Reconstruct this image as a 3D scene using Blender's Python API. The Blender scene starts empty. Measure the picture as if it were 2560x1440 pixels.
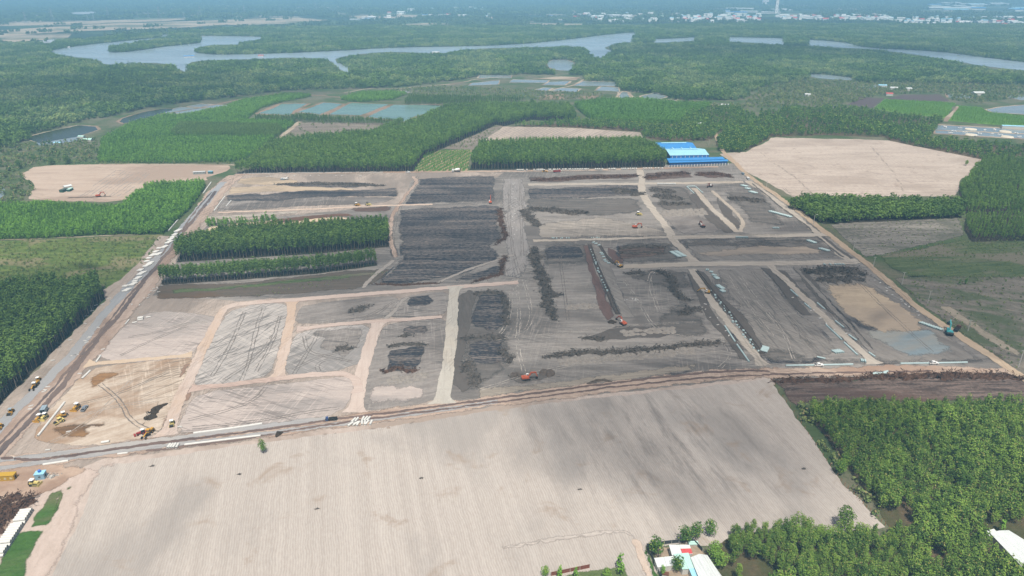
import bpy, bmesh, math, random
import numpy as np
from mathutils import Vector, Matrix, noise
from mathutils.geometry import delaunay_2d_cdt

# ---------------------------------------------------------------- camera, sky, sun, exposure
C = bpy.context.scene
H, F, PITCH = 200.0, 1706.667, math.radians(24.13)
ST, CT = math.sin(PITCH), math.cos(PITCH)
cam_d = bpy.data.cameras.new('camera'); cam_d.lens = 24; cam_d.sensor_width = 36
cam_d.clip_start = 1.0; cam_d.clip_end = 60000
cam = bpy.data.objects.new('camera', cam_d); C.collection.objects.link(cam)
cam.location = (0, 0, H); cam.rotation_euler = (math.pi / 2 - PITCH, 0, 0)
C.camera = cam
SUN_EL = math.radians(66)
SUN_AZ = math.radians(172)            # where the sun stands, clockwise from the view direction (behind the drone)
w = bpy.data.worlds.new('World'); C.world = w; w.use_nodes = True
wt = w.node_tree
sky = wt.nodes.new('ShaderNodeTexSky'); sky.sky_type = 'NISHITA'; sky.sun_disc = False
sky.sun_elevation = SUN_EL; sky.sun_rotation = SUN_AZ; sky.dust_density = 3.5; sky.air_density = 0.7; sky.ozone_density = 0.6
bg = wt.nodes['Background']; bg.inputs['Strength'].default_value = 0.075
wt.links.new(sky.outputs[0], bg.inputs['Color'])
sun_d = bpy.data.lights.new('sun', 'SUN'); sun_d.energy = 4.0; sun_d.angle = math.radians(0.53)
sun_d.color = (1.0, 0.96, 0.9)
sun = bpy.data.objects.new('sun', sun_d); C.collection.objects.link(sun); sun.location = (0, 0, 400)
_sd = Vector((math.sin(SUN_AZ) * math.cos(SUN_EL), math.cos(SUN_AZ) * math.cos(SUN_EL), math.sin(SUN_EL)))
sun.rotation_euler = _sd.to_track_quat('Z', 'Y').to_euler()
vs = C.view_settings
C.display_settings.display_device = 'sRGB'
vs.view_transform = 'Standard'; vs.look = 'None'; vs.exposure = 0.5; vs.gamma = 1.0; vs.use_curve_mapping = False
cy = C.cycles
cy.use_denoising = True
try: cy.denoiser = 'OPENIMAGEDENOISE'
except Exception: pass
cy.max_bounces = 5; cy.diffuse_bounces = 2; cy.glossy_bounces = 2; cy.transmission_bounces = 2
cy.volume_bounces = 0; cy.transparent_max_bounces = 8
cy.caustics_reflective = False; cy.caustics_refractive = False

random.seed(7); RNG = np.random.default_rng(7)

# ---------------------------------------------------------------- where a point of the view meets a level plane
def P(px, py, z=0.0):
    u = (px - 1280) / F; v = (720 - py) / F
    dx, dy, dz = u, v * ST + CT, v * CT - ST
    t = (z - H) / dz
    return (dx * t, dy * t)
def P3(px, py, z=0.0):
    x, y = P(px, py, z); return Vector((x, y, z))
def proj(x, y, z=0):                    # numpy ok
    rz = z - H
    d = y * CT - rz * ST
    u = x / d; v = (y * ST + rz * CT) / d
    return 1280 + u * F, 720 - v * F
def scale_at(x, y):                     # metres per picture pixel at 1024 wide
    return math.hypot(math.hypot(x, y), H) / F * 2.5

def tag(o, label, cat, group=None, kind=None):
    o['label'] = label; o['category'] = cat
    if group: o['group'] = group
    if kind: o['kind'] = kind
    return o
def link(o, parent=None):
    C.collection.objects.link(o)
    if parent is not None: o.parent = parent
    return o

# ---------------------------------------------------------------- materials
def S(r, g, b, k=0.62):                 # the colour a lit surface shows -> its base colour
    f = lambda c: ((c / 255 + 0.055) / 1.055) ** 2.4 if c > 10 else c / 255 / 12.92
    return (f(r) * k * 1.02, f(g) * k, f(b) * k * .97, 1)
class N:
    def __init__(s, name):
        s.m = bpy.data.materials.new(name); s.m.use_nodes = True; s.t = s.m.node_tree
        s.b = s.t.nodes['Principled BSDF']; s.out = s.t.nodes['Material Output']
        s.b.inputs['Roughness'].default_value = 0.95
        s.b.inputs['Specular IOR Level'].default_value = 0.15
    def n(s, typ, **kw):
        nd = s.t.nodes.new('ShaderNode' + typ)
        for k, v in kw.items(): setattr(nd, k, v)
        return nd
    def set(s, sock, v):
        if hasattr(v, 'is_output') or isinstance(v, bpy.types.NodeSocket): s.t.links.new(v, sock)
        else: sock.default_value = v
    def math(s, op, a, b=0.0, c=0.0, clamp=False):
        nd = s.n('Math', operation=op, use_clamp=clamp)
        s.set(nd.inputs[0], a); s.set(nd.inputs[1], b); s.set(nd.inputs[2], c)
        return nd.outputs[0]
    def pos(s): return s.n('NewGeometry').outputs['Position']
    def mapv(s, vec, rot=0.0, sc=(1, 1, 1), loc=(0, 0, 0)):
        a = s.n('Mapping'); s.set(a.inputs[0], vec); a.inputs['Rotation'].default_value = (0, 0, rot)
        b = s.n('Mapping'); s.set(b.inputs[0], a.outputs[0]); b.inputs['Scale'].default_value = sc; b.inputs['Location'].default_value = loc
        return b.outputs[0]
    def noise(s, vec, scale, detail=4, rough=0.55, dist=0.0):
        nd = s.n('TexNoise'); s.set(nd.inputs['Vector'], vec); nd.inputs['Scale'].default_value = scale
        nd.inputs['Detail'].default_value = detail; nd.inputs['Roughness'].default_value = rough; nd.inputs['Distortion'].default_value = dist
        return nd.outputs[0]
    def ramp(s, f, a, b):               # smooth step a..b
        nd = s.n('MapRange', interpolation_type='SMOOTHSTEP'); s.set(nd.inputs[0], f)
        nd.inputs[1].default_value = a; nd.inputs[2].default_value = b
        return nd.outputs[0]
    def mix(s, f, a, b, mode='MIX'):
        nd = s.n('Mix', data_type='RGBA', blend_type=mode)
        s.set(nd.inputs[0], f); s.set(nd.inputs[6], a); s.set(nd.inputs[7], b)
        return nd.outputs[2]
    def bump(s, h, dist, strength=1.0):
        nd = s.n('Bump'); nd.inputs['Strength'].default_value = strength; nd.inputs['Distance'].default_value = dist
        s.set(nd.inputs['Height'], h); s.set(s.b.inputs['Normal'], nd.outputs[0])
    def col(s, c): s.set(s.b.inputs['Base Color'], c)
    def edge(s, vec, width=0.5, nscale=0.13):   # ragged blend towards the border of a sheet (attribute e: 0 at the border, 1 inside)
        at = s.n('Attribute', attribute_name='e')
        nz = s.noise(vec, nscale, 9, 0.74)
        f = s.math('ADD', at.outputs['Fac'], s.math('MULTIPLY', s.math('SUBTRACT', nz, 0.5), 1.9))
        f = s.math('MULTIPLY', f, s.ramp(at.outputs['Fac'], 0.0, 0.12)); width = width * .6
        f = s.ramp(f, 0.5 - width / 2, 0.5 + width / 2)
        s.set(s.b.inputs['Alpha'], f)
        return s
MATS = {}
def plain(name, rgb, rough=0.6, metal=0.0, spec=0.3, wear=0.12):
    if name in MATS: return MATS[name]
    k = N(name); p = k.n('TexCoord').outputs['Object']
    nz = k.noise(p, 1.7, 6, 0.7)
    k.col(k.mix(k.math('MULTIPLY', k.ramp(nz, 0.35, 0.75), wear * 2), rgb, tuple(c * 0.55 for c in rgb[:3]) + (1,)))
    k.b.inputs['Roughness'].default_value = rough; k.b.inputs['Metallic'].default_value = metal; k.b.inputs['Specular IOR Level'].default_value = spec
    MATS[name] = k.m; return k.m

def soil(name, c1, c2, c3=None, ang=0.0, stretch=6.0, sc=0.12, streak=0.6, patch=0.012, bump=0.25, soft=0, speck=None, tracks=0.0, contrast=1.0):
    """graded earth: c1/c2 streaked along ang, large patches of c3, fine grain"""
    k = N(name); p = k.pos()
    d = 0.22 / contrast
    a = k.noise(k.mapv(p, -ang, (1 / stretch, 1, 1)), sc * 2.2, 7, 0.62, 0.4)
    b = k.noise(p, sc * 3, 8, 0.68)
    f = k.math('ADD', k.math('MULTIPLY', a, streak), k.math('MULTIPLY', b, 1 - streak))
    col = k.mix(k.ramp(f, 0.5 - d, 0.5 + d), c1, c2)
    if c3:
        g = k.noise(k.mapv(p, -ang, (1 / max(1.0, stretch * .3), 1, 1), (31, 17, 0)), patch, 7, 0.62, 0.6)
        col = k.mix(k.math('MULTIPLY', k.ramp(g, 0.47, 0.6), 0.85), col, c3)
    if tracks > 0:                       # passes of tyres: thin dark lines wandering along and across
        for i, (ta, per) in enumerate(((ang + .1, 7.0), (ang + 1.35, 11.0), (ang - .45, 15.0))):
            q = k.mapv(p, -ta, (0.004, 1 / per, 1), (i * 7.3, i * 3.1, 0))
            wv = k.noise(q, 3.0, 3, 0.55, 0.3)
            ln = k.ramp(k.math('ABSOLUTE', k.math('SUBTRACT', wv, 0.5)), 0.028, 0.006)
            ln = k.math('MULTIPLY', ln, k.ramp(k.noise(p, 0.01, 3, .6), 0.4, 0.62))
            col = k.mix(k.math('MULTIPLY', ln, tracks * (.45 if i == 1 else 1)), col, tuple(x * 0.5 for x in c2[:3]) + (1,) if i != 1 else tuple(min(.7, x * 1.35) for x in c1[:3]) + (1,))
    fine = k.noise(p, 1.3, 6, 0.75)
    col = k.mix(k.math('MULTIPLY', k.ramp(fine, 0.5, 0.72), 0.35), col, tuple(c * 0.6 for c in c2[:3]) + (1,))
    if speck:
        vz = k.noise(p, 0.33, 4, 0.8)
        col = k.mix(k.ramp(vz, 0.62, 0.70), col, speck)
    k.col(col); k.bump(f, bump * 4, 0.6)
    if soft: k.edge(p, soft)
    MATS[name] = k.m; return k.m

def rows(name, c1, c2, c3, ang, per, vary=0.5, patch=0.01, dark=0.5, bump=0.25, wob=0.25, gap=None, c4=None, soft=0, grain=1.0, lo=0.35, hi=0.65, stain=None):
    """crop rows along ang: c1 on the ridge (litter), c2 in the furrow, c3 in broad ashen patches"""
    k = N(name); p = k.pos()
    q = k.mapv(p, -ang)
    sx = k.n('SeparateXYZ'); k.set(sx.inputs[0], q)
    wobn = k.noise(k.mapv(p, -ang, (0.05, .05, 1)), 1.0, 3)
    ph = k.math('ADD', k.math('MULTIPLY', sx.outputs[1], 2 * math.pi / per), k.math('MULTIPLY', wobn, 40 * wob))
    wv = k.math('ADD', k.math('MULTIPLY', k.math('SINE', ph), 0.5), 0.5)
    al = k.noise(k.mapv(p, -ang, (0.35, 1.0 / per, 1)), 1.0, 5, 0.7)
    al2 = k.noise(k.mapv(p, -ang, (0.006, 0.3 / per, 1)), 1.0, 4, 0.6)
    f = k.math('ADD', k.math('MULTIPLY', wv, 1 - vary), k.math('MULTIPLY', al, vary * grain))
    f = k.math('ADD', f, k.math('MULTIPLY', k.math('SUBTRACT', al2, 0.5), 0.7))
    col = k.mix(k.ramp(f, lo, hi), c2, c1)
    g = k.noise(k.mapv(p, -ang, (0.6, 1, 1), (3, 8, 0)), patch, 6, 0.6, 0.3)
    col = k.mix(k.math('MULTIPLY', k.ramp(g, 0.48, 0.66), dark), col, c3)
    if c4:
        g2 = k.noise(p, patch * 3.3, 6, 0.62, 0.5)
        col = k.mix(k.math('MULTIPLY', k.ramp(g2, 0.57, 0.72), 0.7), col, c4)
    if stain:                            # ash dragged out along the rows round one burnt spot
        sc_, (cx_, cy_), rad, amt = stain
        dv = k.n('VectorMath', operation='DISTANCE'); k.set(dv.inputs[0], k.mapv(p, 0, (1, 1, 0))); dv.inputs[1].default_value = (cx_, cy_, 0)
        near = k.ramp(k.math('ADD', dv.outputs['Value'], k.math('MULTIPLY', k.noise(p, .02, 4), 60)), rad + 60, rad * .1 + 10)
        s1 = k.noise(k.mapv(p, -ang, (.035, .2, 1)), 1.0, 8, .72); s2 = k.noise(k.mapv(p, -ang, (.012, .03, 1), (9, 4, 0)), 1.0, 5, .6)
        col = k.mix(k.math('MULTIPLY', k.math('MULTIPLY', k.ramp(s1, .46, .66), near), amt), col, sc_)
        col = k.mix(k.math('MULTIPLY', k.ramp(s2, .4, .65), k.math('MULTIPLY', near, .5)), col, tuple(q * 1.3 for q in sc_[:3]) + (1,))
    k.col(col); k.bump(f, bump, 0.7)
    if soft: k.edge(p, soft)
    MATS[name] = k.m; return k.m

def water(name, c, rough=0.12, tex=0.05, spec=.5):
    k = N(name); p = k.pos()
    nz = k.noise(k.mapv(p, 0.2, (0.25, 1, 1)), 0.01, 6, 0.6, 0.5)
    k.col(k.mix(k.ramp(nz, 0.35, 0.7), c, tuple(x * 0.78 for x in c[:3]) + (1,)))
    k.b.inputs['Roughness'].default_value = rough; k.b.inputs['Specular IOR Level'].default_value = spec
    k.bump(k.noise(p, 0.35, 3), tex, 0.35)
    MATS[name] = k.m; return k.m

def leafmat(name, dark, light, dry=None, sss=0.25):
    k = N(name)
    at = k.n('Attribute', attribute_name='tint', attribute_type='INSTANCER').outputs['Fac']
    isl = k.n('NewGeometry').outputs['Random Per Island']
    f = k.math('ADD', k.math('MULTIPLY', at, 0.74), k.math('MULTIPLY', isl, 0.26))
    col = k.mix(f, dark, light)
    if dry: col = k.mix(k.math('MULTIPLY', k.ramp(isl, 0.86, 0.95), 0.8), col, dry)
    k.col(col); k.b.inputs['Roughness'].default_value = 0.7; k.b.inputs['Specular IOR Level'].default_value = 0.25
    tr = k.n('BsdfTranslucent'); k.set(tr.inputs[0], col)
    mx = k.n('MixShader'); mx.inputs[0].default_value = sss
    k.t.links.new(k.b.outputs[0], mx.inputs[1]); k.t.links.new(tr.outputs[0], mx.inputs[2]); k.t.links.new(mx.outputs[0], k.out.inputs[0])
    MATS[name] = k.m; return k.m

# ---------------------------------------------------------------- sheets of ground
def inpoly(x, y, poly):
    x = np.asarray(x); y = np.asarray(y); r = np.zeros(x.shape, bool)
    px = np.array([p[0] for p in poly]); py = np.array([p[1] for p in poly]); j = len(px) - 1
    for i in range(len(px)):
        c = (py[i] > y) != (py[j] > y)
        with np.errstate(divide='ignore', invalid='ignore'):
            xi = (px[j] - px[i]) * (y - py[i]) / (py[j] - py[i]) + px[i]
        r ^= c & (x < xi); j = i
    return r
def edgedist(x, y, poly):
    d = np.full(len(x), 1e9); n = len(poly)
    for i in range(n):
        ax, ay = poly[i]; bx, by = poly[(i + 1) % n]; ex, ey = bx - ax, by - ay
        L = ex * ex + ey * ey + 1e-12
        t = np.clip(((x - ax) * ex + (y - ay) * ey) / L, 0, 1)
        d = np.minimum(d, np.hypot(x - ax - t * ex, y - ay - t * ey))
    return d
def chaikin(p, n, closed=True):
    for _ in range(n):
        q = []
        m = len(p) if closed else len(p) - 1
        if not closed: q.append(p[0])
        for i in range(m):
            a, b = p[i], p[(i + 1) % len(p)]
            q += [tuple(a[j] * .75 + b[j] * .25 for j in range(len(a))), tuple(a[j] * .25 + b[j] * .75 for j in range(len(a)))]
        if not closed: q.append(p[-1])
        p = q
    return p
def rag(poly, jit=1.0, closed=True, seed=0.0, stepk=1.0):
    out = []; n = len(poly)
    for i in range(n if closed else n - 1):
        a, b = poly[i], poly[(i + 1) % n]
        L = math.hypot(b[0] - a[0], b[1] - a[1])
        st = 1.3 * stepk * max(0.6, scale_at((a[0] + b[0]) / 2, (a[1] + b[1]) / 2))
        m = max(1, min(400, int(L / st)))
        for j in range(m):
            t = j / m; x = a[0] + (b[0] - a[0]) * t; y = a[1] + (b[1] - a[1]) * t
            s = scale_at(x, y) * jit
            w1 = noise.noise((x / (9 * s + 3), y / (9 * s + 3), seed)) * 1.6 * s + noise.noise((x / (2.2 * s + .8), y / (2.2 * s + .8), seed + 5)) * 0.9 * s
            w2 = noise.noise((x / (9 * s + 3), y / (9 * s + 3), seed + 9)) * 1.6 * s + noise.noise((x / (2.2 * s + .8), y / (2.2 * s + .8), seed + 14)) * 0.9 * s
            out.append((x + w1, y + w2))
    return out
LEVEL = {}
def sheet_w(name, poly, mat, lvl, label, cat='ground', soft=0, jit=1.0, kind='structure', group=None, grid=0, hfun=None):
    seed = len(LEVEL) * 1.37; LEVEL[len(LEVEL)] = name
    b = rag(poly, jit, True, seed) if jit > 0 else list(poly)
    xs = np.array([p[0] for p in b]); ys = np.array([p[1] for p in b])
    far = math.hypot(xs.mean(), ys.mean())
    z = (lvl + (len(LEVEL) % 11) * 0.08) * (0.025 + 6e-5 * max(0, far - 1000))
    verts = list(b); faces = [list(range(len(b)))]
    if soft or grid:
        g = grid or soft
        x0, x1, y0, y1 = xs.min(), xs.max(), ys.min(), ys.max()
        g = max(g, math.sqrt((x1 - x0) * (y1 - y0) / 40000))
        gx, gy = np.meshgrid(np.arange(x0, x1, g), np.arange(y0, y1, g)); gx = gx.ravel() + RNG.uniform(-.2, .2, gx.size) * g; gy = gy.ravel() + RNG.uniform(-.2, .2, gy.size) * g
        ok = inpoly(gx, gy, b); gx, gy = gx[ok], gy[ok]
        if len(gx):
            dd = edgedist(gx, gy, b); ok = dd > g * .45
            verts += list(zip(gx[ok].tolist(), gy[ok].tolist()))
    V, E, Fc, *_ = delaunay_2d_cdt([Vector(v) for v in verts], [], faces, 1, 1e-4)
    me = bpy.data.meshes.new(name)
    hz = [(hfun(v.x, v.y) if hfun else 0.0) for v in V]
    me.from_pydata([(v.x, v.y, z + h) for v, h in zip(V, hz)], [], Fc)
    nx = np.array([v.x for v in V]); ny = np.array([v.y for v in V])
    if not soft:
        me.attributes.new('e', 'FLOAT', 'POINT').data.foreach_set('value', np.ones(len(V), np.float32))
    if soft:
        e = np.clip(edgedist(nx, ny, b) / soft, 0, 1)
        at = me.attributes.new('e', 'FLOAT', 'POINT'); at.data.foreach_set('value', e.astype(np.float32))
    me.materials.append(mat)
    if me.polygons and me.polygons[0].normal.z < 0: me.flip_normals()
    o = link(bpy.data.objects.new(name, me))
    tag(o, label, cat, group, kind)
    return o
def grow(w_, d):
    n = len(w_); ar = sum(w_[i][0] * w_[(i + 1) % n][1] - w_[(i + 1) % n][0] * w_[i][1] for i in range(n)); sg = d if ar > 0 else -d; out = []
    for i in range(n):
        a = w_[i - 1]; b = w_[(i + 1) % n]; l = math.dist(a, b) or 1
        out.append((w_[i][0] + sg * (b[1] - a[1]) / l, w_[i][1] - sg * (b[0] - a[0]) / l))
    return out
def sheet(name, pxpoly, mat, lvl, label, cat='ground', smooth=0, out=0, **kw):
    if smooth: pxpoly = chaikin(pxpoly, smooth)
    pts = [P(*p) for p in pxpoly]
    return sheet_w(name, grow(pts, out) if out else pts, mat, lvl, label, cat, **kw)
def strip_poly(pts, wid):                 # centre line in metres + widths -> outline
    n = len(pts); L, R = [], []
    for i in range(n):
        a = pts[max(0, i - 1)]; b = pts[min(n - 1, i + 1)]
        dx, dy = b[0] - a[0], b[1] - a[1]; l = math.hypot(dx, dy) or 1
        ww = wid[i] / 2
        L.append((pts[i][0] - dy / l * ww, pts[i][1] + dx / l * ww)); R.append((pts[i][0] + dy / l * ww, pts[i][1] - dx / l * ww))
    return L + R[::-1]
def road(name, px, width, mat, lvl, label, cat='road', flare=(0, 0), smooth=2, off=0.0, **kw):
    pts = [P(*p[:2]) for p in px]
    pts = chaikin(pts, smooth, False) if smooth else pts
    ln = [0]
    for i in range(1, len(pts)): ln.append(ln[-1] + math.dist(pts[i], pts[i - 1]))
    wid = []
    for l in ln:
        ww = width
        for fl, dd in ((flare[0], l), (flare[1], ln[-1] - l)):
            R = 11.0
            if fl and dd < R: ww += 2 * fl * (R - math.sqrt(max(0, R * R - (R - dd) ** 2))) / R * 1.0
        wid.append(ww)
    if any(flare):                        # more points near the ends so the fillet is round
        pts2, wid2 = [], []
        tot = ln[-1]; ss = sorted(set([0, tot] + [i * 1.2 for i in range(10)] + [tot - i * 1.2 for i in range(10)] + ln)); ss = [s for s in ss if 0 <= s <= tot]
        for s in ss:
            j = max(1, next((i for i, l in enumerate(ln) if l >= s), len(ln) - 1)); t = (s - ln[j - 1]) / max(1e-6, ln[j] - ln[j - 1])
            pts2.append(tuple(pts[j - 1][q] * (1 - t) + pts[j][q] * t for q in (0, 1)))
            ww = width
            for fl, dd in ((flare[0], s), (flare[1], tot - s)):
                if fl and dd < 11: ww += 2 * fl * (1 - math.sqrt(max(0, 1 - (1 - dd / 11) ** 2)))
            wid2.append(ww)
        pts, wid = pts2, wid2
    return sheet_w(name, strip_poly(pts, wid), mat, lvl, label, cat, **kw)
# ---------------------------------------------------------------- colours of the ground
PINK = S(214, 190, 176); PINKG = S(198, 184, 176); TAN = S(210, 184, 154); GREY = S(136, 130, 124); GREYD = S(112, 105, 101)
GREYL = S(172, 165, 157); SAND = S(226, 204, 176); BROWN = S(120, 92, 76); BLACK = S(58, 60, 66); ASH = S(92, 92, 96)
OCHRE = S(196, 152, 100); RUST = S(150, 98, 70); GRAVEL = S(168, 168, 170)

# base: everything no one has cleared, scrub and far fields
def base_mat():
    k = N('scrub_land'); p = k.pos()
    a = k.noise(p, 0.02, 8, 0.65); b = k.noise(p, 0.4, 6, 0.7)
    near = k.mix(k.ramp(a, 0.4, 0.62), S(84, 104, 62), S(126, 122, 100))
    near = k.mix(k.math('MULTIPLY', k.ramp(b, 0.45, 0.7), 0.6), near, S(58, 76, 46))
    q = k.mapv(p, 0.25, (0.35, 1, 1))
    vo = k.n('TexVoronoi'); k.set(vo.inputs['Vector'], q); vo.inputs['Scale'].default_value = 0.0045; vo.inputs['Randomness'].default_value = 0.9
    sx = k.n('SeparateXYZ'); k.set(sx.inputs[0], vo.outputs['Color'])
    far = k.mix(k.ramp(sx.outputs[0], 0.45, 0.75), S(54, 76, 56), S(96, 118, 82))
    far = k.mix(k.ramp(sx.outputs[1], 0.86, 0.9), far, S(176, 166, 148))
    far = k.mix(k.math('MULTIPLY', k.ramp(k.noise(p, 0.006, 6, .6), 0.45, 0.6), 0.8), far, S(44, 62, 44))
    sy = k.n('SeparateXYZ'); k.set(sy.inputs[0], p)
    k.col(k.mix(k.ramp(sy.outputs[1], 2200, 3000), near, far)); return k.m
me = bpy.data.meshes.new('ground')
me.from_pydata([(-16000, -300, 0), (16000, -300, 0), (16000, 16000, 0), (-16000, 16000, 0)], [], [(0, 1, 2, 3)])
me.materials.append(base_mat())
tag(link(bpy.data.objects.new('ground', me)), 'wide level scrub land and far fields running to the horizon', 'ground', kind='structure')

# ---------------------------------------------------------------- materials of the worked ground
A_ROW = math.radians(90 + 14.4)         # rows of the near field
A_X = math.radians(2.0)                 # across the view
A_RD = math.radians(90 + 7.6)           # along the left haul road
A_RR = math.radians(90 + 2.0)
m_field = rows('plowed_soil', S(214, 205, 195), S(186, 176, 166), S(158, 152, 146), A_ROW, 0.98, vary=0.8, patch=0.016, dark=0.55, c4=S(172, 153, 134), soft=0, lo=.15, hi=.88, wob=.7, stain=(S(104, 98, 93), P(1670, 1105), 62, .62))
m_field_tan = rows('harrowed_tan_soil', S(216, 201, 186), S(186, 171, 158), S(176, 160, 146), A_X, 6.0, vary=0.75, patch=0.02, dark=0.6, wob=0.12, c4=S(160, 142, 128))
m_field_tan2 = soil('bare_tan_soil', S(218, 198, 180), S(194, 172, 152), S(176, 154, 136), A_X, 8, 0.06, tracks=0.35)
m_field_pale = rows('pale_ridged_soil', S(202, 187, 172), S(170, 155, 142), S(156, 144, 134), math.radians(62), 6.0, vary=0.75, patch=0.02, dark=0.4)
m_stub = rows('grey_stubble', S(168, 156, 142), S(112, 102, 92), S(120, 118, 88), A_X, 4.0, vary=0.7, patch=0.02, dark=0.5, c4=S(92, 104, 70))
m_site = soil('grey_site_earth', GREYL, GREY, S(112, 106, 101), A_X, 12, 0.13, streak=.68, patch=.02, bump=0.35, tracks=0.75, contrast=1.35, speck=S(104, 98, 93))
m_site2 = soil('warm_site_earth', S(200, 186, 173), S(172, 157, 144), S(148, 137, 127), A_RD, 6, 0.13, bump=0.3, tracks=0.6)
m_pink = soil('pale_pink_earth', S(214, 200, 190), S(190, 178, 170), S(170, 162, 156), A_X, 7, 0.1, soft=0.55, tracks=0.85)
m_palegrey = soil('pale_grey_earth', S(206, 198, 190), S(178, 172, 166), S(150, 146, 142), math.radians(68), 7, 0.12, soft=0.55, tracks=0.95)
m_greyblock = soil('mid_grey_earth', S(176, 168, 160), S(134, 127, 121), S(116, 109, 104), math.radians(20), 7, 0.13, soft=0.55, tracks=0.9)
m_yard = soil('yellow_yard_earth', S(224, 209, 191), S(190, 170, 149), S(170, 140, 112), math.radians(40), 6, 0.1, streak=.65, patch=.022, soft=0.5, tracks=0.9, contrast=1.4)
m_ochre = soil('wet_ochre_earth', S(182, 142, 96), S(138, 104, 72), S(104, 82, 62), A_X, 6, 0.15, soft=0.9)
m_darkspot = soil('wet_dark_earth', S(92, 76, 58), S(70, 58, 46), None, A_X, 3, 0.3, soft=0.5)
m_road_pink = soil('laterite_road', S(220, 202, 190), S(204, 182, 168), S(200, 174, 160), A_X, 8, 0.12, streak=0.7, bump=0.12, soft=0.3, tracks=0.3, contrast=.7)
m_road_v = soil('laterite_road_long', S(224, 208, 196), S(206, 186, 172), S(210, 184, 160), math.radians(95), 9, 0.16, streak=0.8, bump=0.12, soft=0.3, tracks=0.3, contrast=.7)
m_road_white = soil('crushed_stone_road', S(212, 206, 194), S(190, 184, 172), S(206, 196, 180), math.radians(92), 5, 0.2, bump=0.12, soft=0.3, tracks=0.4)
m_road_beige = soil('beige_track', S(206, 196, 182), S(180, 170, 157), S(190, 177, 160), math.radians(118), 10, 0.14, streak=.75, bump=0.12, soft=0.45, tracks=0.4)
m_road_beigex = soil('beige_track_across', S(206, 196, 182), S(182, 172, 159), S(190, 177, 160), A_X, 8, 0.14, streak=.75, bump=0.12, soft=0.45, tracks=0.6)
m_road_right = soil('sandy_service_road', S(204, 184, 158), S(182, 160, 136), S(192, 168, 142), math.radians(110), 9, 0.14, streak=.75, bump=0.12, soft=0.35, tracks=0.5)
m_haul = soil('haul_road_verge', S(212, 192, 174), S(184, 160, 142), S(170, 142, 122), math.radians(6), 9, 0.14, soft=0.6, tracks=0.7)
m_haulv = soil('haul_road_verge_left', S(210, 190, 174), S(178, 156, 140), S(158, 134, 118), A_RD, 9, 0.14, soft=0.6, tracks=0.7)
m_gravel = soil('grey_gravel', S(182, 184, 186), S(158, 160, 163), S(170, 169, 168), A_RD, 9, 0.2, streak=.7, bump=0.08, soft=0.3, contrast=.7)
m_gravelx = soil('grey_gravel_across', S(188, 186, 184), S(164, 162, 160), S(196, 190, 182), math.radians(8), 9, 0.2, streak=.7, bump=0.08, soft=0.5)
m_tar = soil('dark_wheel_lane', S(124, 112, 108), S(88, 80, 80), S(142, 122, 110), A_RD, 14, 0.3, streak=.8, bump=0.08, soft=0.6)
m_tarx = soil('brown_wheel_lane', S(136, 114, 105), S(100, 85, 80), S(150, 128, 116), math.radians(8), 14, 0.3, streak=.8, bump=0.08, soft=0.6)
m_burnt = rows('burnt_stubble', S(150, 140, 132), S(54, 54, 60), S(46, 48, 56), A_X, 3.0, vary=0.72, patch=0.022, dark=0.55, bump=0.5, wob=0.35, c4=S(104, 92, 84), soft=0.8, lo=0.42, hi=0.72)
m_burnt_s = rows('burnt_brush_rows', S(140, 130, 122), S(56, 56, 62), S(48, 50, 58), A_X, 2.1, vary=0.85, patch=0.05, dark=0.5, bump=0.6, wob=0.8, c4=S(104, 92, 84), soft=0.9, lo=0.38, hi=0.72)
m_burnt_b = soil('brown_cut_brush', S(142, 124, 114), S(72, 60, 54), S(108, 86, 76), A_X, 9, 0.2, streak=.65, patch=.035, bump=.6, soft=.8, speck=S(156, 142, 130), contrast=1.7)
m_redspoil = soil('red_brown_spoil', S(128, 104, 96), S(104, 84, 78), None, math.radians(100), 4, 0.2, soft=0.5)
m_sandblock = soil('sand_fill', S(216, 196, 168), S(190, 171, 146), S(170, 154, 136), A_X, 7, 0.1, soft=0.5, tracks=0.4)
m_bluegrey = soil('blue_grey_aggregate', S(152, 168, 174), S(126, 140, 146), S(166, 160, 148), A_X, 6, 0.1, soft=0.5)
m_greyspoil = soil('grey_spoil', S(118, 110, 103), S(94, 88, 83), S(104, 97, 91), math.radians(100), 4, 0.2, soft=0.55)
m_track = soil('pale_track', S(186, 178, 168), S(160, 152, 144), None, A_X, 6, 0.2, soft=0.6)
m_greyplot = soil('levelled_grey_plot', S(164, 157, 149), S(134, 128, 121), S(114, 108, 103), math.radians(118), 9, 0.14, streak=0.7, soft=0.55, tracks=0.7)
m_grass = soil('meadow_grass', S(128, 144, 74), S(80, 104, 48), S(150, 140, 108), A_X, 5, 0.1, patch=.03, bump=0.5, speck=S(158, 146, 110), contrast=1.5)
m_grass_b = soil('bright_grass', S(88, 128, 56), S(62, 98, 40), S(120, 124, 84), A_X, 3, 0.2, bump=0.5, soft=0.8)
m_grass_d = soil('rough_pasture', S(108, 120, 78), S(66, 86, 50), S(132, 124, 108), math.radians(8), 10, 0.12, streak=.6, patch=.03, bump=0.5, soft=0.7, speck=S(136, 126, 106), contrast=1.5)
m_greygreen = soil('thin_grey_pasture', S(150, 141, 128), S(106, 101, 91), S(84, 98, 62), math.radians(-25), 7, 0.12, streak=.55, patch=.03, bump=0.5, soft=0.8, speck=S(168, 156, 140), contrast=1.5)
m_stubble_d = rows('dark_stubble_rows', S(156, 150, 140), S(106, 102, 94), S(92, 94, 78), A_X, 3.4, vary=0.8, patch=0.03, dark=0.7, wob=0.6, soft=0.8, c4=S(96, 108, 70))
m_under = soil('leaf_litter', S(126, 108, 84), S(88, 76, 58), S(76, 84, 48), 0, 2, 0.3)
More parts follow.
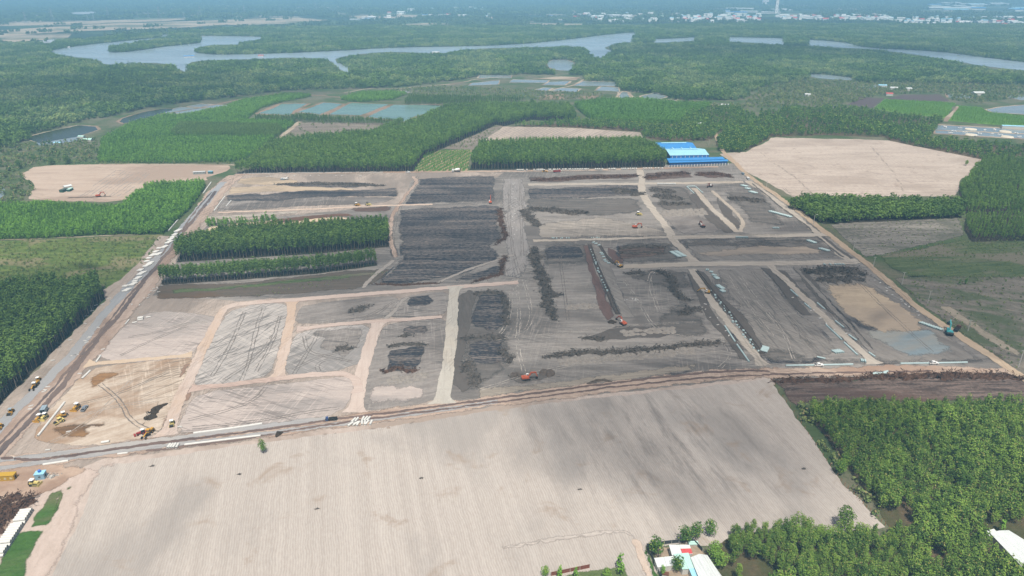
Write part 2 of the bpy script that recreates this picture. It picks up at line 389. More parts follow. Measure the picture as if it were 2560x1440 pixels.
m_under_d = soil('dark_leaf_litter', S(72, 64, 52), S(48, 44, 36), S(44, 52, 32), 0, 2, 0.3)
m_under_g = soil('weedy_floor', S(84, 112, 50), S(58, 84, 36), S(92, 100, 58), 0, 2, 0.3)
m_berm = soil('pale_pond_bank', S(206, 192, 170), S(176, 160, 140), S(150, 128, 108), 0, 3, 0.2, soft=0.4)
m_berm_b = soil('brown_pond_bank', S(172, 150, 130), S(146, 124, 106), S(116, 108, 78), 0, 3, 0.2, soft=0.5)
m_fallow = soil('dark_tilled_soil', S(112, 98, 96), S(90, 78, 78), S(104, 92, 88), A_X, 8, 0.1, soft=0.3)
m_green_crop = rows('green_crop_rows', S(112, 158, 60), S(74, 120, 40), S(132, 162, 70), math.radians(100), 7, vary=0.7, patch=0.02, dark=0.6, c4=S(70, 108, 40))
m_farland = soil('far_bare_land', S(214, 198, 174), S(170, 156, 136), S(104, 112, 86), 0.05, 7, 0.012, patch=0.006, soft=0.8, contrast=1.4)
w_river = water('river_water', S(168, 186, 198, .75), 0.2)
w_pond = water('pond_water', S(128, 162, 152, .65), 0.22)
w_grey = water('grey_pond_water', S(150, 164, 170, .7), 0.18, spec=.5)
w_dark = water('dark_pond_water', S(74, 84, 66, .5), 0.2, spec=.25)

# ---------------------------------------------------------------- construction site
sheet('site_ground', [(590, 434), (1100, 428), (1830, 408), (1880, 446), (1990, 522), (2090, 604), (2180, 668), (2290, 770), (2400, 845), (2500, 905), (2570, 960), (2530, 945), (1925, 952), (1560, 988), (1240, 1022), (1000, 1062), (640, 1108), (255, 1166), (-60, 1190), (-60, 1150), (220, 860), (400, 640), (480, 545)],
      m_site, 1, 'grey churned earth of the cleared building site', jit=2)
sheet('warm_earth', [(590, 434), (1040, 430), (1260, 432), (1240, 444), (1030, 448), (1010, 505), (960, 515), (520, 560), (440, 650), (385, 740), (600, 752), (1120, 726), (1130, 760), (1120, 1010), (1000, 1062), (640, 1108), (255, 1166), (-60, 1190), (-60, 1150), (220, 860), (400, 640), (480, 545)],
      m_site2, 2, 'warm beige earth on the left half of the site', jit=2)

# field in front
sheet('plowed_field', [(250, 1166), (640, 1108), (1000, 1064), (1240, 1024), (1560, 988), (1925, 948), (1990, 1040), (2050, 1130), (2110, 1210), (2160, 1262), (2215, 1318), (1900, 1360), (1610, 1365), (1660, 1470), (1660, 1640), (-60, 1640), (110, 1480), (190, 1320)],
      m_field, 3, 'big pale ploughed field with fine rows in the foreground', 'field', jit=1.5)
sheet('bare_margin', [(255, 1150), (640, 1098), (1000, 1052), (1240, 1014), (1930, 940), (1940, 960), (1560, 1000), (1240, 1036), (1000, 1076), (640, 1120), (300, 1180), (260, 1320), (190, 1500), (120, 1660), (-140, 1660), (-40, 1440), (0, 1300), (60, 1230)], soil('margin_sand', S(218, 202, 190), S(194, 178, 165), S(172, 155, 140), A_ROW, 4, 0.15), 2.5, 'bare sandy strip along the border of the ploughed field', 'field margin', jit=2)
sheet('field_margin', [(255, 1160), (640, 1104), (1000, 1058), (1240, 1020), (1245, 1030), (1000, 1072), (640, 1118), (430, 1140), (250, 1180), (210, 1260), (185, 1345), (120, 1460), (20, 1640), (-120, 1640), (20, 1330), (90, 1230), (140, 1180)],
      soil('pale_margin_sand', S(222, 204, 192), S(200, 182, 168), S(176, 156, 138), A_ROW, 4, 0.15, soft=0.7), 4, 'pale sandy margin between the left yard and the ploughed field', 'field margin', soft=4, jit=2)
road('field_track', [(1250, 1372), (1330, 1358), (1480, 1334), (1560, 1326), (1592, 1350), (1605, 1400), (1640, 1500)], 3.4, soil('field_track_soil', S(218, 208, 198), S(190, 180, 170), None, A_X, 6, .2, soft=.9), 5, 'faint pale track curving across the ploughed field to the farm fence', 'track', soft=1.6)
road('dirt_path', [(1584, 1345), (1600, 1385), (1622, 1440), (1650, 1520)], 4.0, soil('pink_path_sand', S(226, 208, 192), S(206, 186, 168), None, A_ROW, 4, 0.2, soft=.5), 6, 'pale sandy path beside the fence of the tin roofed farm', 'path', soft=1.3)

# left yard below the junction
sheet('yard', [(-60, 1172), (100, 1150), (250, 1166), (200, 1190), (140, 1230), (70, 1255), (20, 1330), (-60, 1420)], soil('yard_earth', S(216, 192, 170), S(190, 164, 144), S(164, 136, 116), math.radians(30), 4, 0.14, soft=.6), 5, 'sandy yard of the site office at lower left', 'yard', soft=4, jit=2)
sheet('grass_verge', [(115, 1240), (140, 1233), (150, 1238), (118, 1312), (65, 1326), (92, 1270)], m_grass_b, 6, 'upper bright grass verge beside the long pipe row', 'grass verge', soft=2.0, jit=3, out=1.2)
sheet('grass_verge', [(56, 1326), (108, 1322), (78, 1385), (56, 1438), (20, 1520), (-60, 1540), (-6, 1420)], m_grass_b, 6, 'lower bright grass verge running off the corner by the pipes', 'grass verge', soft=2.0, jit=3, out=1.2)
sheet('grass_strip', [(146, 1235), (165, 1232), (148, 1265), (120, 1316), (108, 1318)], m_grass_b, 7, 'thin outer grass strip right of the upper verge', 'grass verge', soft=1.2, jit=2)
for i, q in enumerate([[(150, 1222), (185, 1210), (180, 1222), (160, 1228)], [(160, 1272), (168, 1262), (165, 1282), (150, 1302), (146, 1302)], [(194, 1260), (203, 1259), (198, 1275), (192, 1272)], [(105, 1380), (118, 1370), (112, 1384), (92, 1398)], [(135, 1370), (154, 1357), (156, 1362), (128, 1394)], [(80, 1425), (98, 1408), (96, 1420), (76, 1430)]]):
    sheet('grass_patch', q, m_grass_b, 7, 'small weedy grass patch on the pale field margin', 'grass patch', group='grass patches on the field margin', soft=1.6, jit=2)

# blocks between the pink roads
sheet('graded_plot', [(385, 780), (524, 792), (532, 803), (472, 884), (450, 893), (240, 905), (300, 832), (345, 800)], m_pink, 4, 'pale pink graded plot left of the first pink road', 'plot', soft=1.6, smooth=1, out=3.2)
sheet('graded_plot', [(602, 768), (700, 760), (712, 772), (704, 815), (672, 920), (650, 942), (510, 966), (496, 955), (506, 920), (560, 800)], m_palegrey, 4, 'pale grey streaked plot between two pink roads', 'plot', soft=1.6, smooth=1, out=3.2)
sheet('graded_plot', [(752, 832), (905, 813), (922, 824), (905, 880), (880, 917), (730, 936), (720, 920), (734, 860)], m_palegrey, 4, 'pale plot with curved tyre tracks and a dark top corner', 'plot', soft=1.6, smooth=1, out=3.2)
sheet('damp_patch', [(745, 832), (905, 815), (918, 826), (905, 862), (850, 905), (830, 885), (790, 870), (810, 850), (760, 838)], m_greyblock, 5, 'dark grey upper corner of the tracked plot', 'soil patch', soft=4, jit=2)
sheet('graded_plot', [(765, 764), (970, 742), (992, 752), (985, 770), (955, 796), (752, 808), (748, 798), (752, 778)], m_greyblock, 4, 'grey plot with a brush heap under the long pink road', 'plot', soft=1.6, smooth=1, out=3.2)
sheet('graded_plot', [(1012, 744), (1100, 730), (1118, 738), (1112, 772), (1098, 786), (968, 796), (990, 765)], m_greyblock, 4, 'small grey plot with black brush between the pink and white roads', 'plot', soft=1.6, smooth=1, out=3.2)
sheet('graded_plot', [(500, 988), (640, 972), (862, 946), (874, 956), (870, 985), (845, 1030), (720, 1050), (460, 1082), (462, 1050), (485, 1010)], m_pink, 4, 'long pale pink plot along the south haul road', 'plot', soft=1.6, smooth=1, out=3.2)
sheet('graded_plot', [(960, 822), (985, 812), (1098, 798), (1112, 806), (1100, 900), (1090, 975), (1078, 1002), (915, 1022), (908, 1010), (925, 930)], m_greyblock, 4, 'grey brown plot with black brush left of the white stone road', 'plot', soft=1.6, smooth=1, out=3.2)
sheet('pale_fill', [(925, 950), (1000, 960), (1060, 950), (1078, 985), (1062, 1003), (915, 1020), (910, 1005)], m_pink, 5, 'pale trampled fill at the lower end of the brush plot', 'soil patch', soft=6, jit=2)
sheet('machine_yard', [(225, 925), (300, 915), (468, 898), (476, 910), (462, 955), (440, 1010), (405, 1075), (330, 1095), (240, 1110), (98, 1100), (110, 1060), (160, 1000)], m_yard, 4, 'yellowish graded yard where the machines are parked', 'yard', soft=1.6, smooth=1, out=3.2)
sheet('wet_patch', [(225, 930), (290, 925), (320, 930), (290, 945), (255, 960), (225, 985), (212, 960)], m_ochre, 5, 'wet ochre patch at the top of the machine yard', 'soil patch', soft=4, jit=2)
sheet('wet_patch', [(130, 1062), (185, 1056), (280, 1055), (310, 1060), (230, 1072), (270, 1085), (200, 1096), (150, 1098), (112, 1085)], m_ochre, 5, 'long wet brown patch below the parked rollers', 'soil patch', soft=4, jit=2)
sheet('brown_margin', [(465, 905), (478, 912), (455, 950), (440, 962), (448, 925)], soil('brown_fill', S(168, 140, 120), S(150, 124, 106), None, 0, 3, 0.2, soft=.5), 5, 'brown fill strip beside the pink road', 'soil patch', soft=2)
sheet('brown_fill', [(462, 972), (492, 966), (485, 985), (470, 1005), (455, 1010), (450, 992)], soil('brown_fill2', S(168, 140, 120), S(150, 124, 106), None, 0, 3, 0.2, soft=.5), 7, 'brown fill tongue at the road fork', 'soil patch', soft=2)
sheet('spoil_bank', [(398, 1040), (470, 1018), (465, 1045), (430, 1075), (395, 1085)], m_haul, 5, 'trampled pale bank below the pink road', 'soil patch', soft=4)
sheet('sand_patch', [(600, 447), (660, 440), (745, 452), (740, 464), (620, 462), (590, 458)], m_sandblock, 4, 'upper bright sand patch near the north road', 'sand patch', soft=3, jit=2)
sheet('sand_patch', [(575, 468), (700, 462), (880, 472), (900, 478), (640, 480), (560, 488)], m_sandblock, 4, 'lower bright sand strip between two black brush strips', 'sand patch', soft=3, jit=2)
sheet('sand_patch', [(520, 568), (600, 556), (760, 546), (880, 541), (880, 548), (700, 565), (520, 600), (490, 605)], soil('white_sand', S(242, 222, 190), S(226, 200, 168), None, A_X, 6, .1, soft=.5), 4, 'long bright sand strip behind the middle wood', 'sand patch', soft=3, jit=2)
sheet('brown_bank', [(690, 548), (760, 540), (870, 532), (890, 538), (760, 552), (640, 566)], soil('brown_bank_soil', S(130, 98, 80), S(104, 80, 66), None, A_X, 5, .2, soft=.5), 5, 'brown earth bank above the sand strip', 'soil patch', soft=2.5, jit=2)
sheet('grey_fill', [(545, 502), (640, 488), (1000, 492), (960, 510), (760, 518), (540, 530)], m_greyblock, 4, 'grey brown levelled plot left of the burnt strip', 'plot', soft=5, jit=2)
sheet('brown_litter', [(390, 712), (600, 705), (900, 672), (985, 668), (945, 706), (900, 722), (640, 745), (385, 752)], soil('brown_litter_earth', S(118, 106, 94), S(92, 84, 74), S(112, 88, 64), A_X, 9, .15, soft=.6, speck=S(92, 108, 54)), 4, 'dark brown littered strip in front of the single tree row', 'soil patch', soft=4, jit=2)
sheet('green_litter', [(420, 724), (600, 712), (820, 690), (960, 676), (970, 682), (820, 702), (600, 722), (430, 734)], m_grass_d, 5, 'thin line of weeds along the brown strip', 'weeds', soft=2.2, jit=2.5)
sheet('cleared_strip', [(1250, 446), (1312, 446), (1318, 520), (1326, 600), (1338, 650), (1300, 700), (1252, 690), (1262, 650), (1256, 560)], soil('cleared_strip_earth', S(172, 166, 160), S(146, 140, 136), None, math.radians(90), 10, 0.2, streak=.75, soft=.6, tracks=.9), 4, 'pale vertical cleared strip right of the black field', 'plot', soft=4, jit=2)

# burnt fields
def burnt(px, label, lvl=5, m=None, soft=5.5, jit=3): return sheet('burnt_field', px, m or m_burnt, lvl, label, 'burnt field', soft=soft, jit=jit)
burnt([(1000, 522), (1255, 512), (1250, 560), (1262, 600), (1235, 612), (1262, 640), (1255, 650), (1180, 680), (1080, 706), (1000, 712), (934, 708), (975, 672), (992, 640), (985, 570)], 'largest black burnt field right of the middle wood')
burnt([(1255, 655), (1252, 684), (1180, 703), (1110, 705), (1170, 684)], 'black burnt corner cut off by the diagonal track')
burnt([(1042, 446), (1150, 441), (1246, 440), (1252, 504), (1140, 507), (1005, 514), (1030, 480)], 'upper black burnt field below the north road', m=m_burnt)
burnt([(560, 490), (700, 478), (880, 474), (1002, 470), (1000, 498), (940, 492), (760, 498), (620, 506), (556, 505)], 'long black burnt strip on the upper left')
burnt([(690, 462), (760, 454), (900, 455), (960, 463), (880, 472), (740, 468)], 'thin black brush strip near the north road')
burnt([(860, 522), (980, 514), (978, 530), (880, 532)], 'small dark burnt strip beside the sand track', m=m_burnt_b)
burnt([(1316, 472), (1450, 466), (1600, 456), (1612, 488), (1500, 494), (1318, 500)], 'black burnt strip at upper centre right')
burnt([(1316, 442), (1450, 436), (1595, 432), (1602, 446), (1450, 452), (1320, 456)], 'dark brown burnt strip along the north road', m=m_burnt_b)
burnt([(1612, 432), (1718, 426), (1742, 444), (1700, 448), (1610, 453)], 'brown cut brush in front of the blue factory', m=m_burnt_b)
burnt([(1736, 430), (1800, 426), (1832, 444), (1770, 447), (1750, 440)], 'brown cut brush right of the factory front', m=m_burnt_b)
burnt([(1192, 738), (1250, 732), (1264, 760), (1262, 812), (1240, 830), (1178, 822), (1172, 800), (1186, 770)], 'upper black brush block right of the white road', m=m_burnt_s, soft=2.5)
burnt([(1170, 856), (1210, 846), (1258, 850), (1262, 880), (1280, 905), (1230, 910), (1175, 912), (1166, 880)], 'lower black brush block right of the white road', m=m_burnt_s, soft=2.5)
burnt([(1022, 742), (1070, 736), (1084, 752), (1068, 766), (1030, 770), (1018, 760)], 'small black brush block under the pink road', m=m_burnt_s, soft=2)
burnt([(1004, 820), (1060, 812), (1068, 824), (1060, 834), (1002, 842)], 'small black brush block in the middle of the plot', m=m_burnt_s, soft=2)
burnt([(976, 872), (1068, 862), (1060, 880), (1052, 905), (1040, 928), (960, 926), (968, 895)], 'black brush block in the lower plot', m=m_burnt_s, soft=2)
burnt([(1362, 624), (1400, 616), (1450, 618), (1458, 646), (1364, 654)], 'dark brush block left of the trench', m=m_burnt_s, soft=2.5)
burnt([(1545, 616), (1660, 612), (1668, 640), (1545, 648)], 'thin dark brush rows between two tracks', soft=3, m=m_burnt_b, jit=3)
burnt([(1925, 952), (2100, 944), (2530, 938), (2640, 960), (2640, 1010), (2040, 1004), (1992, 1020)], 'broad dark brown cut brush strip above the right wood', soft=3, m=m_burnt_b)

# right half plots
sheet('levelled_plot', [(1785, 672), (1905, 668), (1985, 755), (2060, 830), (2100, 880), (2020, 912), (1925, 905), (1860, 820)], m_greyplot, 3, 'levelled grey plot between the two diagonal tracks', 'plot', soft=5, jit=2)
sheet('levelled_plot', [(1990, 672), (2150, 664), (2230, 715), (2350, 820), (2460, 905), (2190, 915), (2090, 800)], m_greyplot, 3, 'levelled grey plot at the right end of the site', 'plot', soft=5, jit=2)
sheet('levelled_plot', [(1700, 600), (2060, 590), (2110, 645), (1745, 655)], m_greyplot, 3, 'grey levelled strip between the two cross tracks', 'plot', soft=4, jit=2)
sheet('sandy_plot', [(1730, 632), (1850, 616), (2010, 612), (2055, 626), (2075, 636), (1900, 640), (1760, 642)], soil('sandy_streak', S(198, 182, 162), S(168, 154, 140), S(140, 131, 122), A_X, 14, .16, streak=.8, soft=.9), 4, 'sandy band on the strip between the cross tracks', 'sand patch', soft=5, jit=2.5)
sheet('levelled_plot', [(1340, 560), (1500, 540), (1600, 560), (1680, 580), (1690, 592), (1340, 596)], soil('scraped_earth', S(186, 177, 165), S(146, 138, 129), S(126, 118, 111), A_X, 14, .12, streak=.8, patch=.025, soft=.7, tracks=.6), 3, 'pale scraped area around the orange excavator at upper centre', 'plot', soft=5, jit=2)
sheet('levelled_plot', [(1640, 530), (1720, 520), (1790, 560), (1800, 580), (1700, 590)], m_greyblock, 4, 'lumpy grey fill by the dark red excavator', 'plot', soft=5, jit=2)
sheet('sand_block', [(2064, 712), (2130, 708), (2155, 708), (2205, 742), (2285, 790), (2315, 826), (2230, 828), (2190, 826), (2120, 780)], m_sandblock, 5, 'tan sand fill block at the right end of the site', 'sand patch', soft=9, out=6, jit=2)
sheet('aggregate_block', [(2160, 815), (2200, 826), (2310, 826), (2340, 830), (2335, 845), (2372, 868), (2375, 880), (2330, 884), (2265, 884), (2200, 856)], m_bluegrey, 5, 'blue grey gravel fill below the tan sand', 'gravel patch', soft=8, out=5, jit=2)
sheet('spoil_strip', [(1458, 612), (1474, 612), (1490, 672), (1512, 725), (1532, 790), (1520, 806), (1506, 780), (1490, 735), (1474, 672)], m_redspoil, 5, 'red brown spoil strip along the open trench', 'soil patch', soft=1.3, jit=2.5, out=.6)
sheet('spoil_strip', [(1520, 615), (1535, 625), (1560, 650), (1562, 662), (1540, 660), (1528, 640)], m_redspoil, 5, 'dark spoil right of the short trench lane', 'soil patch', soft=1.3, jit=2.5, out=.6)
m_char = soil('charcoal_earth', S(138, 131, 124), S(98, 94, 90), S(116, 109, 103), A_X, 12, .16, streak=.7, patch=.03, bump=.4, soft=1.1, tracks=.5, contrast=1.3)
for q, l in (([(1310, 494), (1600, 490), (1612, 530), (1480, 542), (1306, 522)], 'dark ground below the black strip'), ([(1618, 462), (1724, 468), (1775, 540), (1650, 530)], 'dark ground right of the winding track'), ([(1800, 476), (1915, 484), (1970, 570), (1870, 556)], 'dark ground beside the upper service road'),
             ([(1540, 606), (1684, 602), (1712, 655), (1538, 662)], 'dark ground between the short trench and the winding track'), ([(1346, 606), (1466, 604), (1474, 662), (1350, 668)], 'dark ground left of the open trench'), ([(1556, 676), (1724, 672), (1748, 730), (1590, 712)], 'dark ground below the lower cross track'),
             ([(1700, 600), (2060, 596), (2080, 612), (1720, 622)], 'dark ground below the upper cross track'), ([(1140, 730), (1280, 722), (1290, 920), (1190, 985), (1130, 975)], 'dark ground round the black blocks right of the white road'), ([(975, 800), (1105, 796), (1095, 940), (940, 945)], 'dark ground round the black blocks left of the white road'),
             ([(1920, 905), (2130, 890), (2480, 895), (2520, 912), (2200, 918), (1930, 914)], 'dark ground along the lower right edge'), ([(1780, 800), (1880, 860), (1990, 870), (2080, 905), (1920, 908)], 'dark ground at the foot of the middle track'), ([(1700, 730), (1740, 760), (1800, 850), (1700, 850), (1600, 820)], 'dark ground left of the middle track')):
    sheet('dark_ground', q, m_char, 4.05, l, 'soil patch', soft=9, jit=3)
for q, l in (([(1935, 672), (1960, 676), (2020, 740), (2030, 748), (2000, 742), (1950, 700)], 'dark spoil left of the upper end of the right track'),
             ([(1985, 668), (2005, 675), (2060, 740), (2110, 790), (2175, 860), (2185, 880), (2150, 850), (2080, 780), (2010, 715)], 'dark spoil along the right diagonal track'),
             ([(1900, 668), (1930, 672), (1990, 735), (2030, 790), (2010, 790), (1960, 730)], 'dark spoil left of the right diagonal track'),
             ([(1720, 682), (1735, 690), (1770, 760), (1800, 800), (1850, 870), (1880, 905), (1850, 900), (1800, 830), (1750, 770)], 'dark spoil left of the middle diagonal track'),
             ([(1745, 676), (1760, 680), (1810, 740), (1860, 800), (1900, 850), (1920, 890), (1900, 885), (1850, 820), (1800, 760)], 'dark spoil right of the middle diagonal track'),
             ([(1140, 740), (1182, 724), (1192, 736), (1180, 770), (1168, 830), (1160, 900), (1190, 960), (1160, 985), (1130, 960), (1136, 850)], 'dark graded verge right of the white stone road'),
             ([(1460, 850), (1540, 815), (1640, 822), (1690, 828), (1640, 845), (1560, 848)], 'dark damp fill right of the lower orange excavator'),
             ([(1740, 480), (1775, 525), (1840, 580), (1820, 582), (1770, 550), (1720, 490)], 'dark spoil left of the upper diagonal track'),
             ([(1780, 480), (1830, 530), (1850, 560), (1846, 575), (1800, 530)], 'dark spoil between the upper diagonal tracks')):
    sheet('dark_spoil', q, m_greyspoil, 5, l, 'soil patch', soft=1.3, jit=2.5, out=.8)
sheet('damp_patch', [(1268, 940), (1300, 932), (1340, 930), (1390, 940), (1350, 955), (1300, 965), (1270, 952)], m_greyspoil, 4, 'dark damp ground round the lower orange excavator', 'soil patch', soft=3, jit=2)
sheet('scraped_band', [(1190, 965), (1330, 958), (1560, 930), (1740, 905), (1760, 926), (1560, 958), (1320, 985), (1190, 1000)], soil('scraped_beige', S(176, 166, 150), S(152, 142, 130), None, math.radians(7), 10, .2, streak=.7, soft=.5, tracks=.6), 4, 'scraped beige band above the south haul road', 'plot', soft=4, jit=2)

# ---------------------------------------------------------------- roads
road('haul_road_bed', [(-60, 1170), (110, 1146), (362, 1116), (600, 1086), (829, 1056), (1110, 1020), (1300, 995), (1760, 940), (1925, 934), (2150, 926), (2330, 925), (2540, 934)], 15, m_haul, 7, 'beige verge of the south haul road', off=0, soft=4, jit=2)
road('gravel_lane', [(-60, 1158), (110, 1140), (362, 1106), (600, 1074), (829, 1044)], 5.5, m_gravelx, 8, 'grey gravel lane on the upper side of the south haul road', soft=1.5)
road('gravel_lane', [(-60, 1180), (130, 1152), (362, 1120), (600, 1094), (829, 1063), (1000, 1040), (1120, 1022), (1250, 1004)], 5.0, m_gravelx, 8, 'grey gravel lane on the lower side of the south haul road', soft=1.5)
road('wheel_lane', [(0, 1146), (60, 1150), (130, 1147), (362, 1113), (600, 1083), (829, 1050), (1110, 1015), (1300, 988), (1760, 930), (1925, 927)], 3.0, m_tarx, 9, 'upper brown wheel lane on the south haul road', soft=1.0)
road('wheel_lane', [(362, 1128), (600, 1100), (829, 1060), (1110, 1024), (1300, 999), (1560, 965), (1760, 945), (1925, 936), (2330, 928)], 2.6, m_tarx, 9, 'lower brown wheel lane on the south haul road', soft=1.0)
sheet('road_verge', [(-120, 1180), (0, 1016), (60, 956), (150, 866), (262, 752), (255, 725), (300, 700), (345, 660), (400, 590), (425, 590), (330, 725), (120, 975), (-60, 1180)], m_site2, 3, 'brown earth verge between the tall wood and the left haul road', 'verge', jit=1.5)
road('haul_road_bed', [(-80, 1190), (46, 1060), (130, 975), (210, 890), (302, 785), (390, 672), (470, 573), (520, 510), (560, 462), (592, 438)], 21, m_haulv, 7, 'beige verge of the left haul road', soft=4, jit=2)
road('gravel_lane', [(-70, 1150), (-20, 1090), (13, 1052), (52, 1012), (98, 970), (150, 918), (180, 890), (250, 798), (285, 757), (360, 680), (390, 645)], 7.4, m_gravel, 9, 'straight pale gravel lane of the left haul road', soft=1.2)
road('gravel_lane', [(285, 757), (377, 664), (420, 615), (459, 572), (501, 520), (543, 472), (560, 455)], 9.5, m_gravel, 8, 'upper grey gravel lane of the left haul road', soft=1.5)
road('wheel_lane', [(-30, 1160), (60, 1068), (140, 985), (212, 890), (270, 818), (305, 778), (372, 690), (420, 630), (462, 578), (505, 522), (540, 478)], 4.4, m_tar, 10, 'dark wheel lane along the left haul road', soft=1.2)
road('wheel_lane', [(-45, 1150), (40, 1066), (120, 985), (190, 905), (250, 830), (300, 770), (365, 690)], 2.4, m_tar, 10, 'narrow dark wheel lane between the gravel and the yard', soft=.8)
road('wheel_lane', [(400, 640), (440, 590), (492, 525), (530, 480)], 2.6, m_tar, 10, 'short dark wheel lane at the upper left haul road', soft=.8)
road('north_road', [(585, 437), (660, 434), (800, 432), (1040, 430), (1300, 428), (1500, 425), (1660, 420), (1800, 417)], 9, m_haul, 6, 'pale beige north road in front of the tall woods', soft=2)
road('gravel_lane', [(588, 434), (700, 433), (860, 431), (960, 431)], 5, m_gravelx, 8, 'grey gravel top of the north road at its left end', soft=1.5)
road('side_road', [(660, 754), (580, 763), (556, 773), (534, 823), (500, 884), (476, 945), (462, 968), (443, 1010), (423, 1071), (412, 1092)], 7.2, m_road_v, 8, 'first pink laterite road curving down to the haul road', soft=1, flare=(0, 7))
road('side_road', [(732, 750), (730, 775), (724, 813), (713, 865), (700, 918), (690, 952)], 7.0, m_road_v, 8, 'second pink laterite road between the pale plots', soft=1, flare=(7, 7))
road('side_road', [(952, 800), (943, 815), (924, 866), (906, 918), (902, 960), (894, 1000), (886, 1034)], 8.2, m_road_v, 8, 'third pink laterite road meeting the south haul road', soft=1, flare=(6, 6))
road('side_road', [(640, 757), (740, 750), (825, 743), (1062, 724), (1180, 715), (1300, 706)], 7.0, m_road_pink, 9, 'long pink laterite road across the middle of the site', soft=1)
road('side_road', [(472, 972), (500, 971), (592, 961), (697, 947), (777, 937), (850, 933), (884, 943), (897, 968), (893, 985)], 5.8, m_road_pink, 9, 'lower pink laterite cross road', soft=1, flare=(4, 2))
road('side_road', [(742, 823), (856, 810), (948, 803), (1050, 796), (1106, 792)], 5.6, m_road_pink, 9, 'upper pink laterite cross road ending near the white road', soft=1, flare=(4, 0))
road('side_road', [(212, 910), (322, 903), (440, 893), (484, 886)], 5.0, soil('yellow_road', S(224, 204, 180), S(206, 182, 156), None, A_X, 9, .12, soft=.3, contrast=.7), 9, 'short yellowish road joining the left haul road', soft=1, flare=(5, 4))
road('stone_road', [(1140, 716), (1136, 735), (1131, 790), (1123, 880), (1116, 940), (1110, 985), (1106, 1012)], 8.4, m_road_white, 10, 'straight white crushed stone road in the middle of the site', soft=.8, flare=(6, 7))
road('side_track', [(1020, 740), (1000, 760), (980, 785), (960, 800)], 5, m_track, 6, 'grey track crossing between two brush plots', 'track', soft=1.6)
road('cross_track', [(1680, 594), (1887, 591), (1970, 589), (2075, 586)], 10.0, m_road_beigex, 8, 'upper beige cross track on the right half', 'track', soft=1.5, flare=(6, 3))
road('cross_track', [(1545, 668), (1640, 664), (1729, 660), (1940, 659), (2060, 657), (2150, 653)], 10.625, m_road_beigex, 8, 'lower beige cross track on the right half', 'track', soft=1.5, flare=(2, 3))
road('cross_track', [(1330, 602), (1440, 600), (1560, 597), (1680, 592)], 7.5, m_road_beigex, 7, 'faint grey cross track left of the junction', 'track', soft=2)
road('cross_track', [(1320, 462), (1450, 460), (1620, 460), (1760, 457), (1860, 455)], 11.25, m_road_beigex, 6, 'pale grey cross track below the north road', 'track', soft=2)
road('winding_track', [(1597, 424), (1603, 445), (1606, 478), (1623, 515), (1649, 547), (1672, 576), (1684, 602), (1713, 631), (1738, 657)], 10.0, m_road_beige, 7, 'winding pale track down the upper right half', 'track', soft=2)
road('diagonal_track', [(1736, 470), (1776, 520), (1815, 552), (1845, 582)], 7.8, m_road_beige, 7, 'left one of two upper diagonal tracks', 'track', soft=1.6)
road('diagonal_track', [(1779, 476), (1822, 515), (1857, 549), (1862, 560), (1848, 580)], 5.85, m_road_beige, 7, 'right one of two upper diagonal tracks', 'track', soft=1.6)
road('diagonal_track', [(1728, 672), (1750, 705), (1783, 757), (1825, 813), (1877, 873), (1910, 915)], 6.83, m_road_beige, 7, 'middle diagonal track between pipe trenches', 'track', soft=1.4, flare=(2, 5))
road('diagonal_track', [(1920, 660), (1950, 688), (1977, 713), (2054, 786), (2117, 848), (2160, 884), (2190, 912)], 6.83, m_road_beige, 7, 'right diagonal track between pipe trenches', 'track', soft=1.4, flare=(2, 6))
road('diagonal_track', [(1986, 666), (2020, 705), (2085, 772), (2150, 845), (2185, 885)], 5, m_greyplot, 6, 'grey bank right of the right diagonal track', 'track', soft=1.6)
road('diagonal_track', [(1488, 612), (1515, 665), (1531, 710), (1552, 755), (1572, 795)], 9, m_greyplot, 6, 'grey lane beside the open trench', 'track', soft=1.6)
road('diagonal_track', [(1286, 637), (1181, 669), (1110, 700), (1075, 716)], 4, m_track, 8, 'pale diagonal track cutting the black field', 'track', soft=1.2)
road('diagonal_track', [(985, 650), (965, 665), (935, 690), (905, 722)], 5, m_track, 8, 'pale track at the left corner of the black field', 'track', soft=1.4)
road('sand_track', [(1030, 440), (1045, 455), (1020, 480), (1000, 510), (978, 545), (975, 600), (990, 645)], 6, m_haulv, 7, 'sandy track between the burnt fields', 'track', soft=2)
road('sand_track', [(540, 532), (640, 528), (812, 523), (860, 517), (1084, 511)], 5, soil('white_track', S(234, 212, 192), S(214, 190, 170), None, A_X, 8, .15, soft=.4), 8, 'straight white sand track below the burnt strip', 'track', soft=1.2)
road('sand_track', [(515, 545), (640, 538), (745, 530)], 9, m_road_beigex, 7, 'broad grey track at the upper left haul road', 'track', soft=2)
road('service_road', [(1788, 330), (1795, 352), (1804, 378), (1835, 405), (1866, 438), (1925, 478), (1990, 522), (2090, 602), (2180, 668), (2290, 767), (2400, 842), (2465, 882), (2500, 905), (2580, 960)], 7.5, m_road_right, 8, 'long sandy service road along the right edge of the site', 'road', soft=1.3)
road('service_lane', [(1870, 452), (1950, 508), (2045, 583), (2095, 632), (2135, 660)], 9, m_road_beige, 6, 'grey inner lane along the service road', 'road', soft=2)
road('ditch_bank', [(1880, 458), (1960, 525), (2010, 560), (2040, 590), (2075, 620), (2110, 645)], 3, m_greyspoil, 7, 'dark bank between the service road and the pipe stacks', 'soil patch', soft=1.2)
road('ditch_bank', [(2055, 590), (2090, 618), (2140, 655)], 4, m_greyspoil, 7, 'dark wedge between the two lanes at the right', 'soil patch', soft=1.2)
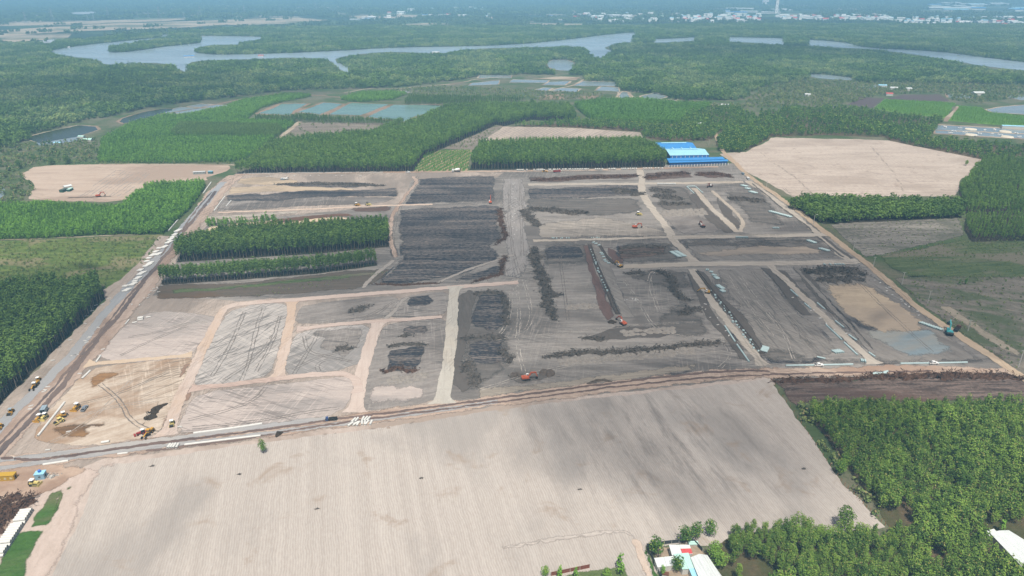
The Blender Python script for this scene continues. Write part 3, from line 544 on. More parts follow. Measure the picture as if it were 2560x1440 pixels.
# open trenches: a real step down seen as a dark slot
def trench(px, width, label):
    pts = [P(*q) for q in px]; me = bpy.data.meshes.new('trench'); n = len(pts); V, Fc = [], []
    for i in range(n):
        a = pts[max(0, i - 1)]; b = pts[min(n - 1, i + 1)]; l = math.dist(a, b); nx, ny = -(b[1] - a[1]) / l, (b[0] - a[0]) / l
        for o_, z in ((-1.0, .3), (-.62, .8), (-.4, .32), (.4, .32), (.62, .8), (1.0, .3)):   # two spoil lips beside a slot
            V.append((pts[i][0] + nx * width * o_ + noise.noise((i, o_, 1)) * .3, pts[i][1] + ny * width * o_, z + noise.noise((i * 1.7, o_ * 3, 3)) * .25))
    for i in range(n - 1):
        for j in range(5): Fc.append((i * 6 + j, i * 6 + j + 1, i * 6 + 7 + j, i * 6 + 6 + j))
    me.from_pydata(V, [], Fc); me.materials.append(soil('trench_earth', S(112, 103, 96), S(78, 71, 66), None, 0, 2, .4)); me.update()
    tag(link(bpy.data.objects.new('trench', me)), label, 'trench', kind='structure')
def dens(px, k=14):
    out = []
    for i in range(len(px) - 1):
        for j in range(k): t = j / k; out.append((px[i][0] + (px[i + 1][0] - px[i][0]) * t, px[i][1] + (px[i + 1][1] - px[i][1]) * t))
    return out + [px[-1]]
trench(dens([(1474, 612), (1490, 660), (1507, 698), (1533, 763), (1545, 786)]), 1.7, 'open pipe trench running down to the orange excavator')
trench(dens([(1742, 678), (1790, 740), (1850, 815), (1905, 885)]), 1.25, 'open pipe trench right of the middle diagonal track')
trench(dens([(1500, 615), (1515, 640), (1535, 660)]), 1.4, 'short open trench right of the trench lane')

m_rutd = soil('dark_rut', S(150, 141, 132), S(116, 108, 102), None, 0, 2, .4, soft=1.2); m_rutl = soil('pale_rut', S(206, 198, 188), S(182, 174, 164), None, 0, 2, .4, soft=1.0)
def tracks(px, dark, label, gap=1.9, wd=.75):
    pts = chaikin([P(*q) for q in px], 2, False)
    for sgn in (-1, 1):
        ln = []
        for i in range(len(pts)):
            a = pts[max(0, i - 1)]; b = pts[min(len(pts) - 1, i + 1)]; l = math.dist(a, b) or 1; ln.append((pts[i][0] - (b[1] - a[1]) / l * gap / 2 * sgn, pts[i][1] + (b[0] - a[0]) / l * gap / 2 * sgn))
        sheet_w('tyre_rut', strip_poly(ln, [wd] * len(ln)), m_rutd if dark else m_rutl, 6, label, 'tyre rut', soft=.35, jit=.5, group='tyre ruts on the site')
for q, dk in (([(760, 840), (765, 870), (780, 885), (830, 893), (880, 905)], 1), ([(730, 925), (790, 895), (850, 880)], 1), ([(800, 930), (790, 915), (810, 900), (860, 895)], 1), ([(735, 935), (770, 880), (795, 835)], 1), ([(470, 1050), (560, 1030), (640, 1000), (665, 968)], 1), ([(480, 1070), (640, 1055), (780, 1028), (850, 1020)], 1),
              ([(900, 800), (950, 775), (985, 755)], 1), ([(880, 790), (930, 795), (970, 765)], 1), ([(320, 845), (400, 830), (500, 800)], 1), ([(300, 890), (380, 850), (470, 815)], 1), ([(360, 815), (440, 812), (520, 805)], 0), ([(350, 780), (440, 785), (520, 810)], 0),
              ([(600, 960), (625, 900), (640, 820), (660, 770)], 1), ([(530, 940), (580, 860), (610, 780)], 1), ([(640, 930), (680, 860), (700, 790)], 1), ([(560, 950), (640, 900), (690, 830)], 1),
              ([(1275, 460), (1272, 540), (1280, 620), (1300, 690)], 1), ([(1300, 450), (1302, 520), (1306, 640)], 1), ([(1290, 700), (1300, 780), (1290, 860), (1310, 930)], 0), ([(1310, 700), (1330, 780), (1320, 830), (1240, 850)], 0), ([(1280, 720), (1275, 800), (1250, 835)], 0), ([(1200, 975), (1340, 930), (1480, 905), (1700, 880)], 0),
              ([(1622, 705), (1628, 680), (1660, 672), (1720, 668)], 0), ([(1625, 700), (1632, 740), (1650, 780)], 0), ([(1800, 920), (1830, 890), (1815, 860), (1780, 845)], 0), ([(1340, 840), (1440, 830), (1560, 815), (1740, 805)], 0), ([(1400, 640), (1410, 720), (1420, 800)], 1), ([(1560, 700), (1600, 760), (1640, 830), (1760, 850)], 0),
              ([(1850, 690), (1900, 760), (1960, 830), (1985, 900)], 0), ([(1820, 690), (1870, 760), (1930, 840)], 0), ([(1880, 680), (1950, 770), (2030, 870)], 1), ([(1960, 470), (2030, 530), (2100, 600)], 1), ([(2140, 700), (2230, 790), (2330, 880)], 1), ([(2010, 700), (2090, 800), (2150, 890)], 1),
              ([(250, 960), (300, 1000), (330, 1060), (400, 1085)], 1), ([(200, 1010), (300, 985), (420, 930)], 1), ([(180, 1050), (260, 1020), (400, 1000)], 0), ([(120, 1110), (220, 1060), (330, 950)], 0), ([(460, 1010), (420, 1050), (400, 1090)], 1), ([(600, 545), (800, 532), (960, 528)], 1), ([(1045, 440), (1030, 470), (1005, 510), (985, 560), (982, 640)], 1), ([(1430, 560), (1540, 572), (1600, 566)], 0), ([(1350, 545), (1450, 570), (1580, 580)], 0), ([(1340, 455), (1480, 452), (1600, 452)], 1)):
    tracks(q, dk, 'pair of ' + ('dark' if dk else 'pale') + ' tyre ruts left across the graded earth')

# ---------------------------------------------------------------- outer fields
sheet('tan_field', [(45, 440), (70, 425), (92, 415), (200, 411), (570, 410), (580, 424), (540, 436), (512, 445), (520, 452), (390, 458), (345, 480), (320, 506), (70, 502), (75, 485), (95, 462)], m_field_tan2, 2, 'bare tan field behind the left plantation', 'field', smooth=1)
sheet('tan_field', [(1800, 385), (1860, 380), (1900, 362), (1928, 344), (2215, 350), (2300, 366), (2462, 395), (2442, 430), (2402, 445), (2390, 490), (2200, 492), (1985, 492), (1940, 468), (1868, 430)], m_field_tan, 2, 'large pale tan field right of the blue factory', 'field', jit=1.5)
for i, q in enumerate(([(1900, 380), (1960, 425), (2030, 482)], [(2180, 366), (2210, 405), (2262, 480)])):
    road('field_line', q, 2.2, m_field_pale, 4, ['left', 'right'][i] + ' dark plough line across the large tan field', 'field line', soft=1.3, jit=2)
sheet('pale_field', [(1212, 351), (1232, 332), (1262, 316), (1420, 319), (1600, 331), (1608, 344), (1590, 352)], m_field_pale, 2, 'pale ridged field behind the dense front wood', 'field')
sheet('stubble_field', [(660, 368), (700, 345), (752, 306), (960, 308), (985, 312), (900, 345), (830, 362)], m_stub, 2, 'grey stubble field with bushes left of the tall wood', 'field')
sheet('stubble_field', [(925, 345), (1000, 312), (1055, 302), (1040, 315), (965, 346)], m_stub, 2, 'narrow grey field wedge inside the tall wood', 'field')
sheet('dug_field', [(1100, 372), (1180, 330), (1260, 314), (1240, 330), (1205, 352), (1180, 374)], m_stub, 2, 'grey strip with low shrubs beside the tall wood', 'field')
sheet('cane_field', [(1066, 378), (1178, 374), (1168, 428), (1032, 430)], rows('cane_rows', S(96, 132, 62), S(176, 150, 124), S(88, 124, 56), math.radians(70), 6.5, vary=.3, patch=.02, dark=.3), 2, 'small field of green crop rows between two woods', 'field')
sheet('meadow', [(-200, 600), (0, 603), (200, 596), (410, 586), (380, 640), (270, 722), (240, 700), (-200, 705)], m_grass, 2, 'weedy green meadow left of the haul road', 'field')
sheet('pasture', [(2195, 640), (2400, 598), (2700, 590), (2700, 700), (2270, 692), (2220, 668)], m_grass_d, 2, 'dark green pasture right of the service road', 'field', soft=4)
sheet('stubble_field', [(2070, 560), (2200, 548), (2400, 540), (2412, 590), (2330, 610), (2200, 640), (2160, 645)], m_stubble_d, 3, 'dark striped stubble right of the service road', 'field', soft=3)
sheet('pasture', [(2225, 690), (2700, 690), (2700, 1010), (2560, 960), (2500, 900), (2400, 835), (2300, 762)], m_greygreen, 3, 'thin grey pasture in the right corner beyond the service road', 'field', soft=4)
sheet('bare_wedge', [(2330, 760), (2380, 765), (2480, 830), (2560, 880), (2560, 905), (2460, 850)], soil('pale_scrape', S(178, 166, 148), S(150, 140, 122), None, math.radians(-42), 12, .1, soft=.8), 4, 'pale scraped wedge beside the lower service road', 'soil patch', soft=4, jit=2)
sheet('tilled_plot', [(2120, 262), (2150, 243), (2210, 246), (2185, 270)], m_fallow, 2, 'small dark tilled plot among the green crops', 'field')
sheet('tilled_plot', [(2212, 247), (2260, 237), (2350, 236), (2370, 252), (2300, 252)], m_fallow, 2, 'long dark tilled plot behind the green crop field', 'field')
sheet('crop_field', [(2185, 272), (2215, 247), (2300, 252), (2390, 258), (2365, 296), (2250, 284)], m_green_crop, 2, 'left bright green crop field by the fish ponds', 'field')
sheet('crop_field', [(2372, 302), (2395, 264), (2450, 268), (2470, 280), (2560, 290), (2600, 314), (2480, 312)], m_green_crop, 2, 'right bright green crop field by the fish ponds', 'field')
road('crop_path', [(2362, 304), (2392, 266)], 6, m_berm, 4, 'pale path between the two green crop fields', 'path')
road('farm_lane', [(668, 366), (705, 340), (752, 304)], 7, m_berm, 4, 'pale lane beside the grey stubble field', 'path')
road('farm_lane', [(1680, 318), (1690, 300), (1710, 290)], 7, m_berm, 4, 'sandy lane winding through the trees behind the factory', 'path')
road('farm_lane', [(600, 413), (400, 411), (250, 410)], 4, m_berm, 4, 'pale lane along the back of the left tan field', 'path')
road('farm_lane', [(0, 600), (200, 592), (405, 584)], 3, m_berm, 4, 'pale lane below the left young plantation', 'path', soft=1)
for i in range(10):
    t = i / 9; a = (200 + 105 * t, 491); b = (292 + 85 * t, 425 + 8 * t)
    road('drip_line', [a, b], 1.6, m_track, 4, 'pale seed bed line on the left tan field', 'field line', group='seed bed lines on the left tan field', smooth=0, soft=.8)
road('dug_line', [(170, 494), (280, 491)], 4, m_darkspot, 5, 'dark freshly dug strip by the small excavator on the left tan field', 'soil patch', smooth=0, soft=1.5)

# ---------------------------------------------------------------- water
WATER = []
def pond(name, px, m, label, lvl=3, smooth=1, bank=None, cat='water'):
    if bank: sheet('pond_bank', px, bank[0], lvl - 1, 'earth bank round the ' + label, 'pond bank', smooth=smooth, jit=1.0) if False else None
    w_ = [P(*p) for p in (chaikin(px, smooth) if smooth else px)]
    if bank:
        cx = sum(p[0] for p in w_) / len(w_); cy_ = sum(p[1] for p in w_) / len(w_)
        out = []
        n = len(w_)
        ar = sum(w_[i][0] * w_[(i + 1) % n][1] - w_[(i + 1) % n][0] * w_[i][1] for i in range(n)); sg = 1 if ar > 0 else -1
        for i in range(n):
            a = w_[i - 1]; b = w_[(i + 1) % n]; l = math.dist(a, b) or 1
            out.append((w_[i][0] + sg * (b[1] - a[1]) / l * bank[1], w_[i][1] - sg * (b[0] - a[0]) / l * bank[1]))
        sheet_w('pond_bank', out, bank[0], lvl - 1, 'earth bank round the ' + label, 'pond bank', jit=0.8); WATER.append(out)
    sheet_w(name, w_, m, lvl, label, cat, jit=0.8); WATER.append(w_)
pond('river', [(110, 130), (200, 114), (330, 101), (420, 92), (515, 90), (600, 91), (668, 93), (640, 101), (604, 106), (598, 112), (530, 112), (490, 120), (486, 132), (540, 138), (705, 134), (860, 127), (984, 119), (1186, 116), (1303, 111), (1387, 103), (1445, 96), (1552, 83), (1600, 81), (1569, 97), (1640, 99), (1745, 93), (1814, 93), (1965, 96), (2120, 106), (2157, 120), (2338, 128), (2473, 146), (2700, 172), (2700, 190), (2560, 176), (2473, 168), (2389, 153), (2331, 144), (2278, 135), (2197, 125), (2118, 120), (1965, 113), (1814, 103), (1745, 101), (1640, 108), (1569, 105), (1535, 110), (1507, 121), (1542, 129), (1515, 134), (1512, 147), (1473, 140), (1466, 119), (1421, 116), (1340, 118), (1236, 120), (1146, 125), (1105, 135), (978, 129), (910, 134), (850, 143), (835, 152), (875, 170), (875, 184), (845, 172), (830, 150), (740, 143), (640, 148), (560, 150), (480, 153), (472, 164), (466, 182), (445, 172), (410, 157), (330, 158), (258, 163), (252, 150), (160, 140)],
     w_river, 'broad pale river winding between mangrove woods', 4, 1)
pond('lagoon', [(1364, 151), (1434, 149), (1436, 178), (1374, 174)], w_grey, 'grey lagoon inside the mangroves at centre right', bank=(m_berm_b, 5))
pond('creek', [(2000, 187), (2060, 186), (2140, 196), (2150, 202), (2060, 198)], w_grey, 'narrow creek in the trees at upper right')
pond('fish_pond', [(648, 284), (706, 260), (768, 259), (732, 278), (724, 288)], w_pond, 'first blue green fish pond of the four', bank=(m_berm_b, 9), smooth=0)
pond('fish_pond', [(745, 280), (811, 257), (858, 260), (800, 286)], w_pond, 'second blue green fish pond of the four', bank=(m_berm_b, 9), smooth=0)
pond('fish_pond', [(822, 286), (880, 257), (972, 261), (902, 288)], w_pond, 'third blue green fish pond of the four', bank=(m_berm_b, 9), smooth=0)
pond('fish_pond', [(918, 292), (986, 262), (1083, 262), (1130, 267), (1040, 290), (1008, 304)], w_pond, 'fourth and largest blue green fish pond of the four', bank=(m_berm_b, 9), smooth=0)
pond('pond', [(62, 345), (110, 332), (195, 313), (238, 316), (246, 324), (190, 342), (100, 358)], w_dark, 'dark green pond at the left edge of the mangroves', bank=(m_berm, 3), smooth=0)
pond('netted_pond', [(88, 358), (150, 346), (200, 340), (205, 348), (150, 360), (100, 364)], w_grey, 'grey netted tanks below the dark pond', smooth=0)
pond('pond', [(292, 302), (350, 282), (405, 272), (440, 272), (385, 290), (318, 310)], w_dark, 'narrow dark pond behind the left plantation', bank=(m_berm_b, 5))
for q, l in (([(395, 283), (450, 268), (520, 272), (470, 284)], 'left'), ([(470, 266), (500, 260), (575, 264), (540, 270)], 'right')):
    pond('netted_pond', q, w_grey, l + ' grey net covered fish pond', bank=(m_berm, 4), smooth=0)
pond('pond', [(-80, 462), (0, 460), (16, 480), (0, 500), (-80, 500)], w_grey, 'pond corner at the left picture edge')
for q, l in (([(1180, 208), (1248, 201), (1244, 211), (1172, 214)], 'first shallow pond in the row of pale ponds'), ([(1282, 199), (1372, 201), (1366, 207), (1274, 206)], 'second shallow pond in the row of pale ponds'),
             ([(1375, 205), (1425, 203), (1412, 213), (1356, 212)], 'third shallow pond in the row of pale ponds'), ([(1432, 214), (1458, 203), (1542, 206), (1536, 215)], 'wide shallow pond at the end of the row'),
             ([(1490, 226), (1502, 217), (1546, 219), (1548, 229)], 'small square pond below the wide shallow pond'), ([(1380, 226), (1400, 220), (1450, 222), (1440, 230)], 'lower shallow pond before the scrub'),
             ([(1340, 224), (1362, 219), (1382, 220), (1368, 227)], 'smallest shallow pond before the scrub'), ([(970, 232), (1000, 227), (1030, 230), (990, 236)], 'lone shallow pond left of the scrub'),
             ([(1200, 188), (1280, 189), (1278, 195), (1195, 195)], 'upper shallow pond near the mangroves'), ([(1548, 230), (1568, 231), (1578, 250), (1552, 251)], 'upright pond with pale winding bank'),
             ([(1602, 240), (1640, 232), (1666, 242), (1650, 247), (1606, 248)], 'pond with reflections inside the winding bank'), ([(1640, 259), (1664, 250), (1690, 251), (1694, 258), (1660, 261)], 'small pond at the tip of the winding bank'),
             ([(2368, 234), (2430, 236), (2428, 246), (2372, 244)], 'pale pond behind the hedge at upper right'), ([(2140, 213), (2190, 211), (2200, 220), (2145, 222)], 'shallow pond by the huts at upper right'),
             ([(2466, 274), (2500, 268), (2640, 256), (2640, 290), (2480, 281)], 'large lined pond at the right edge'), ([(2500, 240), (2600, 236), (2620, 252), (2550, 250)], 'far lined pond at the right edge'),
             ([(2342, 313), (2480, 320), (2620, 328), (2620, 352), (2470, 342), (2336, 334)], 'shrimp pond with round pale aerator platforms')):
    pond('pond', q, w_grey, l, bank=(m_berm, 4), smooth=0)
road('winding_bank', [(1540, 245), (1552, 229), (1572, 229), (1580, 244), (1600, 250), (1660, 250), (1695, 247), (1700, 258), (1780, 262), (1815, 264)], 5, m_berm, 5, 'pale winding pond bank at centre right', 'pond bank')
for q, l in (([(1090, 213), (1150, 208), (1190, 197), (1300, 189), (1440, 192), (1455, 198)], 'upper'), ([(860, 232), (900, 226), (925, 220), (990, 222), (1090, 213), (1150, 210)], 'left'), ([(1455, 198), (1432, 215), (1400, 220), (1370, 228)], 'middle')):
    road('pond_dike', q, 5, m_berm, 4, l + ' pale dike among the shallow ponds', 'pond bank')
road('pond_dike', [(410, 285), (540, 262), (600, 248), (700, 232), (760, 236), (860, 244)], 7, m_berm_b, 3, 'brown dike along the edge of the mangroves', 'pond bank')
sheet('dry_flat', [(1385, 192), (1450, 193), (1440, 200), (1330, 197)], m_berm, 2, 'dry speckled flat among the shallow ponds', 'ground')
sheet('dry_flat', [(1350, 240), (1410, 234), (1412, 248), (1345, 250)], m_berm_b, 2, 'orange bare patch left of the round dark tree', 'ground')
sheet('dry_flat', [(1450, 240), (1500, 238), (1490, 246), (1446, 247)], m_berm_b, 2, 'bare patch beside the young plantation', 'ground')

# far bare land, lakes, yards
for q, l in (([(-200, 82), (0, 76), (150, 66), (300, 58), (560, 50), (640, 47), (745, 42), (760, 46), (640, 56), (480, 68), (330, 74), (150, 80), (0, 92), (-200, 100)], 'long tan strip of far bare land at the left'),
             ([(-100, 102), (60, 94), (140, 96), (60, 104), (-100, 112)], 'short tan strip of far land by the river'),
             ([(545, 60), (640, 52), (760, 46), (830, 50), (700, 60), (600, 64)], 'tan strip of far land behind the river head'),
             ([(1000, 61), (1060, 58), (1130, 59), (1125, 64), (1010, 66)], 'bright bare yard far away at centre'), ([(1316, 57), (1460, 60), (1450, 64), (1325, 62)], 'bright bare yard far away right of centre'),
             ([(1360, 28), (1520, 24), (1500, 30), (1370, 33)], 'pale far field left of the tower'), ([(2310, -4), (2560, -6), (2560, 5), (2330, 6)], 'pinkish far field at the right'),
             ([(1140, 44), (1240, 42), (1230, 48), (1150, 49)], 'pale strip of far land at centre'), ([(700, 20), (900, 14), (880, 20), (720, 26)], 'thin far field at upper centre left')):
    sheet('far_land', q, m_farland, 2, l, 'far land', jit=2)
for q, l in (([(-200, 62), (120, 56), (420, 46), (520, 44), (430, 52), (150, 63), (-200, 70)], 'upper strip of far bare land at the left'), ([(860, 40), (980, 36), (1120, 40), (1000, 46), (880, 46)], 'pale far clearing at centre'), ([(1560, 38), (1700, 34), (1690, 42), (1580, 46)], 'pale far clearing left of the tower'), ([(2060, 20), (2260, 16), (2240, 22), (2080, 26)], 'pale far field right of the tower'), ([(420, 22), (640, 18), (620, 23), (440, 27)], 'pale far field beyond the bright lake')):
    sheet('far_land', q, m_farland, 3, l, 'far land', jit=2)
w_pale = water('pale_lake_water', S(214, 220, 224), 0.3)
pond('far_lake', [(168, 33), (200, 30), (238, 29), (240, 33), (215, 36), (185, 36)], w_pale, 'small bright lake in the far woods', 4)
pond('far_pond', [(400, 88), (424, 85), (422, 91), (402, 94)], w_grey, 'small inlet behind the river island', 4)
pond('far_pond', [(100, 102), (145, 98), (140, 106), (105, 109)], w_pale, 'small pale pond left of the river', 4)
# ---------------------------------------------------------------- trees
G = lambda r, g, b: S(r, g, b, 1.0)
L_PLANT = leafmat('plantation_leaf', G(56, 90, 34), G(140, 170, 70), G(160, 156, 90))
L_TALL = leafmat('tall_leaf', G(54, 90, 35), G(124, 158, 66), G(124, 138, 78))
L_DARK = leafmat('dark_leaf', G(52, 86, 38), G(120, 148, 66))
L_YOUNG = leafmat('young_leaf', G(64, 108, 36), G(128, 172, 62))
L_MANG = leafmat('mangrove_leaf', G(64, 100, 58), G(150, 168, 98), G(172, 176, 112))
L_MIX = leafmat('garden_leaf', G(44, 84, 36), G(124, 160, 62), G(170, 176, 74))
L_SCRUB = leafmat('scrub_leaf', G(76, 106, 56), G(146, 158, 96), G(150, 132, 98))
L_FAR = leafmat('far_leaf', G(46, 76, 50), G(112, 134, 82))
BARK = plain('pale_bark', S(150, 136, 120, .7), 0.9)
BARK_D = plain('dark_bark', S(140, 120, 100), 0.9)

def leaf_mesh(rnd, lobes, n, size, V, Fc, up=0.35):
    wts = [l[3] * l[4] for l in lobes]
    for _ in range(n):
        cx, cy_, cz, rx, rz = rnd.choices(lobes, wts)[0]
        while True:
            d = Vector((rnd.gauss(0, 1), rnd.gauss(0, 1), rnd.gauss(0, 1)))
            if d.length > .1: break
        d.normalize()
        if d.z < -0.45: d.z *= 0.3; d.normalize()
        r = rnd.uniform(0.62, 1.06)
        c = Vector((cx + d.x * rx * r, cy_ + d.y * rx * r, cz + d.z * rz * r))
        nn = (d + Vector((rnd.uniform(-.6, .6), rnd.uniform(-.6, .6), rnd.uniform(-.3, .6) + up))).normalized()
        t = nn.orthogonal().normalized(); t = Matrix.Rotation(rnd.uniform(0, 6.28), 3, nn) @ t; b = nn.cross(t)
        s = size * rnd.uniform(0.7, 1.3); dr = -nn * s * 0.25
        i = len(V)
        V += [c + t * s * .62 + dr, c + b * s * .5, c - t * s * .62 + dr, c - b * s * .5]
        Fc.append((i, i + 1, i + 2)); Fc.append((i, i + 2, i + 3))
def stem_mesh(V, Fc, a, b, r0, r1, n=5):
    a = Vector(a); b = Vector(b); d = (b - a).normalized(); t = d.orthogonal().normalized(); u = d.cross(t); i = len(V)
    for k in range(n):
        an = 6.283 * k / n; q = t * math.cos(an) + u * math.sin(an); V += [a + q * r0, b + q * r1]
    for k in range(n): Fc.append((i + 2 * k, i + 2 * ((k + 1) % n), i + 2 * ((k + 1) % n) + 1, i + 2 * k + 1))
def tree_parts(seed, h, rx, crown_lo, lobes_n, n, size, trunk_r, clear=None, limbs=4):
    """returns (trunk V,F), (crown V,F)"""
    rnd = random.Random(seed); V, Fc = [], []; TV, TF = [], []
    cz0 = h * crown_lo; ch = h - cz0; lobes = []
    for k in range(lobes_n):
        t = (k + .5) / lobes_n; z = cz0 + ch * (0.12 + .78 * t); w_ = math.sin(math.pi * (0.16 + .74 * t)) ** .8
        an = k * 2.4 + rnd.uniform(-.5, .5); off = rx * .42 * w_ * rnd.uniform(.5, 1.1) * (0 if lobes_n == 1 else 1)
        lobes.append((math.cos(an) * off, math.sin(an) * off, z, rx * (.45 + .3 * w_) * rnd.uniform(.8, 1.15), ch / max(2.0, lobes_n * .62) * rnd.uniform(.8, 1.2)))
    leaf_mesh(rnd, lobes, n, size, V, Fc)
    lean = (rnd.uniform(-.03, .03) * h, rnd.uniform(-.03, .03) * h)
    mid = (lean[0] * .5, lean[1] * .5, cz0)
    stem_mesh(TV, TF, (0, 0, -.4), mid, trunk_r, trunk_r * .7); stem_mesh(TV, TF, mid, (lean[0], lean[1], h * .9), trunk_r * .7, trunk_r * .2)
    for l in lobes[:limbs]: stem_mesh(TV, TF, (lean[0] * .5, lean[1] * .5, max(cz0 * .85, l[2] - ch * .35)), (l[0], l[1], l[2]), trunk_r * .45, trunk_r * .12, 4)
    return (TV, TF), (V, Fc)
def mk(name, V, Fc, mats, mi=None):
    me = bpy.data.meshes.new(name); me.from_pydata(V, [], Fc)
    for m in mats: me.materials.append(m)
    if mi is not None: me.polygons.foreach_set('material_index', mi)
    me.update(); return me
def proto(name, spec, leaf, bark, k=4, clump=0, clump_r=0):
    out = []
    for i in range(k):
        rnd = random.Random(hash((name, i)) % 10007 if False else sum(map(ord, name)) * 31 + i)
        V, Fc, mi = [], [], []
        for c in range(max(1, clump)):
            sp_ = dict(spec); sp_['rx'] *= rnd.uniform(.72, 1.25); sp_['crown_lo'] *= rnd.uniform(.7, 1.2); sp_['n'] = int(sp_['n'] * rnd.uniform(.7, 1.15)); (tv, tf), (cv, cf) = tree_parts(rnd.randrange(1 << 20), **sp_)
            an = rnd.uniform(0, 6.28); rr = clump_r * math.sqrt(rnd.random()) if clump else 0; s = rnd.uniform(.65, 1.2) if clump else 1
            off = Vector((math.cos(an) * rr, math.sin(an) * rr, 0))
            for (vv, ff, m) in ((tv, tf, 1), (cv, cf, 0)):
                b = len(V); V += [v * s + off if isinstance(v, Vector) else Vector(v) * s + off for v in vv]
                Fc += [tuple(q + b for q in f) for f in ff]; mi += [m] * len(ff)
        out.append(bpy.data.objects.new(name + '_source', mk(name, V, Fc, [leaf, bark], mi)))
    return out
TALL = dict(h=15, rx=1.9, crown_lo=.42, lobes_n=5, n=110, size=.95, trunk_r=.16)
PR = {
 'tall': proto('tall_tree', TALL, L_TALL, BARK),
 'tall_dark': proto('tall_dark_tree', TALL, L_DARK, BARK),
 'plant': proto('plantation_tree', dict(h=9.5, rx=1.95, crown_lo=.33, lobes_n=6, n=190, size=.58, trunk_r=.11), L_PLANT, BARK_D, 9),
 'young': proto('young_tree', dict(h=5.5, rx=1.5, crown_lo=.15, lobes_n=3, n=40, size=.85, trunk_r=.07, limbs=1), L_YOUNG, BARK_D),
 'big': proto('broad_tree', dict(h=12, rx=4.6, crown_lo=.22, lobes_n=7, n=150, size=1.35, trunk_r=.22), L_DARK, BARK_D),
 'mix': proto('mixed_tree', dict(h=8.5, rx=3.2, crown_lo=.22, lobes_n=5, n=80, size=1.2, trunk_r=.16), L_MIX, BARK_D),
 'mang': proto('mangrove_clump', dict(h=10, rx=4.0, crown_lo=.15, lobes_n=4, n=34, size=2.1, trunk_r=.18, limbs=1), L_MANG, BARK, 5, 6, 9),
 'mangd': proto('mangrove_dark_clump', dict(h=11, rx=4.2, crown_lo=.2, lobes_n=4, n=34, size=2.1, trunk_r=.18, limbs=1), L_DARK, BARK, 5, 6, 9),
 'scrub': proto('scrub_bush', dict(h=3.2, rx=1.9, crown_lo=.05, lobes_n=3, n=30, size=.95, trunk_r=.07, limbs=1), L_SCRUB, BARK_D),
 'far': proto('far_grove', dict(h=13, rx=9, crown_lo=.1, lobes_n=3, n=18, size=6.5, trunk_r=.3, limbs=0), L_FAR, BARK_D, 4, 9, 34),
 'weed': proto('weed_tuft', dict(h=.8, rx=.7, crown_lo=.0, lobes_n=1, n=10, size=.55, trunk_r=.02, limbs=0), L_YOUNG, BARK_D, 3),
}
def scatter(name, pts, rz, sc, tint, protos, label, cat, kind='stuff'):
    me = bpy.data.meshes.new(name); n = len(pts)
    me.vertices.add(n); me.vertices.foreach_set('co', np.asarray(pts, np.float32).ravel())
    for nm, arr in (('rz', rz), ('sc', sc), ('tint', tint)):
        me.attributes.new(nm, 'FLOAT', 'POINT').data.foreach_set('value', np.asarray(arr, np.float32))
    me.attributes.new('pk', 'INT', 'POINT').data.foreach_set('value', RNG.integers(0, len(protos), n).astype(np.int32))
    o = link(bpy.data.objects.new(name, me)); tag(o, label, cat, None, kind)
    g = bpy.data.node_groups.new(name, 'GeometryNodeTree')
    g.interface.new_socket('Geometry', in_out='INPUT', socket_type='NodeSocketGeometry'); g.interface.new_socket('Geometry', in_out='OUTPUT', socket_type='NodeSocketGeometry')
    nn = g.nodes; gi = nn.new('NodeGroupInput'); go = nn.new('NodeGroupOutput'); ip = nn.new('GeometryNodeInstanceOnPoints'); j = nn.new('GeometryNodeJoinGeometry')
    for p in protos:
        oi = nn.new('GeometryNodeObjectInfo'); oi.inputs['Object'].default_value = p; oi.inputs['As Instance'].default_value = True
        g.links.new(oi.outputs['Geometry'], j.inputs[0])
    def at(nm, typ='FLOAT'):
        a = nn.new('GeometryNodeInputNamedAttribute'); a.data_type = typ; a.inputs['Name'].default_value = nm; return a.outputs[0]
    cx = nn.new('ShaderNodeCombineXYZ'); g.links.new(at('rz'), cx.inputs[2])
    g.links.new(gi.outputs[0], ip.inputs['Points']); g.links.new(j.outputs[0], ip.inputs['Instance']); ip.inputs['Pick Instance'].default_value = True
    g.links.new(at('pk', 'INT'), ip.inputs['Instance Index']); g.links.new(cx.outputs[0], ip.inputs['Rotation']); g.links.new(at('sc'), ip.inputs['Scale'])
    g.links.new(ip.outputs[0], go.inputs[0])
    m = o.modifiers.new('instances', 'NODES'); m.node_group = g
    return o
def patchnoise(x, y, s, seed=0.0):
    return np.array([noise.fractal((a / s, b / s, seed), 1.0, 2.0, 3) for a, b in zip(x, y)])
def visible(x, y, z=8, m=60):
    px, py = proj(np.asarray(x), np.asarray(y), z); return (px > -m) & (px < 2560 + m) & (py < 1440 + m * 2)
def lift(px, h):                          # polygon corners marked 't' lie on the canopy top
    return [P(p[0], p[1], h if len(p) > 2 else 0.0) for p in px]
def fill(poly, a, b, ang=0.0, jit=.25, drop=0.0):
    ca, sa = math.cos(ang), math.sin(ang)
    q = np.array([(x * ca + y * sa, -x * sa + y * ca) for x, y in poly])
    gx, gy = np.meshgrid(np.arange(q[:, 0].min(), q[:, 0].max(), a), np.arange(q[:, 1].min(), q[:, 1].max(), b))
    gx = gx.ravel() + RNG.uniform(-jit, jit, gx.size) * a; gy = gy.ravel() + RNG.uniform(-jit, jit, gy.size) * b
    x = gx * ca - gy * sa; y = gx * sa + gy * ca
    ok = inpoly(x, y, poly) & visible(x, y)
    if drop: ok &= RNG.random(x.size) > drop
    return x[ok], y[ok]
STANDS = []                               # name, label, proto, x, y, scale, tint
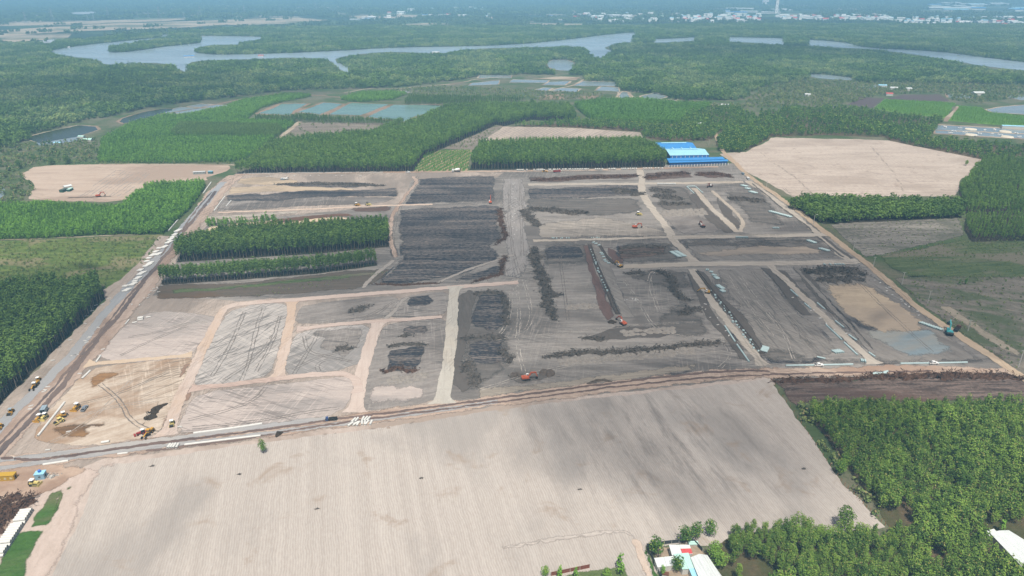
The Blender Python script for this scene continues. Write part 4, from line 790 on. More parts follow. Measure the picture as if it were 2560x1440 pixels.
def stand(name, label, px, pr, a, b, ang=0.0, top=0.0, s=(.85, 1.15), t=(.2, .8), jit=.28, drop=0.03, under=None, holes=None, tn=60.0, ulabel=None, hvar=.0, cat='wood'):
    poly = lift(px, top)
    poly = rag(poly, .6, True, len(STANDS) * 2.1, 2.0)
    x, y = fill(poly, a, b, ang, jit, drop)
    if holes is not None:
        keep = np.ones(len(x), bool)
        for hpoly in holes: keep &= ~inpoly(x, y, hpoly)
        x, y = x[keep], y[keep]
    nz = patchnoise(x, y, tn, len(STANDS) * 3.3)
    sc = RNG.uniform(s[0], s[1], len(x)) * (1 + hvar * nz)
    tt = np.clip((t[0] + t[1]) / 2 + nz * .22 + RNG.uniform(-.5, .5, len(x)) * (t[1] - t[0]), 0, 1)
    STANDS.append([name, label, pr, x, y, sc, tt, cat])
    if under:
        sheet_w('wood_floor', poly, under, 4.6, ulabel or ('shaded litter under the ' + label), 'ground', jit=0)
def U(px, h): return lift(px, h)

R_L = math.radians(86)
# near woods
stand('plantation', 'bright green young plantation of planted rows in the lower right corner',
      [(2012, 1010, 1), (2060, 1000, 1), (2300, 992, 1), (2620, 985, 1), (2720, 1500), (2300, 1500), (1880, 1520), (1820, 1450), (1745, 1365, 1), (1850, 1300, 1), (2000, 1300, 1), (2080, 1320, 1), (2140, 1350), (2235, 1340), (2180, 1250), (2110, 1160), (2060, 1085), (2020, 1045)], 'plant', 2.45, 2.35, math.radians(28), 6.5, s=(.62, 1.02), t=(.0, .85), jit=.42, drop=.05, under=m_under, tn=22, hvar=.4,
      holes=[[P(*q) for q in h_] for h_ in ([(1600, 1335), (1800, 1335), (1838, 1440), (1860, 1640), (1600, 1640)], [(2440, 1316), (2640, 1305), (2660, 1470), (2540, 1450), (2470, 1400)], [(2405, 1300), (2480, 1296), (2470, 1322), (2400, 1318)], [(1838, 1410), (1900, 1400), (1960, 1470), (1860, 1500)], [(2200, 1290), (2260, 1270), (2290, 1330), (2215, 1345)], [(2320, 1370), (2390, 1420), (2330, 1440), (2280, 1390)])])
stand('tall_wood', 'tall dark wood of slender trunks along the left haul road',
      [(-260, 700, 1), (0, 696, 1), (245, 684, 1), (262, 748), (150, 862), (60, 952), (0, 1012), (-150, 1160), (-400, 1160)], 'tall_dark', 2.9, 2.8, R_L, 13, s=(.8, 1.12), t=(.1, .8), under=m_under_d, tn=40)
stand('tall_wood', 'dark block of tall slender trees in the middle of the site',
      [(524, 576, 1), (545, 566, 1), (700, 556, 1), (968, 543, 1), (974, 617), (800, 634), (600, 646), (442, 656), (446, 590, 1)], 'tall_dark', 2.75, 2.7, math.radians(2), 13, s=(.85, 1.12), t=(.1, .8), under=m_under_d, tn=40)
stand('tree_belt', 'thin belt of tall slender trees in front of the dark block',
      [(405, 700), (600, 686), (800, 672), (940, 656), (944, 664), (800, 684), (600, 700), (402, 713)], 'tall_dark', 2.3, 2.3, math.radians(3), 0, s=(.72, .9), t=(.25, .65), under=m_under_d)
stand('tree_row', 'ragged short row of saplings behind the dark block', [(515, 560), (600, 556), (690, 549), (692, 556), (600, 564), (515, 570)], 'young', 2.6, 2.6, 0, 0, s=(.9, 1.4), drop=.35)
stand('plantation', 'bright young plantation by the upper left haul road, left of the seam',
      [(-200, 510, 1), (0, 503, 1), (120, 503, 1), (300, 508, 1), (235, 588), (120, 596), (-200, 606)], 'young', 2.2, 2.0, R_L, 4.5, s=(.9, 1.2), t=(.1, .95), under=m_under_g, tn=25, hvar=.3)
stand('plantation', 'bright young plantation touching the upper left haul road',
      [(302, 510, 1), (350, 470, 1), (385, 455, 1), (508, 451, 1), (510, 458, 1), (478, 520), (410, 586), (245, 588)], 'young', 2.1, 2.0, R_L, 5, s=(.85, 1.4), t=(.1, .95), under=m_under_g, tn=25, hvar=.25)
# woods behind the site
stand('tall_wood', 'long tall plantation wood behind the north road on the left',
      [(584, 436), (700, 434), (1032, 431), (1060, 392), (1130, 362), (1205, 330), (1240, 312), (1260, 296, 1), (1330, 300), (1440, 306), (1436, 272, 1), (1425, 258, 1), (1200, 254, 1), (1110, 263, 1), (1055, 287, 1), (960, 346), (870, 350), (680, 370), (620, 398, 1)], 'tall', 3.3, 3.3, math.radians(4), 12, s=(.8, 1.1), t=(.1, .9), under=m_under_d, tn=60,
      holes=[U([(925, 345), (1000, 312), (1055, 302), (1040, 315), (965, 346)], 0)])
stand('tall_wood', 'dense square wood with a clear front row of trunks left of the blue factory',
      [(1174, 425), (1400, 423), (1660, 418), (1664, 406), (1640, 362, 1), (1600, 345, 1), (1400, 347, 1), (1200, 352, 1)], 'tall', 3.7, 4.1, math.radians(2), 12, s=(.98, 1.14), t=(.1, .8), jit=.2, under=m_under_d, tn=60)
stand('plantation', 'bright young plantation at left with a darker taller block in it',
      [(245, 406), (255, 350), (330, 310), (420, 287), (445, 293), (700, 305), (740, 305), (700, 335), (660, 366), (620, 396), (580, 406), (400, 408)], 'young', 2.6, 2.6, R_L, 0, s=(.6, 1.15), t=(.1, 1), under=m_under_g, tn=40)
stand('wood', 'darker taller block inside the young left plantation',
      [(428, 326, 1), (450, 304, 1), (690, 308, 1), (706, 318, 1), (700, 345), (640, 347), (440, 344)], 'tall_dark', 2.6, 2.6, R_L, 6.5, s=(.5, .6), t=(.4, .9))
stand('plantation', 'narrow young plantation beside the four fish ponds',
      [(440, 295), (560, 272), (610, 252), (720, 238), (782, 241), (700, 257), (650, 272), (620, 297), (520, 300)], 'young', 2.8, 2.8, R_L, 0, s=(.9, 1.2), t=(.4, .95), under=m_under_g)
stand('plantation', 'young plantation above the blue factory', [(1436, 264), (1500, 254), (1600, 252), (1700, 262), (1780, 264), (1690, 312), (1600, 308), (1480, 302), (1450, 280)], 'young', 3, 3, math.radians(20), 0, s=(1.2, 1.5), t=(.2, .7), under=m_under_g)
stand('plantation', 'small bright plantation above the fish ponds', [(850, 250), (900, 235), (980, 233), (1020, 236), (980, 250), (900, 256)], 'young', 3, 3, .3, 0, s=(1, 1.3), t=(.4, .95), under=m_under_g)
stand('wood', 'dark belt of trees along the near side of the fish ponds', [(640, 300), (760, 297), (1000, 311), (985, 315), (760, 308), (640, 306)], 'tall_dark', 4, 4, 0, 0, s=(.55, .75), t=(.2, .7), drop=.1)
stand('wood', 'dark belt of trees behind the fish ponds', [(1010, 262), (1100, 266), (1300, 258), (1310, 252), (1100, 248), (1020, 250)], 'tall_dark', 4, 4, 0, 0, s=(.55, .8), t=(.2, .7), drop=.1)
stand('wood', 'narrow arm of tall trees between two grey fields', [(905, 348), (925, 342), (1000, 308), (1012, 312), (935, 350)], 'tall', 3, 3, .4, 0, s=(.6, .75))
stand('cane_rows', 'rows of low green crops in the small field between the woods', [(1066, 380), (1178, 376), (1168, 428), (1034, 430)], 'young', 1.6, 6.5, math.radians(70), 0, s=(.35, .6), t=(.3, .8), jit=.15, cat='crop')
for q_, l_ in (([(2185, 272), (2215, 249), (2300, 253), (2388, 259), (2363, 294), (2250, 284)], 'left'), ([(2374, 301), (2396, 266), (2450, 269), (2470, 281), (2560, 291), (2600, 313), (2480, 311)], 'right')): stand('crop_rows', 'standing green crop on the ' + l_ + ' bright field by the fish ponds', q_, 'young', 2.6, 3.4, math.radians(100), 0, s=(.3, .55), t=(.5, 1), jit=.3, cat='crop', hvar=.2)
# trees round the factory and right woods
stand('wood', 'mixed trees behind the blue factory', [(1230, 318), (1440, 306), (1480, 306), (1640, 316), (1690, 320), (1700, 300), (1715, 285), (1830, 270), (1900, 300), (1905, 330), (1850, 352), (1800, 330), (1785, 345), (1770, 352), (1655, 352), (1610, 344), (1600, 330), (1420, 318), (1262, 316)], 'mix', 6, 6, .3, 0, s=(.7, 1.2), t=(.1, .7), drop=.12, under=m_under, hvar=.3)
stand('wood', 'rounded clump of trees right of the factory lane', [(1800, 378), (1790, 356), (1810, 335), (1900, 325), (1925, 345), (1885, 368), (1850, 382)], 'mix', 5.5, 5.5, .3, 0, s=(.8, 1.25), t=(.05, .55), under=m_under)
stand('wood', 'belt of mixed trees behind the large tan field', [(1900, 340), (1900, 285), (2000, 270), (2130, 275), (2180, 280), (2250, 290), (2360, 303), (2340, 318), (2325, 352), (2480, 364), (2700, 372), (2700, 420), (2470, 402), (2300, 368), (2225, 352), (2215, 343), (2060, 338), (1930, 342)], 'mix', 6.5, 6.5, .3, 0, s=(.55, 1.1), t=(.0, .6), drop=.12, under=m_under, hvar=.4)
stand('wood', 'dark row of big rounded trees below the large tan field',
      [(1975, 520), (2000, 508), (2200, 512), (2400, 516), (2404, 545), (2250, 552), (2060, 560), (2035, 550)], 'big', 6, 5.5, .1, 0, s=(.75, 1.1), t=(.2, .75), under=m_under_d, drop=.05)
stand('wood', 'dense dark wood at the right edge beside the tan field',
      [(2400, 500), (2396, 478), (2420, 448), (2460, 400), (2700, 420), (2700, 545), (2412, 535)], 'tall', 3.2, 3.8, .2, 0, s=(.5, .75), t=(.2, .95), under=m_under_d, tn=80)
stand('plantation', 'rows of young trees at the right edge above the pasture', [(2410, 545), (2700, 540), (2700, 600), (2430, 605), (2412, 575)], 'tall', 2.6, 5, math.radians(115), 0, s=(.45, .6), t=(.3, .9), under=m_under_d)
# scrub
def scrub(label, px, a, s, t=(.1, .9), drop=.5, pr='scrub'):
    stand('scrub', label, px, pr, a, a, .3, 0, s=s, t=t, jit=.5, drop=drop, cat='scrub', tn=20)
scrub('low bushes scattered over the left meadow', [(-100, 606), (405, 592), (370, 650), (265, 712), (-100, 690)], 3.0, (.2, .7), (.2, 1), .4)
scrub('bushes and small trees left of the tan field', [(-150, 390), (240, 345), (245, 408), (90, 414), (45, 436), (95, 465), (70, 500), (0, 505), (-150, 505)], 6, (.6, 1.8), (.0, .6), .45)
scrub('low scrub among the shallow ponds', [(860, 235), (1090, 216), (1180, 218), (1360, 228), (1500, 232), (1540, 250), (1440, 250), (1330, 250), (1100, 246), (1000, 240)], 7, (.6, 1.5), (.1, .8), .35)
scrub('wild scrub of the upper right flats', [(1690, 265), (1860, 262), (1900, 225), (2000, 200), (2560, 215), (2640, 235), (2500, 250), (2440, 260), (2390, 254), (2350, 232), (2200, 238), (2110, 262), (2000, 268), (1830, 270), (1780, 270)], 6.5, (.5, 2.0), (.0, .9), .3)
scrub('bushes in the grey stubble field', [(690, 366), (752, 308), (960, 312), (830, 360)], 16, (.5, 1.6), (.1, .6), .7)
scrub('low shrubs in the dug strip', [(1120, 368), (1200, 330), (1250, 318), (1200, 350), (1180, 372)], 5, (.4, .7), (.1, .6), .4)
scrub('weeds and small bushes on the grey pasture', [(2230, 692), (2560, 690), (2560, 930), (2480, 890), (2300, 765)], 3.6, (.15, .5), (.0, .9), .6)
scrub('small trees along the fence of the ploughed field', [(1985, 1015), (2005, 1010), (2040, 1060), (2080, 1130), (2140, 1200), (2200, 1290), (2180, 1290), (2110, 1200), (2060, 1130), (2015, 1060)], 3.0, (.7, 1.5), (.3, 1), .35, 'scrub')
scrub('bushes along the back of the left tan field', [(240, 405), (580, 405), (580, 410), (240, 411)], 5, (.5, 1.0), (.3, .9), .4)
scrub('weeds along the site edge by the dark strip', [(640, 745), (985, 682), (985, 676), (640, 728)], 3, (.15, .35), (.2, .8), .5)
scrub('low growth on the striped stubble field', [(2090, 562), (2400, 545), (2412, 590), (2200, 640), (2150, 636)], 4, (.12, .4), (.1, .7), .55)
scrub('dense low growth on the far side of the pasture', [(2200, 636), (2400, 600), (2560, 596), (2560, 640), (2300, 650)], 3.2, (.2, .5), (.1, .8), .4)
scrub('low weeds over the dark green pasture', [(2230, 640), (2560, 610), (2560, 690), (2270, 690)], 4, (.15, .4), (.1, .9), .5)

# mangroves between the fields and the river
mang = [(-300, 400), (0, 385), (100, 330), (200, 306), (300, 285), (420, 262), (560, 245), (700, 229), (800, 222), (900, 222), (1000, 218), (1090, 208), (1180, 194), (1300, 186), (1445, 188), (1480, 205), (1555, 226), (1600, 232), (1700, 250), (1860, 252), (1890, 222), (2000, 200), (2100, 206), (2200, 206), (2560, 212), (2900, 215), (2900, 66), (2000, 62), (1600, 66), (1300, 68), (900, 68), (600, 72), (440, 84), (300, 92), (100, 110), (-300, 112)]
ISLAND = [P(*q) for q in [(276, 121), (340, 112), (433, 94), (497, 93), (503, 100), (497, 108), (403, 118), (322, 130), (282, 132)]]
ISLANDS = [ISLAND] + [[P(*q) for q in l] for l in ([(1742, 91), (1816, 91), (1818, 108), (1738, 108)], [(1960, 94), (2016, 99), (2018, 118), (1962, 116)], [(1596, 95), (1636, 96), (1630, 110), (1580, 108)])]
for i_, q_ in enumerate(ISLANDS): sheet_w('island', q_, m_under_d, 6, ['low wooded island in the lake at upper left', 'first wooded narrows of the river at right', 'second wooded narrows of the river at right', 'wooded point in the river at centre right'][i_], 'island')
mp = [P(*q) for q in mang]
def clear_water(x, y, hs=(0, 5, 10)):
    keep = np.ones(len(x), bool)
    for h in hs:                          # neither roots nor crown may stand in the way of the open water
        px, py = proj(x, y, h); u = (px - 1280) / F; v = (720 - py) / F; t = -H / (v * CT - ST); gx, gy = u * t, (v * ST + CT) * t
        for wp in WATER: keep &= ~inpoly(gx, gy, wp)
    return keep
x, y = fill(mp, 10.8, 10.8, .3, .48, .0)
keep = clear_water(x, y) | np.logical_or.reduce([inpoly(x, y, q_) for q_ in ISLANDS])
x, y = x[keep], y[keep]
nz = patchnoise(x, y, 160, 4.0); nz2 = patchnoise(x, y, 45, 9.0)
keep = (nz2 > -.62); x, y, nz, nz2 = x[keep], y[keep], nz[keep], nz2[keep]
dk = nz + nz2 * .3 + RNG.uniform(-.12, .12, len(x)) > 0.05
MANG = [(x[~dk], y[~dk], np.clip(.85 + nz2[~dk] * .35, .5, 1.3), np.clip(.45 + nz2[~dk] * .7 + RNG.uniform(-.45, .45, (~dk).sum()), 0, 1), 'mang', 'pale olive mangrove wood on both banks of the river'),
        (x[dk], y[dk], np.clip(.95 + nz2[dk] * .35, .5, 1.35), np.clip(.4 + nz2[dk] * .7 + RNG.uniform(-.4, .4, dk.sum()), 0, 1), 'mangd', 'dark green mangrove wood on both banks of the river')]
for (mx, my, ms, mt, pr, lb) in MANG:
    scatter('mangrove_wood', np.stack([mx, my, np.zeros(len(mx))], 1), RNG.uniform(0, 6.28, len(mx)), ms, mt, PR[pr], lb, 'wood')
# far woods
fy = []
for (ya, yb, st) in ((2500, 4200, 62), (4200, 7000, 82), (7000, 13500, 125)):
    gx, gy = np.meshgrid(np.arange(-.80 * yb - 300, .80 * yb + 300, st), np.arange(ya, yb, st))
    gx = gx.ravel() + RNG.uniform(-.5, .5, gx.size) * st; gy = gy.ravel() + RNG.uniform(-.5, .5, gy.size) * st
    ok = np.abs(gx) < .8 * gy + 200; fy.append((gx[ok], gy[ok], np.full(ok.sum(), st / 66)))
x = np.concatenate([f[0] for f in fy]); y = np.concatenate([f[1] for f in fy]); s_ = np.concatenate([f[2] for f in fy])
keep = ~inpoly(x, y, mp) & clear_water(x, y, (0, 12))
FARBARE = [[P(*q) for q in l] for l in ([(-300, 78), (150, 64), (560, 48), (760, 40), (850, 50), (700, 62), (500, 72), (330, 78), (150, 106), (-300, 116)], [(990, 60), (1060, 56), (1140, 57), (1125, 66), (1005, 68)], [(1300, 55), (1470, 59), (1450, 66), (1320, 64)], [(160, 33), (200, 28), (245, 27), (245, 36), (170, 38)], [(2330, 12), (2600, 8), (2600, 36), (2300, 34)], [(-300, 60), (120, 54), (420, 44), (530, 42), (430, 54), (150, 66), (-300, 74)], [(850, 38), (980, 34), (1130, 39), (1000, 48), (870, 48)], [(1700, 36), (1900, 38), (2230, 46), (2560, 56), (2560, 64), (2230, 54), (1900, 54), (1700, 50)], [(1800, 30), (2060, 26), (2060, 40), (1800, 42)])]
rnd_ = RNG.random(len(x))
for q in FARBARE: keep &= ~inpoly(x, y, q) | (rnd_ < .06)
nz = patchnoise(x / 2.2, y, 330, 7.0)
keep &= (nz > -.22) | (RNG.random(len(x)) < .25)
x, y, s_, nz = x[keep], y[keep], s_[keep], nz[keep]
scatter('far_woods', np.stack([x, y, np.zeros(len(x))], 1), RNG.uniform(0, 6.28, len(x)), s_ * np.where(nz > 0.1, 1, .8), np.clip(.5 + nz * .6 + RNG.uniform(-.2, .2, len(x)), 0, 1), PR['far'], 'far off woods and groves fading into the haze', 'wood')

# the nearest three hundred plantation trees stand as trees of their own
near = []
for si, st in enumerate(STANDS):
    if st[2] not in ('plant', 'tall_dark', 'tall', 'young', 'big', 'mix'): continue
    px, py = proj(st[3], st[4], 6.0)
    vis = (px > 4) & (px < 2556) & (py < 1432)
    d = np.sqrt(st[3] ** 2 + st[4] ** 2 + H * H) / {'plant': 2, 'tall_dark': 2, 'tall': 2, 'young': 1.2, 'big': 4, 'mix': 3}[st[2]]
    for i in np.nonzero(vis)[0]: near.append((d[i], si, int(i)))
near.sort(); near = near[:270]
taken = {}
LANDM = [(1850, 1370, 'beside the tin roofed farm'), (1960, 1330, 'along the lower edge of the ploughed field'), (2080, 1420, 'at the bottom edge below the large lone tree'), (2140, 1350, 'close to the large lone tree'), (2280, 1300, 'by the bare gap in the wood'), (2420, 1420, 'in front of the right edge house'), (2450, 1290, 'behind the right edge house'), (2250, 1430, 'at the bottom edge between farm and right edge house')]
for _, si, i in near: taken.setdefault(si, []).append(i)
def single_meshes(spec, leaf, bark, seeds, nm):
    out = []
    for sd in seeds:
        r_ = random.Random(sd); sp_ = dict(spec); sp_['rx'] *= r_.uniform(.72, 1.25); sp_['n'] = int(sp_['n'] * r_.uniform(.75, 1.1)); (tv, tf), (cv, cf) = tree_parts(sd, **sp_)
        out.append((mk(nm + '_trunk', tv, tf, [bark]), mk(nm + '_crown', cv, cf, [leaf])))
    return out
SPEC = {'plant': (dict(h=9.5, rx=1.95, crown_lo=.33, lobes_n=7, n=420, size=.4, trunk_r=.11), L_PLANT, BARK_D),
        'tall_dark': (dict(h=15, rx=2.0, crown_lo=.42, lobes_n=6, n=160, size=.8, trunk_r=.2), L_DARK, BARK),
        'tall': (dict(h=15, rx=2.0, crown_lo=.42, lobes_n=6, n=160, size=.8, trunk_r=.16), L_TALL, BARK),
        'young': (dict(h=5.5, rx=1.5, crown_lo=.15, lobes_n=3, n=80, size=.6, trunk_r=.07), L_YOUNG, BARK_D),
        'big': (dict(h=12, rx=4.6, crown_lo=.22, lobes_n=9, n=700, size=.68, trunk_r=.22), L_DARK, BARK_D),
        'mix': (dict(h=8.5, rx=3.2, crown_lo=.2, lobes_n=8, n=560, size=.52, trunk_r=.16), L_MIX, BARK_D)}
SM = {k: single_meshes(*v, [11, 12, 13, 14, 15, 16, 17, 18, 19], k) for k, v in SPEC.items()}
def tree(kind, x, y, s, tint, label, group=None, name=None, z=0.0, idx=None, sz=None):
    r = bpy.data.objects.new(name or 'tree', None); r.empty_display_size = .5; link(r)
    r.location = (x, y, z); r.rotation_euler = (0, 0, random.uniform(0, 6.28)); r.scale = (s, s, sz or s)
    tag(r, label, 'tree', group)
    tm, cm = SM[kind][random.randrange(9) if idx is None else idx]
    t = link(bpy.data.objects.new('trunk', tm), r); c = link(bpy.data.objects.new('crown', cm), r); c['tint'] = float(tint); t['tint'] = 0.5
    return r
for si, ids in taken.items():
    st = STANDS[si]
    for i in ids:
        if st[2] == 'plant':
            qx, qy = proj(st[3][i], st[4][i], 5.0)
            lm = min((((qx - a) ** 2 + (qy - b) ** 2), l) for a, b, l in LANDM)[1]
            sz_ = 'short' if st[5][i] < .88 else ('tall' if st[5][i] > 1.08 else 'middling'); cl = 'dark' if st[6][i] < .38 else ('light' if st[6][i] > .62 else 'mid')
            lab = f'{sz_} {cl} green plantation tree {lm}'; gp = f'{cl} {sz_} plantation trees {lm}'
        else:
            lab = 'tree at the front of the ' + ' '.join(st[1].split()[:9]); gp = 'front trees of the ' + ' '.join(st[1].split()[:7])
        tree(st[2], st[3][i], st[4][i], st[5][i], st[6][i], lab, gp)
    m = np.ones(len(st[3]), bool); m[ids] = False
    for q in (3, 4, 5, 6): st[q] = st[q][m]
for st in STANDS:
    n = len(st[3])
    if n == 0: continue
    scatter(st[0], np.stack([st[3], st[4], np.zeros(n)], 1), RNG.uniform(0, 6.28, n), st[5], st[6], PR[st[2]], st[1], st[7])
# trees that stand alone
def lone(kind, px, py, s, tint, label, sz=None, group=None, idx=None):
    x, y = P(px, py); return tree(kind, x, y, s, tint, label, group, None, idx=idx, sz=sz)
lone('mix', 659, 1133, .62, .55, 'lone small green tree in the ploughed field below the haul road', sz=.95)
lone('big', 2110, 1322, .82, .7, 'large lone tree at the lower right corner of the ploughed field', sz=.95)
lone('big', 1330, 262, 1.15, .2, 'round dark tree standing alone among the shallow ponds', sz=.9)
lone('big', 50, 422, .9, .25, 'dark round tree at the left end of the left tan field')
lone('big', 130, 412, .8, .35, 'left one of two dark trees behind the left tan field')
lone('big', 168, 410, .95, .4, 'right one of two dark trees behind the left tan field')
lone('big', 86, 404, .7, .4, 'smaller dark tree beside the left end of the left tan field')
lone('mix', 248, 390, .8, .1, 'dark tree at the corner of the young left plantation')
lone('big', 437, 290, .55, .1, 'dark tree between the netted ponds and the plantation')
lone('young', 2398, 712, .75, .05, 'shorter of two dark shrubs on the grey pasture', idx=1)
lone('young', 2413, 712, .95, .1, 'taller of two dark shrubs on the grey pasture', idx=2)
lone('mix', 2415, 414, .8, .9, 'yellowish round tree at the end of the large tan field, left one')
lone('mix', 2440, 418, .8, .95, 'yellowish round tree at the end of the large tan field, right one')
lone('mix', 2412, 456, .9, .75, 'bright tree where the dark right wood meets the tan field')
lone('mix', 1637, 1388, 1.05, .25, 'round tree in the top left corner of the farm yard')
lone('mix', 1712, 1357, .95, .2, 'round tree on the back fence of the farm yard')
lone('mix', 1783, 1397, 1.0, .95, 'bright yellow green tree right of the large farm roof, upper one')
lone('mix', 1797, 1420, .95, .98, 'bright yellow green tree right of the large farm roof, lower one')
lone('mix', 1692, 1428, .85, .2, 'dark tree standing between the white farm roofs')
lone('young', 1657, 1436, .75, .7, 'small palm like shrub at the front of the farm')
lone('mix', 1363, 1442, .6, .95, 'bright bush at the left end of the brick wall')
lone('young', 1400, 1446, 1.0, .9, 'bright bush in front of the brick wall')
lone('young', 1440, 1446, .9, .8, 'dull bush in front of the brick wall')
lone('mix', 1516, 1448, .62, .95, 'bright bush right of the brick wall')
lone('young', 1549, 1420, 1.2, .6, 'thin green tree right of the brick wall', idx=3)
lone('young', 1552, 1440, 1.1, .75, 'leafy bush beside the dirt path')
lone('mix', 1740, 1345, .9, .3, 'green tree at the back right corner of the farm fence')
lone('mix', 1775, 1338, .9, .4, 'green tree outside the back right corner of the farm')
lone('mix', 2098, 1185, .95, .75, 'big tree on the fence of the ploughed field, half way down')
lone('mix', 2110, 1165, .8, .7, 'second big tree on the fence half way down')
lone('young', 2500, 1330, 1.1, .95, 'palm like plant behind the right edge house')
# ---------------------------------------------------------------- shape helpers
class MB:
    def __init__(s): s.V, s.F, s.mi, s.cur = [], [], [], 0
    def mat(s, i): s.cur = i; return s
    def add(s, V, Fc):
        b = len(s.V); s.V += [Vector(v) for v in V]; s.F += [tuple(i + b for i in f) for f in Fc]; s.mi += [s.cur] * len(Fc); return s
    def box(s, c, d, rz=0.0, ry=0.0, tap=(1, 1)):
        M = Matrix.Rotation(rz, 3, 'Z') @ Matrix.Rotation(ry, 3, 'Y'); V = []
        for z in (-.5, .5):
            tx, ty = (tap if z > 0 else (1, 1))
            for x, y in ((-.5, -.5), (.5, -.5), (.5, .5), (-.5, .5)): V.append(M @ Vector((x * d[0] * tx, y * d[1] * ty, z * d[2])) + Vector(c))
        return s.add(V, [(3, 2, 1, 0), (4, 5, 6, 7), (0, 1, 5, 4), (1, 2, 6, 5), (2, 3, 7, 6), (3, 0, 4, 7)])
    def prism(s, prof, y0, y1):            # profile in x,z drawn out along y
        n = len(prof); V = [(x, y0, z) for x, z in prof] + [(x, y1, z) for x, z in prof]
        return s.add(V, [tuple(range(n)), tuple(range(2 * n - 1, n - 1, -1))] + [(i + n, (i + 1) % n + n, (i + 1) % n, i) for i in range(n)])
    def tube(s, a, b, r0, r1=None, n=10, cap=True):
        a, b = Vector(a), Vector(b); r1 = r0 if r1 is None else r1; d = (b - a).normalized(); t = d.orthogonal().normalized(); u = d.cross(t); V = []
        for k in range(n):
            q = t * math.cos(6.2832 * k / n) + u * math.sin(6.2832 * k / n); V += [a + q * r0, b + q * r1]
        Fc = [(2 * k, 2 * ((k + 1) % n), 2 * ((k + 1) % n) + 1, 2 * k + 1) for k in range(n)]
        if cap: Fc += [tuple(range(2 * n - 2, -1, -2)), tuple(range(1, 2 * n, 2))]
        return s.add(V, Fc)
    def pipe(s, L, ro, ri, n=14):           # hollow, along x
        V = []
        for x, r in ((-L / 2, ro), (L / 2, ro), (L / 2, ri), (-L / 2, ri)):
            V += [(x, math.cos(6.2832 * k / n) * r, math.sin(6.2832 * k / n) * r) for k in range(n)]
        Fc = []
        for j in range(4):
            for k in range(n): Fc.append((j * n + k, j * n + (k + 1) % n, ((j + 1) % 4) * n + (k + 1) % n, ((j + 1) % 4) * n + k))
        return s.add(V, Fc)
    def mesh(s, name, mats):
        me = bpy.data.meshes.new(name); me.from_pydata(s.V, [], s.F)
        for m in (mats if isinstance(mats, (list, tuple)) else [mats]): me.materials.append(m)
        me.polygons.foreach_set('material_index', s.mi); me.update()
        bm = bmesh.new(); bm.from_mesh(me); bmesh.ops.recalc_face_normals(bm, faces=bm.faces); bm.to_mesh(me); bm.free(); return me
    def obj(s, name, mats, parent=None): return link(bpy.data.objects.new(name, s.mesh(name, mats)), parent)
def root(name, px, py, heading, label, cat, group=None, z=0.12, scale=1.0):
    x, y = P(px, py); o = link(bpy.data.objects.new(name, None)); o.location = (x, y, z); o.empty_display_size = 1; o.scale = (scale,) * 3
    o.rotation_euler = (0, 0, head(px, py, heading)); return tag(o, label, cat, group)
def head(px, py, h):
    if isinstance(h, tuple):
        a, b = P(px, py), P(px + h[0], py + h[1]); return math.atan2(b[1] - a[1], b[0] - a[0])
    return math.radians(h)

